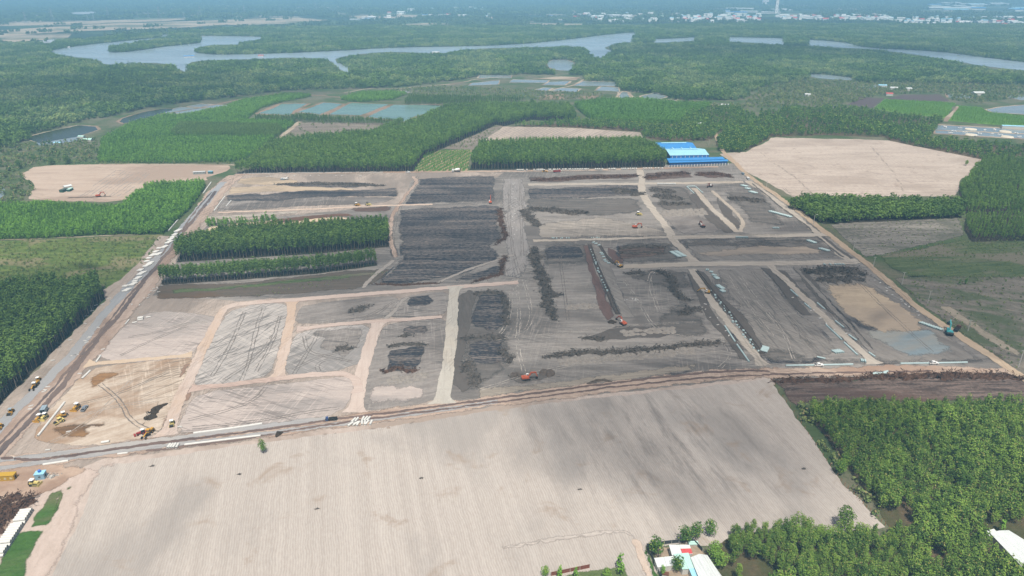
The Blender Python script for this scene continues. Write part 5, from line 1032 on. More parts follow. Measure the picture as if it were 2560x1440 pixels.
# ---------------------------------------------------------------- brush heaps and earth mounds
def brush_mat(name, a, b):
    k = N(name); p = k.pos(); f = k.noise(p, .9, 7, .75); isl = k.n('NewGeometry').outputs['Random Per Island']
    k.col(k.mix(k.math('ADD', k.math('MULTIPLY', k.ramp(f, .35, .65), .5), k.math('MULTIPLY', isl, .5)), a, b)); k.bump(f, .8, .8); return k.m
M_BRUSH = brush_mat('dark_brush', S(62, 57, 53), S(132, 123, 114)); M_BRUSHB = brush_mat('brown_brush', S(62, 46, 38), S(128, 98, 80)); M_MOUND = soil('mound_earth', S(120, 108, 98), S(92, 82, 74), None, 0, 2, .4)
M_MOUNDB = soil('dark_mound_earth', S(84, 70, 54), S(60, 50, 40), None, 0, 2, .4)
def heap(px, wid, hgt, label, mat=None, shards=1.0, name='brush_heap', cat='brush heap', group=None):
    pts = [P(*q) for q in px]; ptsd = []; hgt *= 1.0; wid *= 1.1
    for i in range(len(pts) - 1):
        L = math.dist(pts[i], pts[i + 1]); m = max(2, int(L / 1.3))
        for j in range(m): t = j / m; ptsd.append((pts[i][0] + (pts[i + 1][0] - pts[i][0]) * t, pts[i][1] + (pts[i + 1][1] - pts[i][1]) * t))
    ptsd.append(pts[-1]); n = len(ptsd); V, Fc = [], []; K = 9; sd = hash(label) % 997 if False else sum(map(ord, label))
    rnd = random.Random(sd)
    for i in range(n):
        a = ptsd[max(0, i - 1)]; b = ptsd[min(n - 1, i + 1)]; l = math.dist(a, b) or 1; nx, ny = -(b[1] - a[1]) / l, (b[0] - a[0]) / l
        end = min(1.0, (min(i, n - 1 - i) + .25) / max(2.0, n * .12)) ** .6
        wob = noise.noise((i * .22, sd, 0)) * wid * .5; wl = wid * end * (.55 + .95 * abs(noise.noise((i * .31, sd, 4)) * 2))
        for j in range(K):
            u = j / (K - 1) * 2 - 1
            z = hgt * end * (1 - u * u) * (.55 + .9 * abs(noise.noise((i * .35, j * .8, sd + 8)) * 1.6)) + noise.noise((i * .9, j * 1.7, sd)) * .25 * hgt
            V.append((ptsd[i][0] + nx * (u * wl / 2 + wob) + noise.noise((i * .8, j, sd + 2)) * .8, ptsd[i][1] + ny * (u * wl / 2 + wob) + noise.noise((i * .8, j, sd + 3)) * .8, max(.05, z) + .15 if 0 < j < K - 1 else .02))
    for i in range(n - 1):
        for j in range(K - 1): Fc.append((i * K + j, i * K + j + 1, (i + 1) * K + j + 1, (i + 1) * K + j))
    mb = MB(); mb.add(V, Fc); q_ = min(1, wid / 4.5)
    for _ in range(min(3600, int(n * 1.3 * wid * 1.5 * shards))):
        i = rnd.randrange(n); j = rnd.randrange(K); c = Vector(V[i * K + j]) + Vector((rnd.gauss(0, 1.3) * q_, rnd.gauss(0, 1.3) * q_, rnd.uniform(0, .45 * hgt)))
        d = Vector((rnd.gauss(0, 1), rnd.gauss(0, 1), rnd.gauss(0, .55))).normalized() * rnd.uniform(.5, 2.0) * q_; w_ = Vector((rnd.gauss(0, 1), rnd.gauss(0, 1), rnd.gauss(0, 1))).normalized() * rnd.uniform(.1, .5) * q_
        c.z = max(.1, c.z); mb.add([c - d + w_, c - d - w_, c + d], [(0, 1, 2)])
    o = mb.obj(name, mat or M_BRUSH); tag(o, label, cat, group); return o
heap([(1333, 620), (1339, 657), (1351, 684), (1362, 710), (1370, 737), (1368, 763), (1386, 800)], 8, 1.8, 'long dark brush windrow running down the middle of the right half')
heap([(1366, 736), (1386, 740), (1406, 737)], 5, 1.3, 'short side arm of the long middle brush windrow')
heap([(1364, 895), (1403, 887), (1469, 882), (1549, 882), (1654, 873), (1707, 865), (1783, 859), (1806, 858)], 4.6, 1.5, 'long thin brush windrow across the lower right half')
heap([(1454, 847), (1480, 846), (1510, 850)], 5, 1.3, 'small oval brush heap above the long thin windrow')
heap([(1636, 678), (1660, 684), (1676, 697), (1686, 726), (1702, 747), (1726, 751)], 6, 1.4, 'curved brush windrow left of the middle diagonal track')
heap([(1309, 526), (1318, 540), (1328, 549), (1343, 566)], 9, 1.6, 'brush heap at the left end of the pale scraped area')
heap([(1320, 524), (1386, 526), (1425, 534), (1468, 531)], 11, 1.6, 'broad brush heap above the pale scraped area')
heap([(1530, 474), (1566, 480), (1606, 488)], 14, 1.8, 'broad brush heap at the right end of the black strip')
heap([(1625, 475), (1660, 478), (1684, 482)], 10, 1.6, 'upper brush heap right of the winding track')
heap([(1634, 492), (1680, 494), (1706, 500)], 12, 1.6, 'middle brush heap right of the winding track')
heap([(1650, 508), (1685, 512), (1722, 510)], 9, 1.5, 'lower brush heap right of the winding track')
heap([(1822, 496), (1860, 500), (1910, 504)], 12, 1.6, 'brush heap between the pipe stacks and the diagonal tracks')
heap([(2018, 684), (2070, 678), (2120, 676), (2158, 690)], 13, 2.0, 'big black brush heap at the right end, upper ridge')
heap([(2044, 703), (2100, 700), (2160, 698)], 8, 1.6, 'big black brush heap at the right end, lower ridge')
heap([(1932, 954), (2010, 952), (2100, 950), (2160, 947)], 4, 1.2, 'left half of the dark windrow above the right wood', M_BRUSHB)
heap([(2150, 944), (2250, 944), (2350, 942), (2450, 942), (2560, 948)], 5, 2.4, 'right half of the dark windrow above the right wood', M_BRUSHB)
heap([(76, 1240), (48, 1262), (18, 1294), (-40, 1340)], 9, 1.8, 'brown brush heap beside the long pipe row at lower left', M_BRUSHB)
heap([(50, 1235), (10, 1262), (-40, 1290)], 7, 1.5, 'brown brush heap behind the one beside the pipe row', M_BRUSHB)
heap([(876, 782), (900, 775), (920, 765)], 6, 1.2, 'brush heap on the grey plot under the long pink road')
heap([(840, 878), (862, 872), (884, 872)], 6, 1.0, 'dark brush heap on the tracked plot', M_BRUSH)
heap([(1184, 736), (1220, 731), (1258, 735)], 4, 1.0, 'brush along the top of the upper black block')
heap([(1258, 740), (1266, 775), (1264, 815)], 5, 1.0, 'brush along the right side of the upper black block')
heap([(1160, 850), (1200, 843), (1262, 846)], 4, 1.0, 'brush along the top of the lower black block')
heap([(1256, 875), (1268, 892), (1278, 908)], 6, 1.2, 'brush at the lower right corner of the lower black block')
heap([(1166, 905), (1176, 935), (1190, 965)], 7, 1.0, 'dark bank right of the foot of the white road')
heap([(955, 930), (990, 922), (1042, 928)], 4, .9, 'brush below the lowest black block', M_BRUSHB)
heap([(968, 868), (1000, 862), (1066, 862)], 3.5, .9, 'brush above the lowest black block')
heap([(1000, 842), (1030, 838)], 4, .9, 'brush at the corner of the middle black block')
heap([(1250, 520), (1252, 560), (1266, 590), (1240, 612)], 4, .9, 'ragged brush along the right edge of the largest black field', M_BRUSHB)
heap([(1262, 640), (1256, 660), (1252, 686), (1180, 706)], 4, .8, 'ragged brush round the corner of the largest black field', M_BRUSHB)
heap([(936, 710), (1000, 713), (1100, 708)], 3, .8, 'ragged brush along the bottom of the largest black field', M_BRUSHB)
heap([(690, 462), (800, 460), (960, 465)], 6, 1.2, 'thin dark brush windrow near the north road')
heap([(1612, 446), (1660, 438), (1722, 434)], 9, 1.2, 'brown brush heap in front of the blue factory, left one', M_BRUSHB)
heap([(1740, 438), (1790, 434), (1832, 443)], 9, 1.2, 'brown brush heap in front of the blue factory, right one', M_BRUSHB)
heap([(1330, 452), (1450, 446), (1596, 440)], 8, 1.2, 'brown brush windrow along the north road', M_BRUSHB)
heap([(1545, 622), (1600, 618), (1664, 618)], 4, 1.0, 'upper thin brush row between two tracks')
heap([(1545, 634), (1600, 632), (1668, 634)], 3, 1.0, 'lower thin brush row between two tracks')
heap([(1562, 684), (1590, 682), (1612, 686)], 5, 1.0, 'small brush heap below the lower cross track')
heap([(1700, 788), (1725, 776), (1745, 770)], 7, 1.0, 'small dark mound left of the middle diagonal track')
heap([(372, 1052), (384, 1035), (398, 1020), (414, 1008)], 5, .9, 'dark wet earth heap in the machine yard', M_MOUNDB, .2, 'earth_mound', 'earth mound')
heap([(1278, 944), (1292, 938), (1304, 940)], 6, 1.6, 'earth mound left of the lower orange excavator', M_MOUND, .05, 'earth_mound', 'earth mound')
heap([(1350, 938), (1366, 932), (1386, 938)], 6, 1.8, 'earth mound right of the lower orange excavator', M_MOUND, .05, 'earth_mound', 'earth mound')
heap([(1466, 960), (1490, 952), (1530, 954)], 3, 1.0, 'low earth mound on the verge of the south haul road', M_MOUND, .05, 'earth_mound', 'earth mound')
heap([(1520, 808), (1530, 804), (1542, 806)], 4, 1.3, 'red brown earth mound at the foot of the trench', M_MOUNDB, .05, 'earth_mound', 'earth mound')
heap([(690, 1094), (700, 1084), (708, 1082)], 4, 1.0, 'rust earth mound beside the south haul road', M_MOUNDB, .05, 'earth_mound', 'earth mound')
for q, l in (((1053, 1196), 'right of the field centre'), ((793, 1273), 'left of the field centre'), ((598, 1186), 'near the lone tree'), ((2009, 1172), 'near the right fence of the ploughed field'), ((1450, 1224), 'in the darker part of the ploughed field'), ((380, 1166), 'at the upper left edge of the ploughed field')):
    heap([(q[0] - 5, q[1] + 1), q, (q[0] + 5, q[1])], 1.0, .3, 'small brush pile ' + l, None, 2)
# lumpy tipped loads: rows of small pale mounds
def loads(px0, px1, n, label, r=2.2, row=1):
    mb = MB(); rnd = random.Random(n * 7)
    a, b = P(*px0), P(*px1)
    for i in range(n):
        for k in range(row):
            t = (i + rnd.uniform(.2, .8)) / n; x = a[0] + (b[0] - a[0]) * t + rnd.uniform(-1, 1); y = a[1] + (b[1] - a[1]) * t + k * r * 1.9 + rnd.uniform(-1, 1); rr = r * rnd.uniform(.7, 1.2); V = [(x, y, rr * .5)]; Fc = []
            for m, (q, z) in enumerate(((.45, .36), (1, .0))):
                for j in range(9): an = j * .698 + m * .3; V.append((x + math.cos(an) * rr * q * rnd.uniform(.8, 1.2), y + math.sin(an) * rr * q * rnd.uniform(.8, 1.2), rr * z + (.05 if m else 0)))
            for j in range(9): Fc += [(0, 1 + j, 1 + (j + 1) % 9), (1 + j, 10 + j, 10 + (j + 1) % 9, 1 + (j + 1) % 9)]
            mb.add(V, Fc)
    o = mb.obj('tipped_earth', m_loads); tag(o, label, 'tipped earth', None, 'stuff')
m_loads = soil('tipped_earth_soil', S(172, 164, 154), S(146, 139, 131), None, 0, 2, .3)
loads((1560, 838), (1690, 828), 16, 'pale tipped earth loads above the long thin windrow', 2.3, 2)
loads((1400, 912), (1740, 880), 34, 'pale tipped earth loads below the long thin windrow', 2.2, 2)
loads((1660, 540), (1770, 535), 16, 'grey tipped earth loads near the dark red excavator', 2.6, 4)
loads((1418, 772), (1490, 768), 9, 'reddish tipped earth loads left of the trench', 2.3, 2)
loads((970, 960), (1060, 950), 10, 'pale tipped earth loads in the brush plot', 1.6, 3)

# ---------------------------------------------------------------- concrete pipes
CONC = plain('pale_concrete', S(228, 228, 222, .74), .85, wear=.2); CONC_B = plain('bluish_concrete', S(186, 208, 208, .72), .85, wear=.12)
PIPE_M = {}
def pipe_mesh(L, r, m):
    k = (L, r, m.name)
    if k not in PIPE_M: PIPE_M[k] = MB().pipe(L, r, r * .8).mesh('concrete_pipe', m)
    return PIPE_M[k]
NP = [0]
def pipes(px, py, n, ax, L, r, label, group, m=None, along=None, layers=1, gap=1.14):
    """n pipes side by side from (px,py); ax = compass of the pipe axis in degrees, along = compass in which the row grows"""
    x, y = P(px, py); al = math.radians(along if along is not None else ax + 90); me = pipe_mesh(L, r, m or CONC)
    for ly in range(layers):
        for i in range(n - ly):
            d = (i + ly * .5 - (n - 1) / 2) * 2 * r * gap
            o = link(bpy.data.objects.new('concrete_pipe', me)); o.location = (x + math.cos(al) * d + random.uniform(-.15, .15), y + math.sin(al) * d + random.uniform(-.15, .15), r + .1 + ly * r * 1.74)
            o.rotation_euler = (random.uniform(0, 6), 0, math.radians(ax + random.uniform(-3, 3))); tag(o, label, 'pipe', group); NP[0] += 1
LB = 'white concrete drain pipe in the staggered stacks along the left haul road'
for (a, b, n) in ((318, 727, 4), (315, 717, 2), (334, 712, 4), (338, 705, 2), (346, 697, 4), (355, 685, 5), (352, 677, 3), (369, 665, 5), (377, 659, 3), (368, 655, 2), (373, 647, 2), (383, 639, 4), (396, 637, 4), (390, 631, 3), (399, 622, 2), (412, 619, 4), (423, 607, 5), (427, 600, 4), (433, 594, 3), (438, 588, 3), (446, 578, 5)):
    pipes(a, b, n, 12, 3.6, .62, LB, 'pipe stacks along the left haul road', along=78)
LB = 'large white concrete pipe ring standing before the dense square wood'
for a0, a1, n in ((1294, 1308, 4), (1317, 1317, 1), (1335, 1342, 2), (1346, 1357, 4), (1372, 1399, 6), (1406, 1432, 6), (1437, 1471, 8), (1490, 1505, 4), (1524, 1538, 4), (1555, 1569, 4), (1576, 1590, 4), (1609, 1628, 4), (1639, 1655, 3)):
    for i in range(n):
        x = a0 + (a1 - a0) * i / max(1, n - 1); pipes(x, 427.5 - (x - 1300) * .012, 1, 85 + random.uniform(-25, 25), 2.6, 1.0, LB, 'pipe rings along the north road')
LB = 'white concrete pipe in the long two tier row at the lower left corner'
a, b = P(70, 1281), P(-12, 1404); ln = math.dist(a, b); nn = int(ln / 1.36); al = math.atan2(b[1] - a[1], b[0] - a[0])
me = pipe_mesh(4.4, .64, CONC)
for ly in range(2):
    for i in range(nn - ly):
        if ly and i % 9 == 5: continue
        d = (i + ly * .5) * 1.36; o = link(bpy.data.objects.new('concrete_pipe', me)); o.location = (a[0] + math.cos(al) * d, a[1] + math.sin(al) * d, .75 + ly * 1.1); o.rotation_euler = (random.uniform(0, 6), 0, al + math.pi / 2 + random.uniform(-.03, .03)); tag(o, LB, 'pipe', 'pipe row at the lower left corner'); NP[0] += 1
LB = 'white concrete pipe lying loose beside the south haul road near the small truck'
for a, b, ax in ((877, 1062, 55), (889, 1061, 55), (895, 1061, 75), (891, 1051, 72), (883, 1052, 70), (906, 1059, 100), (912, 1059, 100), (918, 1059, 75), (928, 1058, 85), (907, 1049, 80), (914, 1049, 75), (921, 1049, 70)):
    pipes(a, b, 1, ax, 3.6, .5, LB, 'loose pipes beside the south haul road')
pipes(433, 1117, 4, 92, 3.2, .55, 'white concrete pipe of the neat set of four below the roller', 'four pipes below the roller')
pipes(264, 1107, 1, 20, 3.4, .55, 'single white concrete pipe lying above the left end of the south haul road', None)
LB = 'pale concrete pipe in the small pile at the left edge of the pink plot'
pipes(352, 799, 3, 25, 3.2, .5, LB, 'small pile left of the pink plot', along=25 + 80, layers=2); pipes(337, 808, 1, 25, 2.6, .45, LB, 'small pile left of the pink plot'); pipes(371, 794, 1, 25, 2.8, .45, LB, 'small pile left of the pink plot')
def rp(px, py, n, ax, L, r, label, along=None, layers=1): pipes(px, py, n, ax, L, r, label, None if n == 1 else ' '.join(label.split()[-7:]), CONC_B, along, layers)
rp(1688, 637, 9, 5, 3.4, .62, 'bluish concrete pipe in the left half of the block stack by the winding track', 112)
rp(1700, 636, 9, 5, 3.4, .62, 'bluish concrete pipe in the right half of the block stack by the winding track', 112)
rp(1768, 676, 2, 60, 2.6, .5, 'bluish pipe of the topmost loose pair by the middle diagonal track'); rp(1778, 681, 2, 150, 2.6, .5, 'bluish pipe of the second loose pair by the middle diagonal track')
rp(1784, 689, 3, 40, 2.6, .5, 'bluish pipe of the loose three by the middle diagonal track'); rp(1791, 696, 4, 10, 3.2, .5, 'bluish pipe of the loose four by the middle diagonal track', 100)
rp(1800, 719, 6, 20, 3.2, .55, 'bluish pipe of the stepped stack right of the trench digger', 112); rp(1806, 729, 3, 20, 3.2, .55, 'bluish pipe at the lower end of the stepped stack', 112)
rp(1912, 874, 6, -32, 4, .5, 'bluish pipe of the flat stack at the foot of the middle diagonal track', 60)
rp(2094, 880, 5, 115, 3.6, .5, 'bluish pipe of the leaning set at the foot of the right diagonal track', 10); rp(2052, 896, 1, -28, 4.5, .45, 'single bluish pipe lying left of the leaning set')
rp(2158, 903, 3, 75, 3, .45, 'bluish pipe of the three upright ones at the lower right junction'); rp(2190, 936, 4, 0, 4, .5, 'bluish pipe of the low pile below the lower right junction', 25); rp(2212, 933, 3, 20, 3, .5, 'bluish pipe of the scattered three below the lower right junction', 50)
rp(2326, 817, 10, 8, 2.8, .6, 'bluish pipe of the neat row beside the teal excavator', -52)
rp(1860, 466, 4, 8, 4.2, .7, 'bluish pipe of the first stack along the upper service road', -52); rp(1869, 473, 3, 8, 4.2, .7, 'bluish pipe of the second stack along the upper service road', -52); rp(1882, 482, 5, 8, 4.2, .7, 'bluish pipe of the third stack along the upper service road', -52)
rp(1950, 537, 13, 8, 3.4, .75, 'bluish pipe of the long row between the spoil bank and the street lamp', -52)
rp(1855, 595, 8, 90, 2, .6, 'pale pipe ring of the row under the upper cross track', 0, 1)
rp(2028, 606, 5, 8, 3.4, .7, 'bluish pipe of the stack at the right end of the sandy band', -60); rp(2060, 626, 5, 8, 3.4, .7, 'bluish pipe of the stack by the dark bank', -50)
rp(1940, 571, 5, 90, 2.2, .5, 'pale pipe of the small row above the upper cross track', 0)
for i, x in enumerate((2061, 2076, 2088, 2095, 2102, 2109)): rp(x, 662, 1, 110, 2.4, .45, ['leftmost', 'second', 'third', 'fourth', 'fifth', 'rightmost'][i] + ' of the six short pipes below the lower cross track')
LB = 'pale pipe lying loose round the upper end of the open trench'
for a, b in ((1483, 607), (1489, 610), (1497, 614), (1503, 633), (1506, 637), (1509, 643), (1511, 651), (1515, 655), (1521, 659)): pipes(a, b, 1, random.uniform(-20, 40), 2.6, .5, LB, 'loose pipes at the upper trench', CONC_B)
pipes(1666, 461, 15, 88, 3.4, .6, 'white pipe of the long tight row on the pale cross track', 'tight row on the cross track', CONC, 0)
# pipe runs already laid in the ground
def run(px, r, label, m=None, k=None):
    pts = [P(*q) for q in px]; rt = link(bpy.data.objects.new('laid_pipe_line', None)); rt.location = (pts[0][0], pts[0][1], 0); tag(rt, label, 'pipe line')
    for i in range(len(pts) - 1):
        a, b = Vector((*pts[i], r * .75)), Vector((*pts[i + 1], r * .75)); L = (b - a).length; n = max(1, min(18, int(L / 3.2))); d = (b - a) / n; me = MB().pipe(d.length * .985, r, r * .8, 10).mesh('pipe_section', m or CONC)
        for j in range(n):
            o = link(bpy.data.objects.new('pipe_section', me), rt); o.location = a + d * (j + .5) - rt.location; o.rotation_euler = (0, 0, math.atan2(d.y, d.x))
run([(95, 1092), (128, 1050), (162, 1007)], .55, 'long white pipe run slanting across the machine yard')
run([(484, 1084), (585, 1071), (656, 1060)], .5, 'laid white pipe run on the upper side of the south haul road'); run([(462, 1113), (560, 1101), (652, 1090)], .5, 'laid white pipe run on the lower side of the south haul road')
run([(205, 948), (226, 928)], .55, 'short white pipe run at the top of the machine yard'); run([(240, 907), (252, 890)], .5, 'short white pipe run above the yellowish road'); run([(313, 812), (323, 800)], .45, 'short white pipe run left of the first pink plot')
run([(108, 1163), (172, 1153)], .5, 'white pipe run above the light blue site cabin'); run([(294, 1136), (320, 1133)], .4, 'short pipe run below the south haul road')
for q, l in (([(1812, 816), (1838, 856)], 'bluish pipe run in the left trench of the middle track, upper part'), ([(1842, 862), (1873, 906)], 'bluish pipe run in the left trench of the middle track, lower part'), ([(1976, 725), (1995, 742)], 'short bluish pipe run left of the right track'), ([(2011, 759), (2027, 773)], 'second short bluish pipe run left of the right track'),
             ([(2043, 758), (2062, 774)], 'short bluish pipe run right of the right track'), ([(2065, 813), (2105, 851)], 'long bluish pipe run left of the right track'), ([(2110, 857), (2144, 889)], 'lowest bluish pipe run left of the right track'), ([(2088, 803), (2110, 820)], 'bluish pipe run right of the right track, half way'), ([(2122, 838), (2142, 852)], 'bluish pipe run right of the right track, lower'), ([(2172, 882), (2188, 893)], 'bluish pipe run at the foot of the right track'),
             ([(1964, 915), (2040, 914), (2132, 912)], 'thin bluish pipe run along the south road, left part'), ([(2250, 910), (2330, 909), (2418, 907)], 'thin bluish pipe run along the south road, right part'), ([(1717, 467), (1736, 485)], 'left edge pipe run of the upper diagonal track'), ([(1739, 467), (1757, 483)], 'right edge pipe run of the upper diagonal track'), ([(1718, 466.5), (1738, 466)], 'pipe run across the top of the upper diagonal track'),
             ([(565, 517), (578, 502)], 'thin white pipe run above the middle left plot'), ([(535, 528), (562, 492)], 'white pipe run along the upper left haul road'), ([(508, 484), (528, 456)], 'white pipe run by the corner of the young plantation'), ([(421, 578), (445, 550)], 'large white pipe run at the foot of the young plantation')):
    run(q, .5, l, CONC_B if q[0][0] > 1000 else CONC)
# flat concrete slabs by the left road
SLAB = MB().box((0, 0, .15), (2.2, .8, .3)).mesh('concrete_slab', plain('slab_concrete', S(206, 204, 198, .75), .9, wear=.2))
for i, (a, b) in enumerate(((273, 747), (256, 762), (240, 764), (230, 778), (217, 791), (213, 810), (176, 851), (132, 902), (217, 857), (213, 853), (222, 846), (225, 843), (182, 890), (187, 889), (192, 888), (246, 820), (110, 980), (120, 968), (78, 1016), (76, 1024), (113, 976), (258, 874), (200, 935), (450, 1068), (120, 1126), (172, 1080))):
    o = link(bpy.data.objects.new('concrete_slab', SLAB)); x, y = P(a, b); o.location = (x, y, .2); o.rotation_euler = (0, 0, random.uniform(-.3, .9)); tag(o, 'pale concrete slab dropped along the left haul road and yard', 'slab', 'concrete slabs along the left haul road')

# small rings and kerb pieces set out along trenches and the cleared strip
RING = MB().tube((0, 0, 0), (0, 0, .9), .75, n=10).mesh('concrete_ring', CONC_B)
def rings(px, n, label, grp, jit=.6, mesh=None, sc=1.0):
    pts = [P(*q) for q in px]; L = [0]
    for i in range(1, len(pts)): L.append(L[-1] + math.dist(pts[i], pts[i - 1]))
    for k in range(n):
        s_ = L[-1] * (k + random.uniform(.1, .9)) / n; j = max(1, next(i for i, l in enumerate(L) if l >= s_)); t = (s_ - L[j - 1]) / (L[j] - L[j - 1]); a, b = pts[j - 1], pts[j]
        o = link(bpy.data.objects.new('concrete_ring' if mesh is None else 'concrete_slab', mesh or RING)); o.location = (a[0] + (b[0] - a[0]) * t + random.gauss(0, jit), a[1] + (b[1] - a[1]) * t + random.gauss(0, jit), .2); q_ = random.uniform(.6, 1.1) * sc; o.scale = (q_, q_, q_); o.rotation_euler = (0, 0, random.uniform(0, 3)); tag(o, label, 'concrete ring' if mesh is None else 'slab', grp)
rings([(1778, 728), (1850, 822), (1898, 884)], 26, 'small pale concrete ring along the trench of the middle diagonal track', 'rings along the middle track')
rings([(1476, 622), (1500, 690), (1520, 735)], 16, 'small pale concrete ring in the open trench by the orange excavator', 'rings in the open trench', .3)
rings([(1286, 455), (1284, 480), (1290, 510), (1283, 545), (1288, 600)], 22, 'small white kerb piece set out along the vertical cleared strip', 'kerb pieces on the cleared strip', 1.2, SLAB, .9)
rings([(1752, 750), (1790, 800), (1830, 850)], 8, 'loose pale slab left of the middle diagonal track', 'slabs left of the middle track', 1.5, SLAB, .9)
rings([(1990, 735), (2060, 800), (2120, 840)], 9, 'loose pale slab beside the right diagonal track', 'slabs beside the right track', 3, SLAB, .9)
rings([(2190, 700), (2240, 740), (2300, 790)], 12, 'loose pale slab along the ditch of the service road', 'slabs along the service road ditch', 2, SLAB, 1.0)
rings([(1375, 597), (1430, 596)], 8, 'small white block on the faint cross track', 'blocks on the faint cross track', .5, None, .8); rings([(1478, 595), (1500, 595)], 5, 'white ring of the short row above the trench', 'short ring row above the trench', .2, None, .8)
rings([(1560, 752), (1600, 748)], 12, 'scattered pale slab right of the trench lane', 'scattered slabs right of the trench lane', 2, SLAB, .7)
rings([(640, 443), (720, 440), (900, 440)], 9, 'pale slab dropped along the north road', 'slabs along the north road', 1.5, SLAB, 1.3)
rings([(345, 765), (380, 740), (395, 705)], 12, 'pale slab by the upper left haul road near the small pipe pile', 'slabs near the small pipe pile', 2.5, SLAB, 1.0)

# ---------------------------------------------------------------- machines
STEEL = plain('dark_steel', S(60, 58, 56), .6, .3); RUBBER = plain('black_rubber', S(44, 44, 46), .9); GLASS = plain('cab_glass', S(60, 74, 84), .1, 0, .8, 0); WHITE = plain('white_paint', S(238, 238, 234, .85), .45); YEL = plain('yellow_paint', S(210, 160, 62, .75), .55, wear=.22); YELP = plain('pale_yellow_paint', S(222, 204, 128, .8), .5); ORG = plain('orange_paint', S(202, 100, 64, .72), .55, wear=.2); RED = plain('red_paint', S(166, 62, 58, .75), .55, wear=.2); TEAL = plain('teal_paint', S(76, 168, 172, .8), .45); REDB = plain('dark_red_paint', S(132, 74, 58, .8), .5); SILV = plain('silver_paint', S(170, 180, 190, .8), .3, .5); BLUEG = plain('blue_grey_paint', S(150, 168, 178, .8), .5)
def track_part(rt, y, L=4.2, w_=.6, h=.95):
    pr = [(-L / 2 + h * .5, 0), (L / 2 - h * .5, 0), (L / 2 - .1, h * .3), (L / 2, h * .55), (L / 2 - .2, h * .9), (L / 2 - h * .5, h), (-L / 2 + h * .5, h), (-L / 2 + .15, h * .88), (-L / 2, h * .5), (-L / 2 + .12, h * .2)]
    return MB().prism(pr, y - w_ / 2, y + w_ / 2).obj('track', STEEL, rt)
def wheel(rt, x, y, r, w_=.45, rim=None):
    o = MB().tube((x, y - w_ / 2, r), (x, y + w_ / 2, r), r, n=12).obj('wheel', RUBBER, rt)
    s_ = 1 if y > 0 else -1; MB().tube((x, y + s_ * (w_ / 2 - .05), r), (x, y + s_ * (w_ / 2 + .03), r), r * .5, n=8).obj('rim', rim or YEL, o); return o
def beam(mb, pts, w0, w1, y=0.0):           # bent tapering box along points (x,z)
    n = len(pts)
    for i in range(n - 1):
        a = Vector((pts[i][0], 0, pts[i][1])); b = Vector((pts[i + 1][0], 0, pts[i + 1][1])); d = (b - a).normalized(); u = Vector((-d.z, 0, d.x)); ta = w0 + (w1 - w0) * i / (n - 1); tb = w0 + (w1 - w0) * (i + 1) / (n - 1); V = []
        for c, t in ((a - d * .12, ta), (b + d * .12, tb)):
            for su, sy in ((-1, -1), (1, -1), (1, 1), (-1, 1)): V.append(c + u * su * t + Vector((0, y + sy * .24, 0)))
        mb.add(V, [(0, 1, 2, 3), (7, 6, 5, 4), (0, 4, 5, 1), (1, 5, 6, 2), (2, 6, 7, 3), (3, 7, 4, 0)])
    return mb
def excavator(px, py, heading, paint, label, pose=0, arm=None, scale=1.0, swing=0.0, group=None):
    rt = root('excavator', px, py, heading, label, 'excavator', group, scale=scale); arm = arm or paint
    track_part(rt, 1.2); track_part(rt, -1.2)
    MB().box((0, 0, .75), (2.2, 1.9, .5)).obj('undercarriage', STEEL, rt)
    bd = MB().prism([(-2.3, 1.1), (1.4, 1.1), (1.5, 1.5), (1.1, 2.0), (-1.4, 2.15), (-2.2, 2.0)], -1.35, 1.35).obj('upper_body', paint, rt)
    MB().prism([(-2.75, 1.15), (-2.0, 1.12), (-1.95, 2.05), (-2.5, 2.05), (-2.75, 1.8)], -1.36, 1.36).obj('counterweight', STEEL if paint is not ORG else paint, rt)
    MB().box((-1.0, 0, 2.3), (1.5, 1.8, .35), tap=(.85, .85)).obj('engine_cover', paint, rt)
    cb = MB().prism([(.0, 1.55), (1.7, 1.55), (1.75, 2.2), (1.3, 3.05), (.05, 3.05)], .42, 1.36).obj('cab', WHITE if paint is not TEAL else paint, rt)
    MB().prism([(1.02, 2.15), (1.66, 2.1), (1.36, 2.95), (1.02, 2.95)], .40, 1.38).mat(0).prism([(.15, 2.2), (.9, 2.2), (.9, 2.9), (.15, 2.9)], .40, 1.38).obj('window', GLASS, cb)
    P_ = [dict(b=[(.9, 1.7), (2.6, 4.3), (5.4, 4.0)], s=[(5.4, 4.0), (6.0, 1.6)], k=(5.9, 1.3)), dict(b=[(.9, 1.7), (2.2, 4.7), (4.6, 5.5)], s=[(4.6, 5.5), (6.6, 3.6)], k=(6.7, 3.2)), dict(b=[(.9, 1.7), (2.6, 4.0), (5.6, 3.1)], s=[(5.6, 3.1), (7.6, .9)], k=(7.5, .6)), dict(b=[(.9, 1.7), (1.9, 5.0), (3.3, 7.3)], s=[(3.3, 7.3), (4.6, 5.2)], k=(4.6, 4.8))][pose]
    bo = beam(MB(), P_['b'], .42, .3, -.2).obj('boom', arm, rt); sx, sz = P_['s'][0]
    beam(MB(), [(sx - .5, sz + .35), *P_['s'][1:]], .34, .18, -.2).obj('stick', arm, rt)
    MB().tube((1.3, -.2, 1.9), (P_['b'][1][0] + .6, -.2, P_['b'][1][1] - .5), .11, n=6).obj('ram', STEEL, bo)
    kx, kz = P_['k']; MB().prism([(kx + .35, kz + .3), (kx + .5, kz - .3), (kx + .05, kz - .95), (kx - .75, kz - .75), (kx - .85, kz - .35), (kx - .3, kz - .5), (kx - .1, kz + .25)], -.8, .45).obj('bucket', STEEL, rt)
    return rt
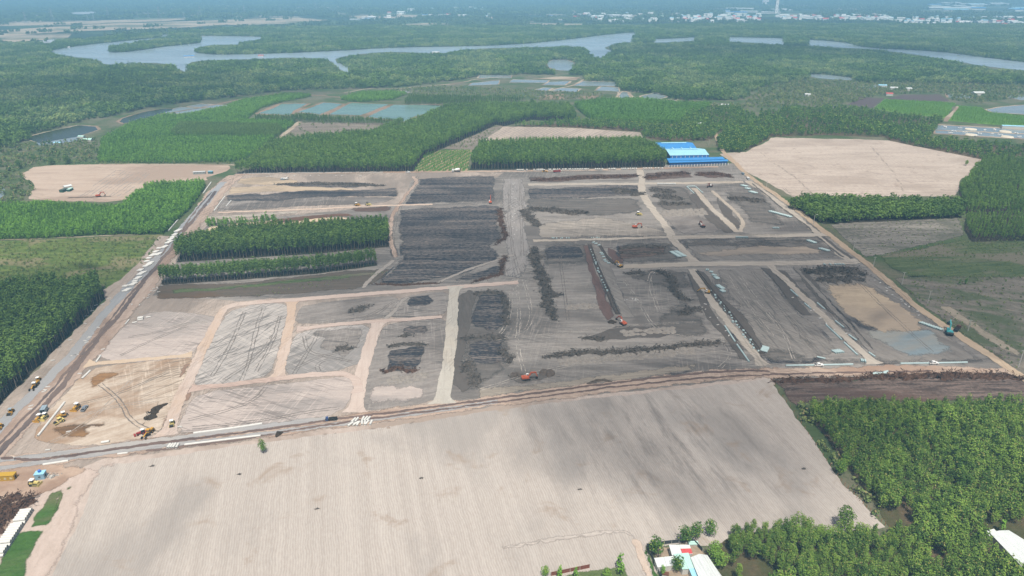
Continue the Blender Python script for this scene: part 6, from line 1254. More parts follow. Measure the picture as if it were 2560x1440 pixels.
def bulldozer(px, py, heading, paint, label, roof=None, scale=.92, group=None):
    rt = root('bulldozer', px, py, heading, label, 'bulldozer', group, scale=scale); track_part(rt, 1.0, 3.6, .6, 1.05); track_part(rt, -1.0, 3.6, .6, 1.05)
    MB().prism([(-.2, .7), (2.0, .7), (2.0, 1.75), (1.8, 1.9), (-.2, 2.0)], -.6, .6).obj('engine_hood', paint, rt); MB().box((-1.0, 0, 1.25), (1.6, 1.7, 1.1)).obj('body', paint, rt)
    cb = MB().box((-.8, 0, 2.0), (.9, 1.2, .6)).obj('seat', STEEL, rt); cn = MB().box((-.7, 0, 3.15), (1.9, 1.9, .14)).obj('canopy', roof or WHITE, rt)
    for x in (-1.5, .1):
        for y in (-.8, .8): MB().box((x, y, 2.4), (.1, .1, 1.5)).obj('post', STEEL, cn)
    MB().prism([(2.55, .1), (2.75, .15), (2.6, .6), (2.75, 1.25), (2.6, 1.3), (2.4, .7)], -1.75, 1.75).obj('blade', paint, rt)
    for y in (-1.45, 1.45): MB().box((1.2, y, .65), (2.8, .14, .25)).obj('push_arm', paint, rt)
    MB().prism([(-2.9, .3), (-2.6, .2), (-2.4, 1.2), (-2.0, 1.4), (-2.0, 1.7), (-2.6, 1.6)], -.3, .3).obj('ripper', STEEL, rt); MB().tube((1.2, .3, 1.9), (1.2, .3, 2.7), .08, n=6).obj('exhaust', STEEL, rt); return rt
def roller(px, py, heading, paint, label, roof=None, scale=.92, group=None):
    rt = root('road_roller', px, py, heading, label, 'roller', group, scale=scale)
    MB().tube((2.0, -1.05, .78), (2.0, 1.05, .78), .78, n=18).obj('drum', STEEL, rt)
    MB().box((2.0, 1.18, .85), (2.1, .16, .5)).box((2.0, -1.18, .85), (2.1, .16, .5)).box((.95, 0, .9), (.3, 2.5, .6)).obj('drum_frame', paint, rt)
    MB().prism([(-2.4, .7), (.2, .7), (.2, 1.5), (-.6, 1.7), (-2.2, 1.75), (-2.4, 1.4)], -.95, .95).obj('body', paint, rt)
    for y in (-.95, .95): wheel(rt, -1.4, y, .8, .55, paint)
    MB().box((-.2, 0, 1.9), (.7, .7, .7)).obj('seat', STEEL, rt); cn = MB().box((-.2, 0, 3.0), (1.9, 1.9, .14)).obj('canopy', roof or WHITE, rt)
    for x in (-1.0, .6):
        for y in (-.8, .8): MB().box((x, y, 2.2), (.09, .09, 1.5)).obj('post', STEEL, cn)
    return rt
def grader(px, py, heading, paint, label, scale=1.0, roof=None):
    rt = root('motor_grader', px, py, heading, label, 'grader', None, scale=scale)
    for y in (-1.05, 1.05):
        wheel(rt, 4.0, y, .68, .4, paint)
        for x in (-2.7, -1.1): wheel(rt, x, y, .68, .42, paint)
    beam(MB(), [(-.2, 1.5), (2.0, 1.9), (4.0, 1.35)], .22, .2).obj('frame', paint, rt); MB().prism([(-3.6, .9), (-.6, .9), (-.6, 1.9), (-3.4, 1.8)], -.6, .6).obj('engine_hood', paint, rt)
    cb = MB().box((.1, 0, 2.1), (1.3, 1.4, 1.5)).obj('cab', paint, rt); MB().box((.1, 0, 2.35), (1.34, 1.44, .7)).obj('window', GLASS, cb); MB().box((.1, 0, 2.95), (1.7, 1.8, .15)).obj('cab_roof', roof or WHITE, rt)
    MB().box((1.7, 0, .55), (.18, 3.6, .65), .55).obj('blade', STEEL, rt); MB().tube((1.7, 0, .9), (1.7, 0, 1.15), .7, n=12).obj('turntable', STEEL, rt); return rt
def tractor(px, py, heading, paint, label, roof=None, scale=1.0):
    rt = root('tractor', px, py, heading, label, 'tractor', None, scale=scale)
    for y in (-.85, .85): wheel(rt, -1.0, y, .85, .5, paint); wheel(rt, 1.5, y, .5, .35, paint)
    MB().prism([(-.3, .7), (2.0, .7), (2.0, 1.4), (-.3, 1.6)], -.42, .42).obj('hood', paint, rt); cb = MB().box((-.8, 0, 1.8), (1.4, 1.3, 1.4)).obj('cab', GLASS, rt); MB().box((-.8, 0, 2.58), (1.6, 1.5, .16)).obj('cab_roof', roof or WHITE, rt)
    MB().prism([(-2.9, .2), (-2.0, .3), (-1.8, 1.0), (-2.6, 1.0)], -1.0, 1.0).obj('plough', paint, rt); MB().prism([(2.2, .2), (3.0, .2), (3.1, .9), (2.3, .8)], -1.0, 1.0).obj('loader_bucket', paint, rt); return rt
def pickup(px, py, heading, paint, label, scale=1.0):
    rt = root('pickup_truck', px, py, heading, label, 'pickup', None, scale=scale)
    MB().prism([(-2.6, .45), (2.55, .45), (2.65, .75), (2.5, 1.05), (1.2, 1.12), (-2.6, 1.12)], -.9, .9).obj('body', paint, rt)
    cb = MB().prism([(-.9, 1.12), (1.35, 1.12), (.7, 1.75), (-.7, 1.78)], -.8, .8).obj('cabin', paint, rt); MB().prism([(-.72, 1.2), (1.1, 1.2), (.62, 1.68), (-.6, 1.68)], -.82, .82).box((1.0, 0, 1.42), (.05, 1.4, .5), 0, -.8).obj('window', GLASS, cb); MB().box((-1.75, 0, 1.14), (1.45, 1.5, .06)).obj('cargo_bed', RUBBER, rt)
    for y in (-.85, .85):
        for x in (-1.6, 1.65): wheel(rt, x, y, .38, .26, SILV)
        MB().box((2.62, y * .8, .85), (.08, .3, .16)).obj('headlight', WHITE, rt)
    return rt
def truck(px, py, heading, paint, label, kind='flat', scale=1.0, load=None):
    rt = root('truck', px, py, heading, label, 'truck', None, scale=scale)
    cb = MB().prism([(2.0, .7), (3.9, .7), (3.95, 1.6), (3.6, 2.6), (2.0, 2.6)], -1.15, 1.15).obj('cab', paint, rt); MB().prism([(3.0, 1.7), (3.97, 1.65), (3.68, 2.45), (3.0, 2.45)], -1.17, 1.17).obj('window', GLASS, cb); MB().box((-.6, 0, .8), (7.0, .9, .25)).obj('chassis', STEEL, rt)
    for y in (-1.0, 1.0):
        for x in (-3.0, -1.8, 2.9): wheel(rt, x, y, .5, .35, SILV)
    if kind == 'mixer':
        MB().tube((-3.6, 0, 2.6), (-2.6, 0, 2.5), .7, 1.2, 14).tube((-2.6, 0, 2.5), (-.6, 0, 2.2), 1.2, 1.25, 14).tube((-.6, 0, 2.2), (1.4, 0, 1.9), 1.25, .7, 14).obj('drum', WHITE, rt); MB().prism([(-4.3, 2.0), (-3.5, 2.2), (-3.6, 3.4), (-4.2, 3.4)], -.5, .5).obj('hopper', STEEL, rt)
    else:
        MB().box((-1.0, 0, 1.05), (5.6, 2.3, .2)).box((-1.0, 1.1, 1.5), (5.6, .1, .8)).box((-1.0, -1.1, 1.5), (5.6, .1, .8)).box((-3.75, 0, 1.5), (.1, 2.3, .8)).obj('cargo_bed', load or paint, rt)
    return rt
excavator(1316, 949, (10, -1), ORG, 'bright orange excavator reaching right beside the south haul road, lowest on the site', 0)
excavator(1557, 811, (-14, -10), ORG, 'orange excavator with white cab at the foot of the open trench', 2)
excavator(1588, 570, (12, -.5), ORG, 'red orange excavator with raised arm on the pale scraped area', 0, scale=1.0)
excavator(1756, 568, (-10, -6), REDB, 'dark red excavator digging on the lumpy grey fill', 0, scale=1.0)
excavator(1768, 733, (-10, -1), YEL, 'yellow excavator on the middle diagonal track beside the pipe trench', 2, scale=.9)
excavator(1550, 668, (-10, -4), YEL, 'dark yellow excavator at the lower end of the loose pipes', 0, scale=.9)
excavator(2372, 836, (-6, -14), TEAL, 'teal excavator beside the neat pipe row at the right end', 1, scale=1.25)
excavator(247, 492, (10, -1.5), ORG, 'small orange excavator digging on the left tan field', 0)
excavator(1776, 467, (-8, 3), REDB, 'brown excavator at the top of the upper diagonal tracks', 0, scale=1.0)
excavator(1226, 508, (1, -8), ORG, 'orange excavator with upright arm at the edge of the upper black field', 3, scale=.95)
root_d = truck(2392, 826, (8, -8), plain('dark_orange_paint', S(110, 70, 50), .6), 'dark truck parked beside the teal excavator', load=STEEL)
bulldozer(893, 515, (10, -1), YEL, 'left one of two yellow machines on the white sand track', scale=1.1)
bulldozer(921, 514, (10, -1), YELP, 'right one of two yellow machines on the white sand track', roof=STEEL, scale=1.1)
bulldozer(1597, 538, (10, 0), YELP, 'pale yellow bulldozer above the red orange excavator', scale=1.1)
grader(88, 968, (-9, 11), YEL, 'yellow motor grader standing on the gravel lane beside the left wood')
roller(96, 954, (-8, 10), YEL, 'yellow roller with white roof just behind the motor grader', scale=.85)
roller(28, 1034, (-7, 10), YEL, 'yellow roller with dark roof on the gravel lane near the left edge', roof=BLUEG)
roller(2, 1071, (-7, 10), YEL, 'yellow machine cut by the left picture edge on the gravel lane', roof=YEL, scale=.8)
bulldozer(98, 1050, (-9, 8), YEL, 'left one of two white roofed bulldozers beside the grey box trailer')
bulldozer(112, 1047, (-9, 8), YELP, 'right one of two white roofed bulldozers beside the grey box trailer')
bulldozer(157, 1043, (-10, 3), YEL, 'low yellow bulldozer right of the slanting pipe run')
roller(150, 1057, (-11, 5), YELP, 'pale yellow roller in front of the low yellow bulldozer', roof=YELP)
bulldozer(192, 1023, (-9, 8), YEL, 'yellow bulldozer with lowered blade beside the silver pickup', scale=1.0)
pickup(212, 1024, (8, -10), SILV, 'silver pickup parked beside the yellow bulldozer')
roller(431, 1063, (-2, 10), YELP, 'pale roller facing down the pink road, drum forward')
tractor(353, 1086, (-10, 3), RED, 'red tractor with white cab roof by the south haul road')
grader(373, 1086, (-8, 8), YEL, 'bright yellow grader right beside the red tractor', roof=YEL)
truck(829, 1051, (-10, 1), plain('blue_paint', S(70, 90, 140), .5), 'small blue truck with white roof driving on the south haul road', scale=.75, load=STEEL)
bulldozer(87, 1213, (10, 0), YELP, 'pale yellow bulldozer parked below the site office and the blue cabin', scale=.95)
truck(1140, 430, (-10, 0), WHITE, 'white concrete mixer truck on the north road before the crop rows', 'mixer', 1.25)
truck(1392, 431, (10, -.5), RED, 'red truck on the north road before the square wood', scale=1.1); tractor(1362, 430, (10, 0), YEL, 'yellow machine just left of the red truck on the north road', scale=1.1)
truck(712, 449, (10, 0), WHITE, 'white truck on the bare ground near the north road', scale=1.0); truck(1870, 448, (6, 8), WHITE, 'white truck on the service road near the factory', scale=.95); truck(1857, 436, (6, 8), BLUEG, 'grey truck on the service road near the factory', scale=.9)
pickup(2046, 915, (10, 0), WHITE, 'white pickup on the south haul road among the pipe runs'); pickup(1020, 432, (10, 0), WHITE, 'white pickup on the north road left of the mixer truck'); pickup(2333, 910, (10, 0), WHITE, 'white pickup beside the right thin pipe run'); pickup(707, 449.5, (-10, 0), BLUEG, 'grey pickup beside the white truck near the north road')
# open grey box trailer
rt = root('box_trailer', 112, 1030, (6, -10), 'grey box trailer open at the rear beside the bulldozers', 'trailer'); MB().box((0, 0, 1.5), (4.6, .1, 2.3)).mat(0).box((0, 0, 2.6), (4.6, 2.3, .1)).obj('roof', BLUEG, rt)
MB().box((0, 1.1, 1.5), (4.6, .1, 2.2)).box((0, -1.1, 1.5), (4.6, .1, 2.2)).box((2.25, 0, 1.5), (.1, 2.1, 2.2)).obj('side_wall', BLUEG, rt); MB().box((0, 0, .45), (4.6, 2.3, .12)).obj('floor', STEEL, rt)
for y in (-.9, .9): wheel(rt, -.8, y, .42, .3, SILV)

# ---------------------------------------------------------------- poles and pylons
POLE = plain('pole_concrete', S(196, 194, 188, .8), .8)
def pole(px, py, h, label, lamp=0, name='utility_pole'):
    x, y = P(px, py); rt = link(bpy.data.objects.new(name, None)); rt.location = (x, y, 0); tag(rt, label, 'pole' if not lamp else 'street lamp')
    MB().tube((0, 0, 0), (0, 0, h), .26, .17, 8).obj('shaft', POLE, rt)
    if lamp:
        MB().tube((0, 0, h), (1.8, 0, h + .35), .08, n=6).obj('arm', POLE, rt); MB().box((2.0, 0, h + .35), (.9, .35, .15)).obj('lamp_head', WHITE, rt)
    else:
        MB().box((0, 0, h - .5), (2.0, .12, .14)).obj('cross_arm', POLE, rt)
        for dx in (-.9, 0, .9): MB().tube((dx, 0, h - .42), (dx, 0, h - .1), .07, n=6).obj('insulator', WHITE, rt)
for px, py, h, l, lp in ((1990, 518, 7.5, 'street lamp on the service road left of the dark tree row', 1), (2033, 562, 9.5, 'taller street lamp on the service road below the dark tree row', 1), (2133, 625, 8, 'concrete pole beside the striped stubble', 0), (2182, 671, 9.5, 'concrete pole where the lower cross track meets the service road', 0), (2254, 712, 10, 'concrete pole at the edge of the dark pasture', 0), (2319, 758, 9.5, 'concrete pole above the pale scraped wedge', 0), (2419, 828, 8, 'concrete pole right of the teal excavator', 0), (2545, 918, 11, 'concrete pole at the far end of the service road', 0), (1916, 468, 7, 'thin concrete pole at the top of the service road', 0), (1836, 420, 7, 'pole at the right corner of the factory wall', 0), (1772, 364, 9, 'pole behind the blue factory', 0)): pole(px, py, h, l, lp)
PYL = plain('galvanised_steel', S(176, 184, 188, .8), .5, .3)
def pylon(px, py, h, label):
    x, y = P(px, py); rt = link(bpy.data.objects.new('power_pylon', None)); rt.location = (x, y, 0); rt.rotation_euler = (0, 0, random.uniform(-.4, .4)); tag(rt, label, 'pylon', 'power pylons across the far plain')
    mb = MB(); b = h * .13; q = [(-1, -1), (1, -1), (1, 1), (-1, 1)]; lv = [(0, b), (h * .3, b * .62), (h * .55, b * .36), (h * .78, b * .2), (h, b * .08)]; th = .42
    for (z0, w0), (z1, w1) in zip(lv, lv[1:]):
        for i in range(4):
            a, c = q[i], q[(i + 1) % 4]; mb.tube((a[0] * w0, a[1] * w0, z0), (a[0] * w1, a[1] * w1, z1), th, n=4, cap=False); mb.tube((a[0] * w0, a[1] * w0, z0), (c[0] * w1, c[1] * w1, z1), th * .6, n=4, cap=False)
    mb.obj('lattice_mast', PYL, rt); ar = MB()
    for z, L in ((h * .68, h * .2), (h * .8, h * .17), (h * .92, h * .13)):
        for sx in (-1, 1): ar.tube((sx * L, 0, z), (0, 0, z + h * .04), th * .7, n=4, cap=False).tube((sx * L, 0, z), (0, 0, z - h * .01), th * .7, n=4, cap=False)
    ar.obj('cross_arm', PYL, rt)
for i, (px, py, h) in enumerate(((67, 60, 60), (133, 54, 70), (272, 47, 66), (400, 47, 68), (502, 42, 66), (612, 35, 62), (790, 28, 64), (220, 51, 34), (235, 51, 32), (345, 45, 40), (372, 45, 38), (496, 45, 36), (702, 33, 40), (460, 46, 36))):
    pylon(px, py, h, 'faint grey lattice power pylon on the far plain at upper left')
# fence posts of the ploughed field
bx = MB().tube((0, 0, 0), (0, 0, 1.6), .09, n=6).mesh('fence_post', plain('orange_post', S(196, 130, 90), .8))
for i in range(34):
    t = i / 33 * 5; pts = [(1928, 952), (1990, 1040), (2050, 1130), (2110, 1212), (2160, 1264), (2222, 1322)]; j = min(4, int(t)); f = t - j; x, y = P(pts[j][0] + (pts[j + 1][0] - pts[j][0]) * f, pts[j][1] + (pts[j + 1][1] - pts[j][1]) * f)
    o = link(bpy.data.objects.new('fence_post', bx)); o.location = (x, y, 0); tag(o, 'short orange fence post on the right border of the ploughed field', 'fence post', 'fence posts of the ploughed field')
# a worker at the junction
def person(px, py, heading, label):
    x, y = P(px, py); me = bpy.data.meshes.new('person'); J = [(0, 0, .95), (0, 0, 1.2), (0, 0, 1.42), (0, 0, 1.52), (0, .02, 1.66), (-.2, 0, 1.38), (-.27, .05, 1.12), (-.25, .14, .9), (.2, 0, 1.38), (.28, -.02, 1.12), (.27, .08, .88), (-.1, 0, .9), (-.12, .05, .5), (-.12, .0, .06), (-.12, .14, .04), (.1, 0, .9), (.13, -.04, .5), (.14, -.12, .06), (.14, .02, .04)]
    E = [(0, 1), (1, 2), (2, 3), (3, 4), (2, 5), (5, 6), (6, 7), (2, 8), (8, 9), (9, 10), (0, 11), (11, 12), (12, 13), (13, 14), (0, 15), (15, 16), (16, 17), (17, 18)]; R = [.15, .15, .16, .07, .11, .07, .05, .04, .07, .05, .04, .1, .075, .05, .04, .1, .075, .05, .04]
    me.from_pydata(J, E, []); o = link(bpy.data.objects.new('person', me)); m = o.modifiers.new('skin', 'SKIN')
    for v, r in zip(me.skin_vertices[0].data if me.skin_vertices else [], R): v.radius = (r, r)
    if not me.skin_vertices:
        bm = bmesh.new(); bm.from_mesh(me); ly = bm.verts.layers.skin.verify(); bm.verts.ensure_lookup_table()
        for v, r in zip(bm.verts, R): v[ly].radius = (r, r); v[ly].use_root = v.index == 0
        bm.to_mesh(me); bm.free()
    o.modifiers.new('smooth', 'SUBSURF').levels = 1; me.materials.append(plain('work_clothes', S(70, 74, 84), .9)); o.location = (x, y, .15); o.rotation_euler = (0, 0, head(px, py, heading)); tag(o, label, 'person')
    MB().tube((0, .02, 1.68), (0, .02, 1.8), .17, .1, 10).tube((0, .06, 1.67), (0, .06, 1.69), .2, n=10).obj('helmet', WHITE, o); MB().prism([(-.22, .98), (.22, .98), (.23, 1.42), (-.23, 1.42)], -.16, .16).obj('shirt', WHITE, o)
person(37, 1150, (5, 5), 'person in white shirt and helmet walking at the lower left road junction')
# ---------------------------------------------------------------- buildings
def ridged(name, c, per=1.1):
    k = N(name); p = k.n('TexCoord').outputs['Object']; sx = k.n('SeparateXYZ'); k.set(sx.inputs[0], p)
    wv = k.math('SINE', k.math('MULTIPLY', sx.outputs[0], 6.283 / per)); nz = k.noise(k.mapv(p, 0, (1, .12, 1)), .5, 6, .65)
    k.col(k.mix(k.math('MULTIPLY', k.ramp(nz, .45, .75), .45), c, tuple(q * .62 for q in c[:3]) + (1,))); k.bump(wv, .06, .8); k.b.inputs['Roughness'].default_value = .5; k.b.inputs['Specular IOR Level'].default_value = .4; return k.m
R_BLUE = ridged('blue_roof', S(66, 142, 208, .8)); R_LBLUE = ridged('pale_blue_roof', S(160, 214, 236, .8)); R_WHITE = ridged('white_roof', S(222, 228, 226, .74)); R_GREEN = ridged('pale_green_roof', S(184, 222, 212, .8)); R_RED = ridged('red_roof', S(204, 84, 84, .8)); W_BLUE = ridged('blue_wall', S(60, 124, 200, .8), .8); W_BLUE_SHADE = ridged('shaded_blue_wall', S(44, 86, 150, .8), .8)  # last one: the blue wall darkened, its end shade painted into the colour
WALLM = plain('plaster', S(206, 206, 198, .8), .9)
def hall(name, label, o_, u, L, D, eave, rise, roof, wall, cat='building', parent=None, vent=None):
    """gable hall: o_ front-left corner, u along the front; ridge runs along the front"""
    r = parent or link(bpy.data.objects.new(name, None))
    if parent is None: r.location = (o_[0], o_[1], 0); r.rotation_euler = (0, 0, math.atan2(u[1], u[0])); tag(r, label, cat)
    return r
a, b = P(1676, 389, 8.0), P(1772, 387.5, 8.0); L = math.dist(a, b); ang = math.atan2(b[1] - a[1], b[0] - a[0])
d1 = P(1690, 372, 8.0); D = math.hypot(d1[0] - a[0], d1[1] - a[1]) * .98; D = abs(-(d1[0] - a[0]) * math.sin(ang) + (d1[1] - a[1]) * math.cos(ang))
fac = link(bpy.data.objects.new('factory_hall', None)); fac.location = (a[0], a[1], 0); fac.rotation_euler = (0, 0, ang); tag(fac, 'blue steel factory of two gabled halls beside the square wood', 'factory')
def gable(parent, x0, x1, y0, D, eave, rise, roof, wall, over=.6):
    MB().box(((x0 + x1) / 2, y0 + .1, eave / 2), (x1 - x0, .2, eave)).obj('front_wall', wall, parent); MB().box(((x0 + x1) / 2, y0 + D - .1, eave / 2), (x1 - x0, .2, eave)).obj('back_wall', wall, parent)
    for x in (x0, x1):
        m = MB(); m.add([(x - .1, y0, 0), (x - .1, y0 + D, 0), (x - .1, y0 + D, eave), (x - .1, y0 + D / 2, eave + rise), (x - .1, y0, eave), (x + .1, y0, 0), (x + .1, y0 + D, 0), (x + .1, y0 + D, eave), (x + .1, y0 + D / 2, eave + rise), (x + .1, y0, eave)], [(0, 1, 2, 3, 4), (9, 8, 7, 6, 5), (0, 5, 6, 1), (1, 6, 7, 2), (2, 7, 8, 3), (3, 8, 9, 4), (4, 9, 5, 0)]); m.obj('gable_wall', W_BLUE_SHADE if wall is W_BLUE else wall, parent)
    for s in (0, 1):
        ye = y0 - over * .5 if s == 0 else y0 + D + over * .5; ym = y0 + D / 2; zz = eave - rise * over / D
        m = MB(); m.add([(x0 - over, ye, zz + .12), (x1 + over, ye, zz + .12), (x1 + over, ym, eave + rise + .12), (x0 - over, ym, eave + rise + .12), (x0 - over, ye, zz + .27), (x1 + over, ye, zz + .27), (x1 + over, ym, eave + rise + .27), (x0 - over, ym, eave + rise + .27)], [(0, 1, 2, 3), (7, 6, 5, 4), (0, 4, 5, 1), (1, 5, 6, 2), (2, 6, 7, 3), (3, 7, 4, 0)]); m.obj('roof_slope', roof, parent)
gable(fac, 0, L, 0, D, 8, 3.0, R_LBLUE, W_BLUE); gable(fac, -3, L - 4, D + .4, D * 1.02, 8, 3.0, R_BLUE, W_BLUE)
rv = MB(); rv.add([(4, D / 2 - 1.4, 11.6), (L - 8, D / 2 - 1.4, 11.6), (L - 8, D / 2, 12.3), (4, D / 2, 12.3), (4, D / 2 + 1.4, 11.6), (L - 8, D / 2 + 1.4, 11.6)], [(0, 1, 2, 3), (3, 2, 5, 4), (0, 3, 4), (1, 5, 2)]); rv.box(((L - 4) / 2, D / 2, 11.3), (L - 12.5, 2.0, .9)); rv.obj('ridge_vent', R_LBLUE, fac)
y2 = D + .4 + D * .51; rv = MB(); rv.add([(3, y2 - 1.4, 11.6), (L - 12, y2 - 1.4, 11.6), (L - 12, y2, 12.3), (3, y2, 12.3), (3, y2 + 1.4, 11.6), (L - 12, y2 + 1.4, 11.6)], [(0, 1, 2, 3), (3, 2, 5, 4), (0, 3, 4), (1, 5, 2)]); rv.box(((L - 9) / 2, y2, 11.3), (L - 15.5, 2.0, .9)); rv.obj('ridge_vent', R_LBLUE, fac)
for i, t in enumerate((.26, .5, .74)): MB().box((L * t, D * .82, 9.6), (1.2, D * .42, .5), 0, 0).obj('roof_duct', R_LBLUE, fac)
for i in range(9): MB().box((L * (i + .5) / 9, -.12, 3.8), (.5, .16, 7.4)).obj('column', WHITE, fac)
for t in (.2, .85): MB().box((L * t, -1.2, 3.2), (8, 2.4, .2)).obj('door_canopy', WHITE, fac)
a2, b2 = P(1674, 413.5, 0), P(1818, 409.5, 0); L2 = math.dist(a2, b2); ang2 = math.atan2(b2[1] - a2[1], b2[0] - a2[0])
shd = link(bpy.data.objects.new('long_shed', None)); shd.location = (a2[0], a2[1], 0); shd.rotation_euler = (0, 0, ang2); tag(shd, 'long low blue roofed shed in front of the factory halls', 'shed')
MB().box((L2 / 2, .5, 1.6), (L2, .2, 3.2)).obj('front_wall', W_BLUE, shd); MB().box((L2 / 2, 9.5, 2.4), (L2, .2, 4.8)).obj('back_wall', W_BLUE, shd)
for x in (.1, L2 - .1): MB().box((x, 5, 1.7), (.2, 8.8, 3.4)).obj('end_wall', W_BLUE_SHADE, shd)
m = MB(); m.add([(-1, -.8, 3.3), (L2 + 1, -.8, 3.3), (L2 + 1, 4, 4.2), (-1, 4, 4.2), (-1, -.8, 3.45), (L2 + 1, -.8, 3.45), (L2 + 1, 4, 4.35), (-1, 4, 4.35)], [(0, 1, 2, 3), (7, 6, 5, 4), (0, 4, 5, 1), (1, 5, 6, 2), (2, 6, 7, 3), (3, 7, 4, 0)]); m.obj('lower_roof', R_BLUE, shd)
m = MB(); m.add([(-1, 3.4, 4.7), (L2 - 2, 3.4, 4.7), (L2 - 2, 10.6, 6.0), (-1, 10.6, 6.0), (-1, 3.4, 4.85), (L2 - 2, 3.4, 4.85), (L2 - 2, 10.6, 6.15), (-1, 10.6, 6.15)], [(0, 1, 2, 3), (7, 6, 5, 4), (0, 4, 5, 1), (1, 5, 6, 2), (2, 6, 7, 3), (3, 7, 4, 0)]); m.obj('upper_roof', R_BLUE, shd)
a3, b3 = P(1672, 418.5), P(1820, 413); L3 = math.dist(a3, b3); ang3 = math.atan2(b3[1] - a3[1], b3[0] - a3[0])
wl = link(bpy.data.objects.new('boundary_wall', None)); wl.location = (a3[0], a3[1], 0); wl.rotation_euler = (0, 0, ang3); tag(wl, 'grey boundary wall with white posts along the factory front', 'wall')
nb = 21; pm = MB().box((0, 0, 1.35), (.5, .5, 2.7)).mesh('post', WHITE); bmsh = MB().box((0, 0, 1.15), (L3 / nb - .5, .2, 2.3)).mesh('panel', plain('grey_block', S(150, 156, 156), .9))
for i in range(nb + 1):
    o = link(bpy.data.objects.new('post', pm), wl); o.location = (L3 * i / nb, 0, 0)
    if i < nb: o = link(bpy.data.objects.new('panel', bmsh), wl); o.location = (L3 * (i + .5) / nb, 0, 0)
def simple(name, px, py, heading, d, wall, roof, label, cat='building', rise=.0, pz=0.0, win=0, door=True, wm=None, slope=0.0):
    rt = root(name, px, py, heading, label, cat, z=pz); lx, ly, h = d
    if rise: gable_local(rt, lx, ly, h, rise, roof, wall)
    else:
        MB().box((0, 0, h / 2), (lx, ly, h)).obj('wall', wall, rt); MB().box((0, 0, h + .1), (lx + .3, ly + .3, .16), 0, slope).obj('roof', roof, rt)
    for i in range(win):
        x = lx * ((i + .5) / win - .5); w_ = MB().box((x, -ly / 2 - .02, h * .55), (min(.9, lx / win * .5), .1, .7)).obj('window', wm or GLASS, rt); MB().box((x, -ly / 2 - .03, h * .55 - .4), (min(1.1, lx / win * .6), .16, .08)).obj('sill', WHITE, w_)
    if door: MB().box((lx / 2 + .02, 0, 1.0), (.1, .9, 1.9)).obj('door', STEEL, rt)
    return rt
def gable_local(rt, lx, ly, h, rise, roof, wall):
    x0, x1, y0 = -lx / 2, lx / 2, -ly / 2; gable(rt, x0, x1, y0, ly, h, rise, roof, wall, .4)
YO = ridged('mustard_wall', S(206, 166, 54, .8), .3)
simple('site_office', 12, 1198.5, (10, -.6), (9.6, 2.6, 2.7), YO, YO, 'mustard yellow site office container at the left edge', 'site office', win=4, wm=plain('office_window', S(232, 220, 170), .4))
cb = simple('site_cabin', 104, 1195, (10, -1.2), (3.8, 2.8, 2.9), plain('light_blue_panel', S(150, 184, 204, .8), .6), R_LBLUE, 'light blue site cabin with a water tank on its roof', 'cabin', win=1)
MB().tube((-.2, .4, 3.15), (-.2, .4, 4.0), .62, n=14).tube((-.2, .4, 4.0), (-.2, .4, 4.25), .6, .25, 14).obj('water_tank', plain('blue_plastic', S(50, 110, 200, .8), .4), cb)
heap([(124, 1190), (132, 1192), (140, 1190)], 3, .8, 'pale rubble pile right of the light blue cabin', plain('rubble', S(210, 206, 198), .9), 1.0, 'rubble_pile', 'rubble')
simple('site_hut', 499, 435, (10, -.5), (13, 3, 2.8), plain('hut_wall', S(170, 176, 172), .8), R_WHITE, 'long grey site hut on the left tan field', 'hut', win=4); simple('site_hut', 527, 434, (10, 0), (5, 2.6, 2.8), plain('teal_panel', S(80, 130, 140), .6), R_LBLUE, 'small teal site hut right of the long grey hut', 'hut', win=1)
simple('camp_shelter', 160, 479, (10, -4), (8, 4, 2.6), plain('green_net', S(60, 100, 84), .9), plain('camp_roof', S(86, 104, 92), .9), 'green netted camp shelter on the left tan field', 'shelter', door=False); simple('camp_shelter', 176, 477, (10, -5), (7, 3, 2.4), plain('green_net', S(60, 100, 84), .9), R_GREEN, 'long pale green shelter right of the netted one', 'shelter', door=False); simple('camp_shelter', 170, 471, (10, -2), (7, 5, 2.6), WALLM, R_WHITE, 'white roofed shelter behind the green ones', 'shelter', rise=1.0)
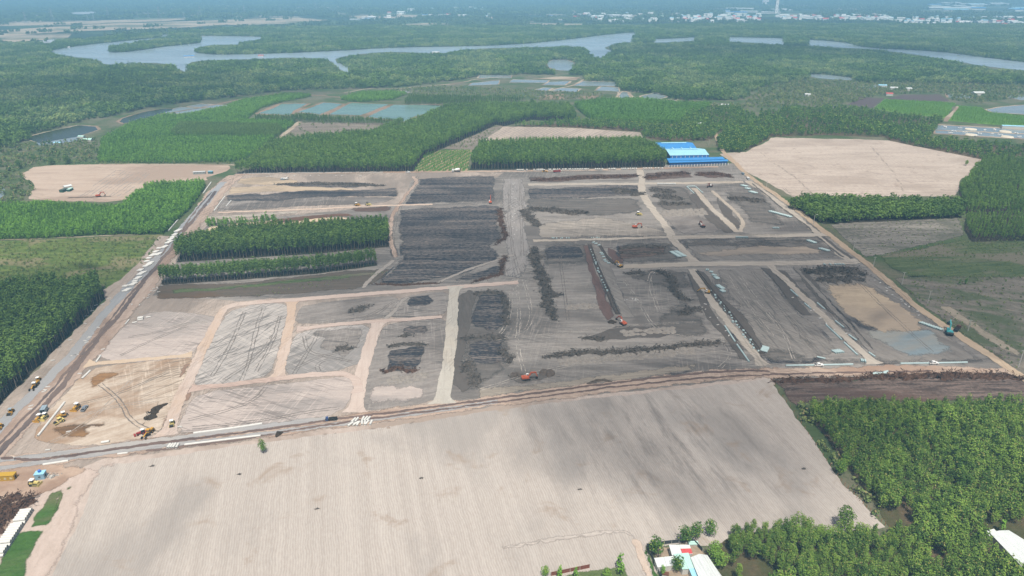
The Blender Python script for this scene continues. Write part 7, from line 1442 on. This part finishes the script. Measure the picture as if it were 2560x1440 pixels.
# farm below: roofs on low walls
def farm(name, px4, h, roof, label, wall=None, cat='farm shed', ridge=0.0, panels=()):
    pts = [P(q[0], q[1], h) for q in px4]; c = (sum(p[0] for p in pts) / 4, sum(p[1] for p in pts) / 4); rt = link(bpy.data.objects.new(name, None)); rt.location = (c[0], c[1], 0); ang = math.atan2(pts[1][1] - pts[0][1], pts[1][0] - pts[0][0]); rt.rotation_euler = (0, 0, ang); tag(rt, label, cat)
    lp = [((p[0] - c[0]) * math.cos(ang) + (p[1] - c[1]) * math.sin(ang), -(p[0] - c[0]) * math.sin(ang) + (p[1] - c[1]) * math.cos(ang)) for p in pts]
    lerp = lambda p, q, t: (p[0] + (q[0] - p[0]) * t, p[1] + (q[1] - p[1]) * t)
    A, B, Cc, Dd = lp                      # back-left, back-right, front-right, front-left
    def slab(q, z, nm, m, t=.1):
        mb = MB(); mb.add([(p[0], p[1], zz) for p, zz in zip(q, z)] + [(p[0], p[1], zz + t) for p, zz in zip(q, z)], [(3, 2, 1, 0), (4, 5, 6, 7), (0, 1, 5, 4), (1, 2, 6, 5), (2, 3, 7, 6), (3, 0, 4, 7)]); return mb.obj(nm, m, rt)
    if ridge:
        M0, M1 = lerp(A, B, .5), lerp(Dd, Cc, .5); slab([A, M0, M1, Dd], [h, h + ridge, h + ridge, h], 'roof_slope', roof); slab([M0, B, Cc, M1], [h + ridge, h, h, h + ridge], 'roof_slope', roof)
    else:
        n = max(2, int(math.dist(A, B) / 3.2)); sl = .35
        for i in range(n):
            a_, b_, c_, d_ = lerp(A, B, i / n), lerp(A, B, (i + .985) / n), lerp(Dd, Cc, (i + .985) / n), lerp(Dd, Cc, i / n); dz = (i % 2) * .03
            if i in panels:
                p1, p2, p3, p4 = lerp(a_, d_, .42), lerp(b_, c_, .42), lerp(b_, c_, .97), lerp(a_, d_, .97); slab([p1, p2, p3, p4], [h + sl * .5 + .16] * 2 + [h + .12] * 2, 'red_panel', R_RED, .06)
            slab([a_, b_, c_, d_], [h + sl + dz] * 2 + [h + dz] * 2, 'roof_sheet', roof)
    s = .93; q = [(p[0] * s, p[1] * s) for p in lp]
    for i in range(4):
        p1, p2 = q[i], q[(i + 1) % 4]; mb = MB(); l = math.dist(p1, p2); mb.box(((p1[0] + p2[0]) / 2, (p1[1] + p2[1]) / 2, h / 2), (l - .2, .15, h - .1), math.atan2(p2[1] - p1[1], p2[0] - p1[0])); mb.obj('wall', wall or WALLM, rt)
    return rt
farm('farm_house', [(1672, 1364), (1724, 1364), (1732, 1385), (1680, 1389)], 3.0, R_WHITE, 'white roofed farm house with two red roof panels', panels=(1, 2)); farm('farm_shed', [(1683, 1387), (1721, 1384), (1736, 1421), (1706, 1424)], 2.9, R_GREEN, 'pale middle shed roof joining the farm roofs')
farm('farm_shed', [(1635, 1397), (1684, 1392), (1690, 1413), (1644, 1419)], 2.6, R_WHITE, 'low white roof on the left side of the farm'); farm('farm_shed', [(1726, 1394), (1768, 1388), (1812, 1452), (1756, 1466)], 3.6, R_WHITE, 'largest white gabled roof on the right of the farm', ridge=1.2)
farm('farm_shed', [(1722, 1424), (1740, 1421), (1752, 1446), (1734, 1450)], 2.5, R_LBLUE, 'narrow pale blue lean to between the farm roofs'); farm('farm_house', [(2474, 1332), (2522, 1326), (2610, 1380), (2550, 1412)], 3.4, R_WHITE, 'pale grey corrugated roof of the house at the right edge', ridge=.5); farm('farm_shed', [(2462, 1330), (2484, 1324), (2496, 1334), (2474, 1340)], 2.6, R_WHITE, 'small lean to at the left end of the right edge house')
simple('water_trough', 1663, 1438, (10, 2), (2.2, 1.4, .8), WALLM, plain('rust_water', S(120, 80, 60), .4), 'small square water trough in front of the farm', 'trough', door=False); simple('cart_bed', 1733, 1362, (3, 8), (1.6, 3.6, .9), WALLM, R_GREEN, 'pale boat shaped cart by the back fence of the farm', 'cart', door=False)
NET = plain('dark_net', S(74, 80, 84), .9)
def fence(px, h, m, label, step=2.6, cat='fence'):
    pts = [P(*q) for q in px]; rt = link(bpy.data.objects.new('net_fence' if cat == 'fence' else 'brick_wall', None)); rt.location = (*pts[0], 0); tag(rt, label, cat)
    for i in range(len(pts) - 1):
        a, b = pts[i], pts[i + 1]; L = math.dist(a, b); n = max(1, int(L / step)); an = math.atan2(b[1] - a[1], b[0] - a[0]); pm = MB().box((0, 0, h / 2), (L / n - .1, .08, h), an).mesh('panel', m); po = MB().box((0, 0, h / 2 + .1), (.14, .14, h + .2), an).mesh('post', POLE)
        for j in range(n + 1):
            o = link(bpy.data.objects.new('post', po), rt); o.location = (a[0] + (b[0] - a[0]) * j / n - pts[0][0], a[1] + (b[1] - a[1]) * j / n - pts[0][1], 0)
            if j < n: o = link(bpy.data.objects.new('panel', pm), rt); o.location = (a[0] + (b[0] - a[0]) * (j + .5) / n - pts[0][0], a[1] + (b[1] - a[1]) * (j + .5) / n - pts[0][1], 0)
fence([(1616, 1368), (1634, 1405), (1662, 1470)], 1.8, NET, 'dark net fence along the left side of the farm'); fence([(1616, 1368), (1660, 1361), (1697, 1357), (1733, 1355)], 1.8, NET, 'dark net fence along the back of the farm'); fence([(1733, 1355), (1756, 1380)], 1.8, NET, 'dark net fence along the right back corner of the farm')
fence([(1377, 1440), (1425, 1430), (1474, 1420)], 1.9, plain('red_brick', S(150, 92, 74), .9), 'reddish brick wall at the bottom edge left of the path', 3, 'wall')
sheet('farm_yard', [(1616, 1368), (1733, 1352), (1770, 1385), (1830, 1470), (1670, 1480)], soil('farm_yard_earth', S(190, 170, 148), S(156, 138, 118), S(120, 124, 80), 0, 3, .2, soft=.5), 4, 'bare brown yard of the tin roofed farm', 'yard', soft=2)
sheet('weedy_ground', [(1370, 1442), (1480, 1420), (1560, 1412), (1580, 1440), (1600, 1500), (1350, 1500)], soil('weedy_earth', S(120, 132, 84), S(88, 106, 56), S(176, 156, 130), 0, 3, .3, soft=.5), 5, 'weedy ground before the brick wall', 'ground', soft=2); sheet('grass_verge', [(1608, 1375), (1618, 1372), (1660, 1470), (1640, 1470)], m_grass_b, 7, 'grass along the left fence of the farm', 'grass verge', soft=1)
# huts by the ponds
for i, (px, py, d, wl_, rf, l) in enumerate(((146, 362, (9, 5, 3), WALLM, R_LBLUE, 'small white hut by the netted tanks at left'), (1600, 229, (14, 8, 4), WALLM, R_WHITE, 'pale hut on the winding pond bank'), (2233, 224, (14, 8, 4), WALLM, R_WHITE, 'white hut among trees at upper right'), (2270, 226, (12, 8, 4), WALLM, R_WHITE, 'second white hut among trees at upper right'), (2205, 218, (16, 8, 4), WALLM, R_LBLUE, 'pale blue roofed hut by the shallow pond at upper right'), (2443, 238, (20, 11, 5), WALLM, R_WHITE, 'large white roof by the hedge at upper right'), (2018, 241, (10, 8, 4), WALLM, R_WHITE, 'small white hut in the scrub at upper right'), (1812, 266, (14, 7, 3), WALLM, R_WHITE, 'white hut at the end of the winding bank'), (2222, 239, (12, 8, 4), WALLM, R_RED, 'brown roofed hut near the tilled plot'), (1748, 313, (14, 6, 3), WALLM, R_WHITE, 'hut hidden in the trees behind the factory'), (1745, 420, (1, 1, 1), WALLM, R_WHITE, ''), (220, 352, (12, 8, 2), WALLM, R_GREEN, 'pale green tank roof by the netted tanks'), (205, 346, (8, 5, 3), WALLM, R_GREEN, 'small green roof in trees by the dark pond'), (2540, 322, (40, 5, 4), WALLM, R_LBLUE, 'long shed behind the shrimp pond'), (1090, 134, (22, 10, 4), WALLM, R_WHITE, 'white roofed house on the river bank'), (473, 143, (28, 8, 3), WALLM, R_BLUE, 'blue roofed floating fish house on the river'), (653, 141, (16, 7, 3), WALLM, R_RED, 'small floating fish house near the river bend'), (168, 119, (16, 6, 3), WALLM, R_WHITE, 'small house on the far river bank'))):
    if l: simple('hut', px, py, (10, random.uniform(-.4, .4)), d, wl_, rf, l, 'hut', rise=d[1] * .18, door=False)
# aerator platforms of the shrimp pond
for i, (px, py) in enumerate(((2427, 324), (2428, 338), (2513, 330), (2518, 343))):
    x, y = P(px, py); rt = link(bpy.data.objects.new('aerator_platform', None)); rt.location = (x, y, .3); tag(rt, ['upper left', 'lower left', 'upper right', 'lower right'][i] + ' round pale platform in the shrimp pond', 'platform'); MB().tube((0, 0, 0), (0, 0, .9), 8, 7.4, 24).obj('rim', plain('pale_plaster', S(224, 216, 196, .8), .9), rt); MB().tube((0, 0, .9), (0, 0, 1.0), 6, n=20).obj('deck', plain('pale_deck', S(214, 204, 184, .8), .9), rt)
for q, l in (([(2344, 326), (2480, 331), (2600, 337)], 'middle'), ([(2336, 334), (2470, 342), (2600, 350)], 'near'), ([(2342, 312), (2480, 319), (2600, 326)], 'far')): road('pond_dike', q, 7, m_berm, 6, l + ' pale wall of the shrimp pond', 'pond bank')
AER = MB().box((0, 0, .5), (7, 1.6, .5)).box((-2, 0, .9), (1.2, 2.6, .8)).box((2, 0, .9), (1.2, 2.6, .8)).mesh('paddle_aerator', WHITE)
for i, (px, py) in enumerate(((2362, 318), (2384, 329), (2400, 321), (2412, 332), (2448, 335), (2462, 326), (2480, 336), (2486, 325), (2500, 338), (2540, 334), (2548, 343), (2375, 333), (2440, 341))):
    x, y = P(px, py); o = link(bpy.data.objects.new('paddle_aerator', AER)); o.location = (x, y, .3); o.rotation_euler = (0, 0, random.uniform(0, 3)); tag(o, 'small white paddle aerator floating in the shrimp pond', 'aerator', 'aerators of the shrimp pond')
# far tower and towns
TW = plain('tower_white', S(244, 246, 244, .95), .6, wear=.05); TG = plain('tower_grey', S(176, 184, 190, .8), .6)
x, y = P(1939, 34); tw = link(bpy.data.objects.new('tower', None)); tw.location = (x, y, 0); tag(tw, 'tall slim white tower rising over the far town', 'tower')
MB().box((0, 0, 80), (17, 17, 160)).obj('shaft', TW, tw); MB().box((9.6, -2, 75), (2.2, 13, 150)).box((-9.6, -2, 75), (2.2, 13, 150)).obj('side_fin', TG, tw); MB().box((0, 0, 162), (22, 20, 4)).obj('crown_slab', TG, tw)
for i in range(6): MB().box((0, -8.9, 18 + i * 23), (4, .8, 12)).obj('window', TG, tw)
x, y = P(1913, 10); t2 = link(bpy.data.objects.new('tower_block', None)); t2.location = (x, y, 0); tag(t2, 'pale low tower block left of the slim tower', 'building'); MB().box((0, 0, 35), (60, 30, 70)).obj('wall', TW, t2)
for i in range(5):
    for j in range(4): MB().box((-22 + i * 11, -15.3, 12 + j * 15), (6, .8, 8)).obj('window', TG, t2)
def house_mesh(nm, lx, ly, h, rise, roof, wall):
    m = MB(); m.mat(1).box((0, 0, h / 2), (lx, ly, h)); m.mat(0).add([(-lx * .53, -ly * .55, h), (lx * .53, -ly * .55, h), (lx * .53, 0, h + rise), (-lx * .53, 0, h + rise), (lx * .53, ly * .55, h), (-lx * .53, ly * .55, h)], [(0, 1, 2, 3), (3, 2, 4, 5), (0, 3, 5), (1, 4, 2), (0, 5, 4, 1)]); return m.mesh(nm, [roof, wall])
FH = [house_mesh('town_house', a, b, h, r, m_, w_) for a, b, h, r, m_, w_ in ((16, 11, 7, 3, R_WHITE, TW), (24, 14, 9, 2, R_WHITE, TW), (14, 10, 12, 1.5, R_LBLUE, TW), (20, 12, 5, 3, R_RED, TW), (12, 12, 10, 1, R_GREEN, TW), (32, 18, 7, 3, R_WHITE, TW))]
WH = [house_mesh('warehouse', a, b, 11, 4, m_, TW) for a, b, m_ in ((110, 50, R_LBLUE), (150, 60, R_WHITE), (90, 40, R_BLUE), (200, 70, R_WHITE))]
def town(n, px0, px1, py0, py1, label, grp, meshes, nm, cat, sc=(.95, 1.7), slope=0.0):
    for i in range(n):
        px = random.uniform(px0, px1); py = random.uniform(py0, py1) + (px - px0) * slope; x, y = P(px, py); o = link(bpy.data.objects.new(nm, random.choice(meshes))); o.location = (x, y, 0); o.rotation_euler = (0, 0, random.uniform(-.5, .5)); s = random.uniform(*sc); o.scale = (s, s, s); tag(o, label, cat, grp)
town(62, 1700, 1900, 38, 56, 'small white house in the far town left of the tower', 'houses of the far town left of the tower', FH, 'town_house', 'house')
town(84, 1940, 2230, 40, 50, 'small white house in the far town right of the tower', 'houses of the far town right of the tower', FH, 'town_house', 'house', slope=.006)
town(80, 2240, 2560, 46, 63, 'small white house in the far town at the right edge', 'houses of the far town at the right edge', FH, 'town_house', 'house')
town(44, 1440, 1700, 36, 56, 'small white house in the far settlement left of the town', 'houses of the far settlement', FH, 'town_house', 'house')
town(30, 900, 1240, 22, 52, 'small pale house scattered in the far centre woods', 'houses in the far centre woods', FH, 'town_house', 'house')
town(8, 1800, 1990, 24, 35, 'long pale warehouse at the foot of the tower', 'warehouses at the tower', WH, 'warehouse', 'warehouse', (.7, 1.0)); town(16, 2320, 2560, 10, 34, 'long pale warehouse of the far industrial park', 'warehouses of the industrial park', WH, 'warehouse', 'warehouse', (.9, 1.4)); town(4, 1230, 1560, 38, 52, 'pale warehouse in the far settlement', 'warehouses of the far settlement', WH, 'warehouse', 'warehouse', (.5, .7)); town(5, 780, 1120, 36, 54, 'pale warehouse near the bright far yard', 'warehouses near the bright far yard', WH, 'warehouse', 'warehouse', (.4, .6))
# ---------------------------------------------------------------- air
def haze(density):
    bm = bmesh.new(); bmesh.ops.create_cube(bm, size=1); me = bpy.data.meshes.new('haze'); bm.to_mesh(me); bm.free()
    o = link(bpy.data.objects.new('haze', me)); o.scale = (33000, 16600, 212); o.location = (0, 7900, 104.6)
    m = bpy.data.materials.new('haze_air'); m.use_nodes = True; t = m.node_tree; t.nodes.remove(t.nodes['Principled BSDF'])
    v = t.nodes.new('ShaderNodeVolumePrincipled'); v.inputs['Color'].default_value = (0.36, 0.73, 1.0, 1); v.inputs['Density'].default_value = density; v.inputs['Anisotropy'].default_value = -.25
    t.links.new(v.outputs[0], t.nodes['Material Output'].inputs['Volume']); me.materials.append(m)
    tag(o, 'thin bluish haze over the whole plain', 'haze', kind='stuff')
haze(1.75e-4)

# ---------------------------------------------------------------- clouds: their shade lies over the middle of the plain
def cloud(px, py, rx, ry, tau, label, alt=900.0, th=90.0):
    gx, gy = P(px, py); k = alt / math.sin(SUN_EL); c = Vector((gx, gy, 0)) + _sd * k
    bm = bmesh.new(); bmesh.ops.create_icosphere(bm, subdivisions=4, radius=1.0)
    for v in bm.verts:
        n_ = noise.fractal(v.co * 1.6 + Vector((px, py, 0)) * .01, 1.0, 2.0, 4); v.co *= 1 + .28 * n_
        if v.co.z < -.35: v.co.z = -.35 + (v.co.z + .35) * .25
    me = bpy.data.meshes.new('cloud'); bm.to_mesh(me); bm.free(); o = link(bpy.data.objects.new('cloud', me)); o.location = c; o.scale = (rx, ry, th)
    m = bpy.data.materials.new('cloud_vapour'); m.use_nodes = True; t = m.node_tree; t.nodes.remove(t.nodes['Principled BSDF']); v = t.nodes.new('ShaderNodeVolumePrincipled')
    v.inputs['Color'].default_value = (.97, .98, 1, 1); v.inputs['Density'].default_value = tau / (1.4 * th); t.links.new(v.outputs[0], t.nodes['Material Output'].inputs['Volume']); me.materials.append(m)
    tag(o, label, 'cloud', kind='stuff')
cloud(1500, 700, 230, 120, .42, 'thin cloud whose shade lies on the right half of the site')
cloud(2200, 690, 230, 130, .5, 'thin cloud whose shade lies on the grey pasture')
cloud(1775, 1050, 100, 68, .65, 'small thin cloud shading the far corner of the ploughed field')
cloud(700, 610, 190, 70, .22, 'thin cloud shading the dark block of slender trees')
cloud(40, 770, 110, 80, .5, 'thin cloud shading the tall wood at left')
cloud(300, 225, 420, 260, .5, 'thin cloud shading the mangroves at left')
cloud(2000, 130, 700, 260, .5, 'thin cloud shading the mangroves at right')
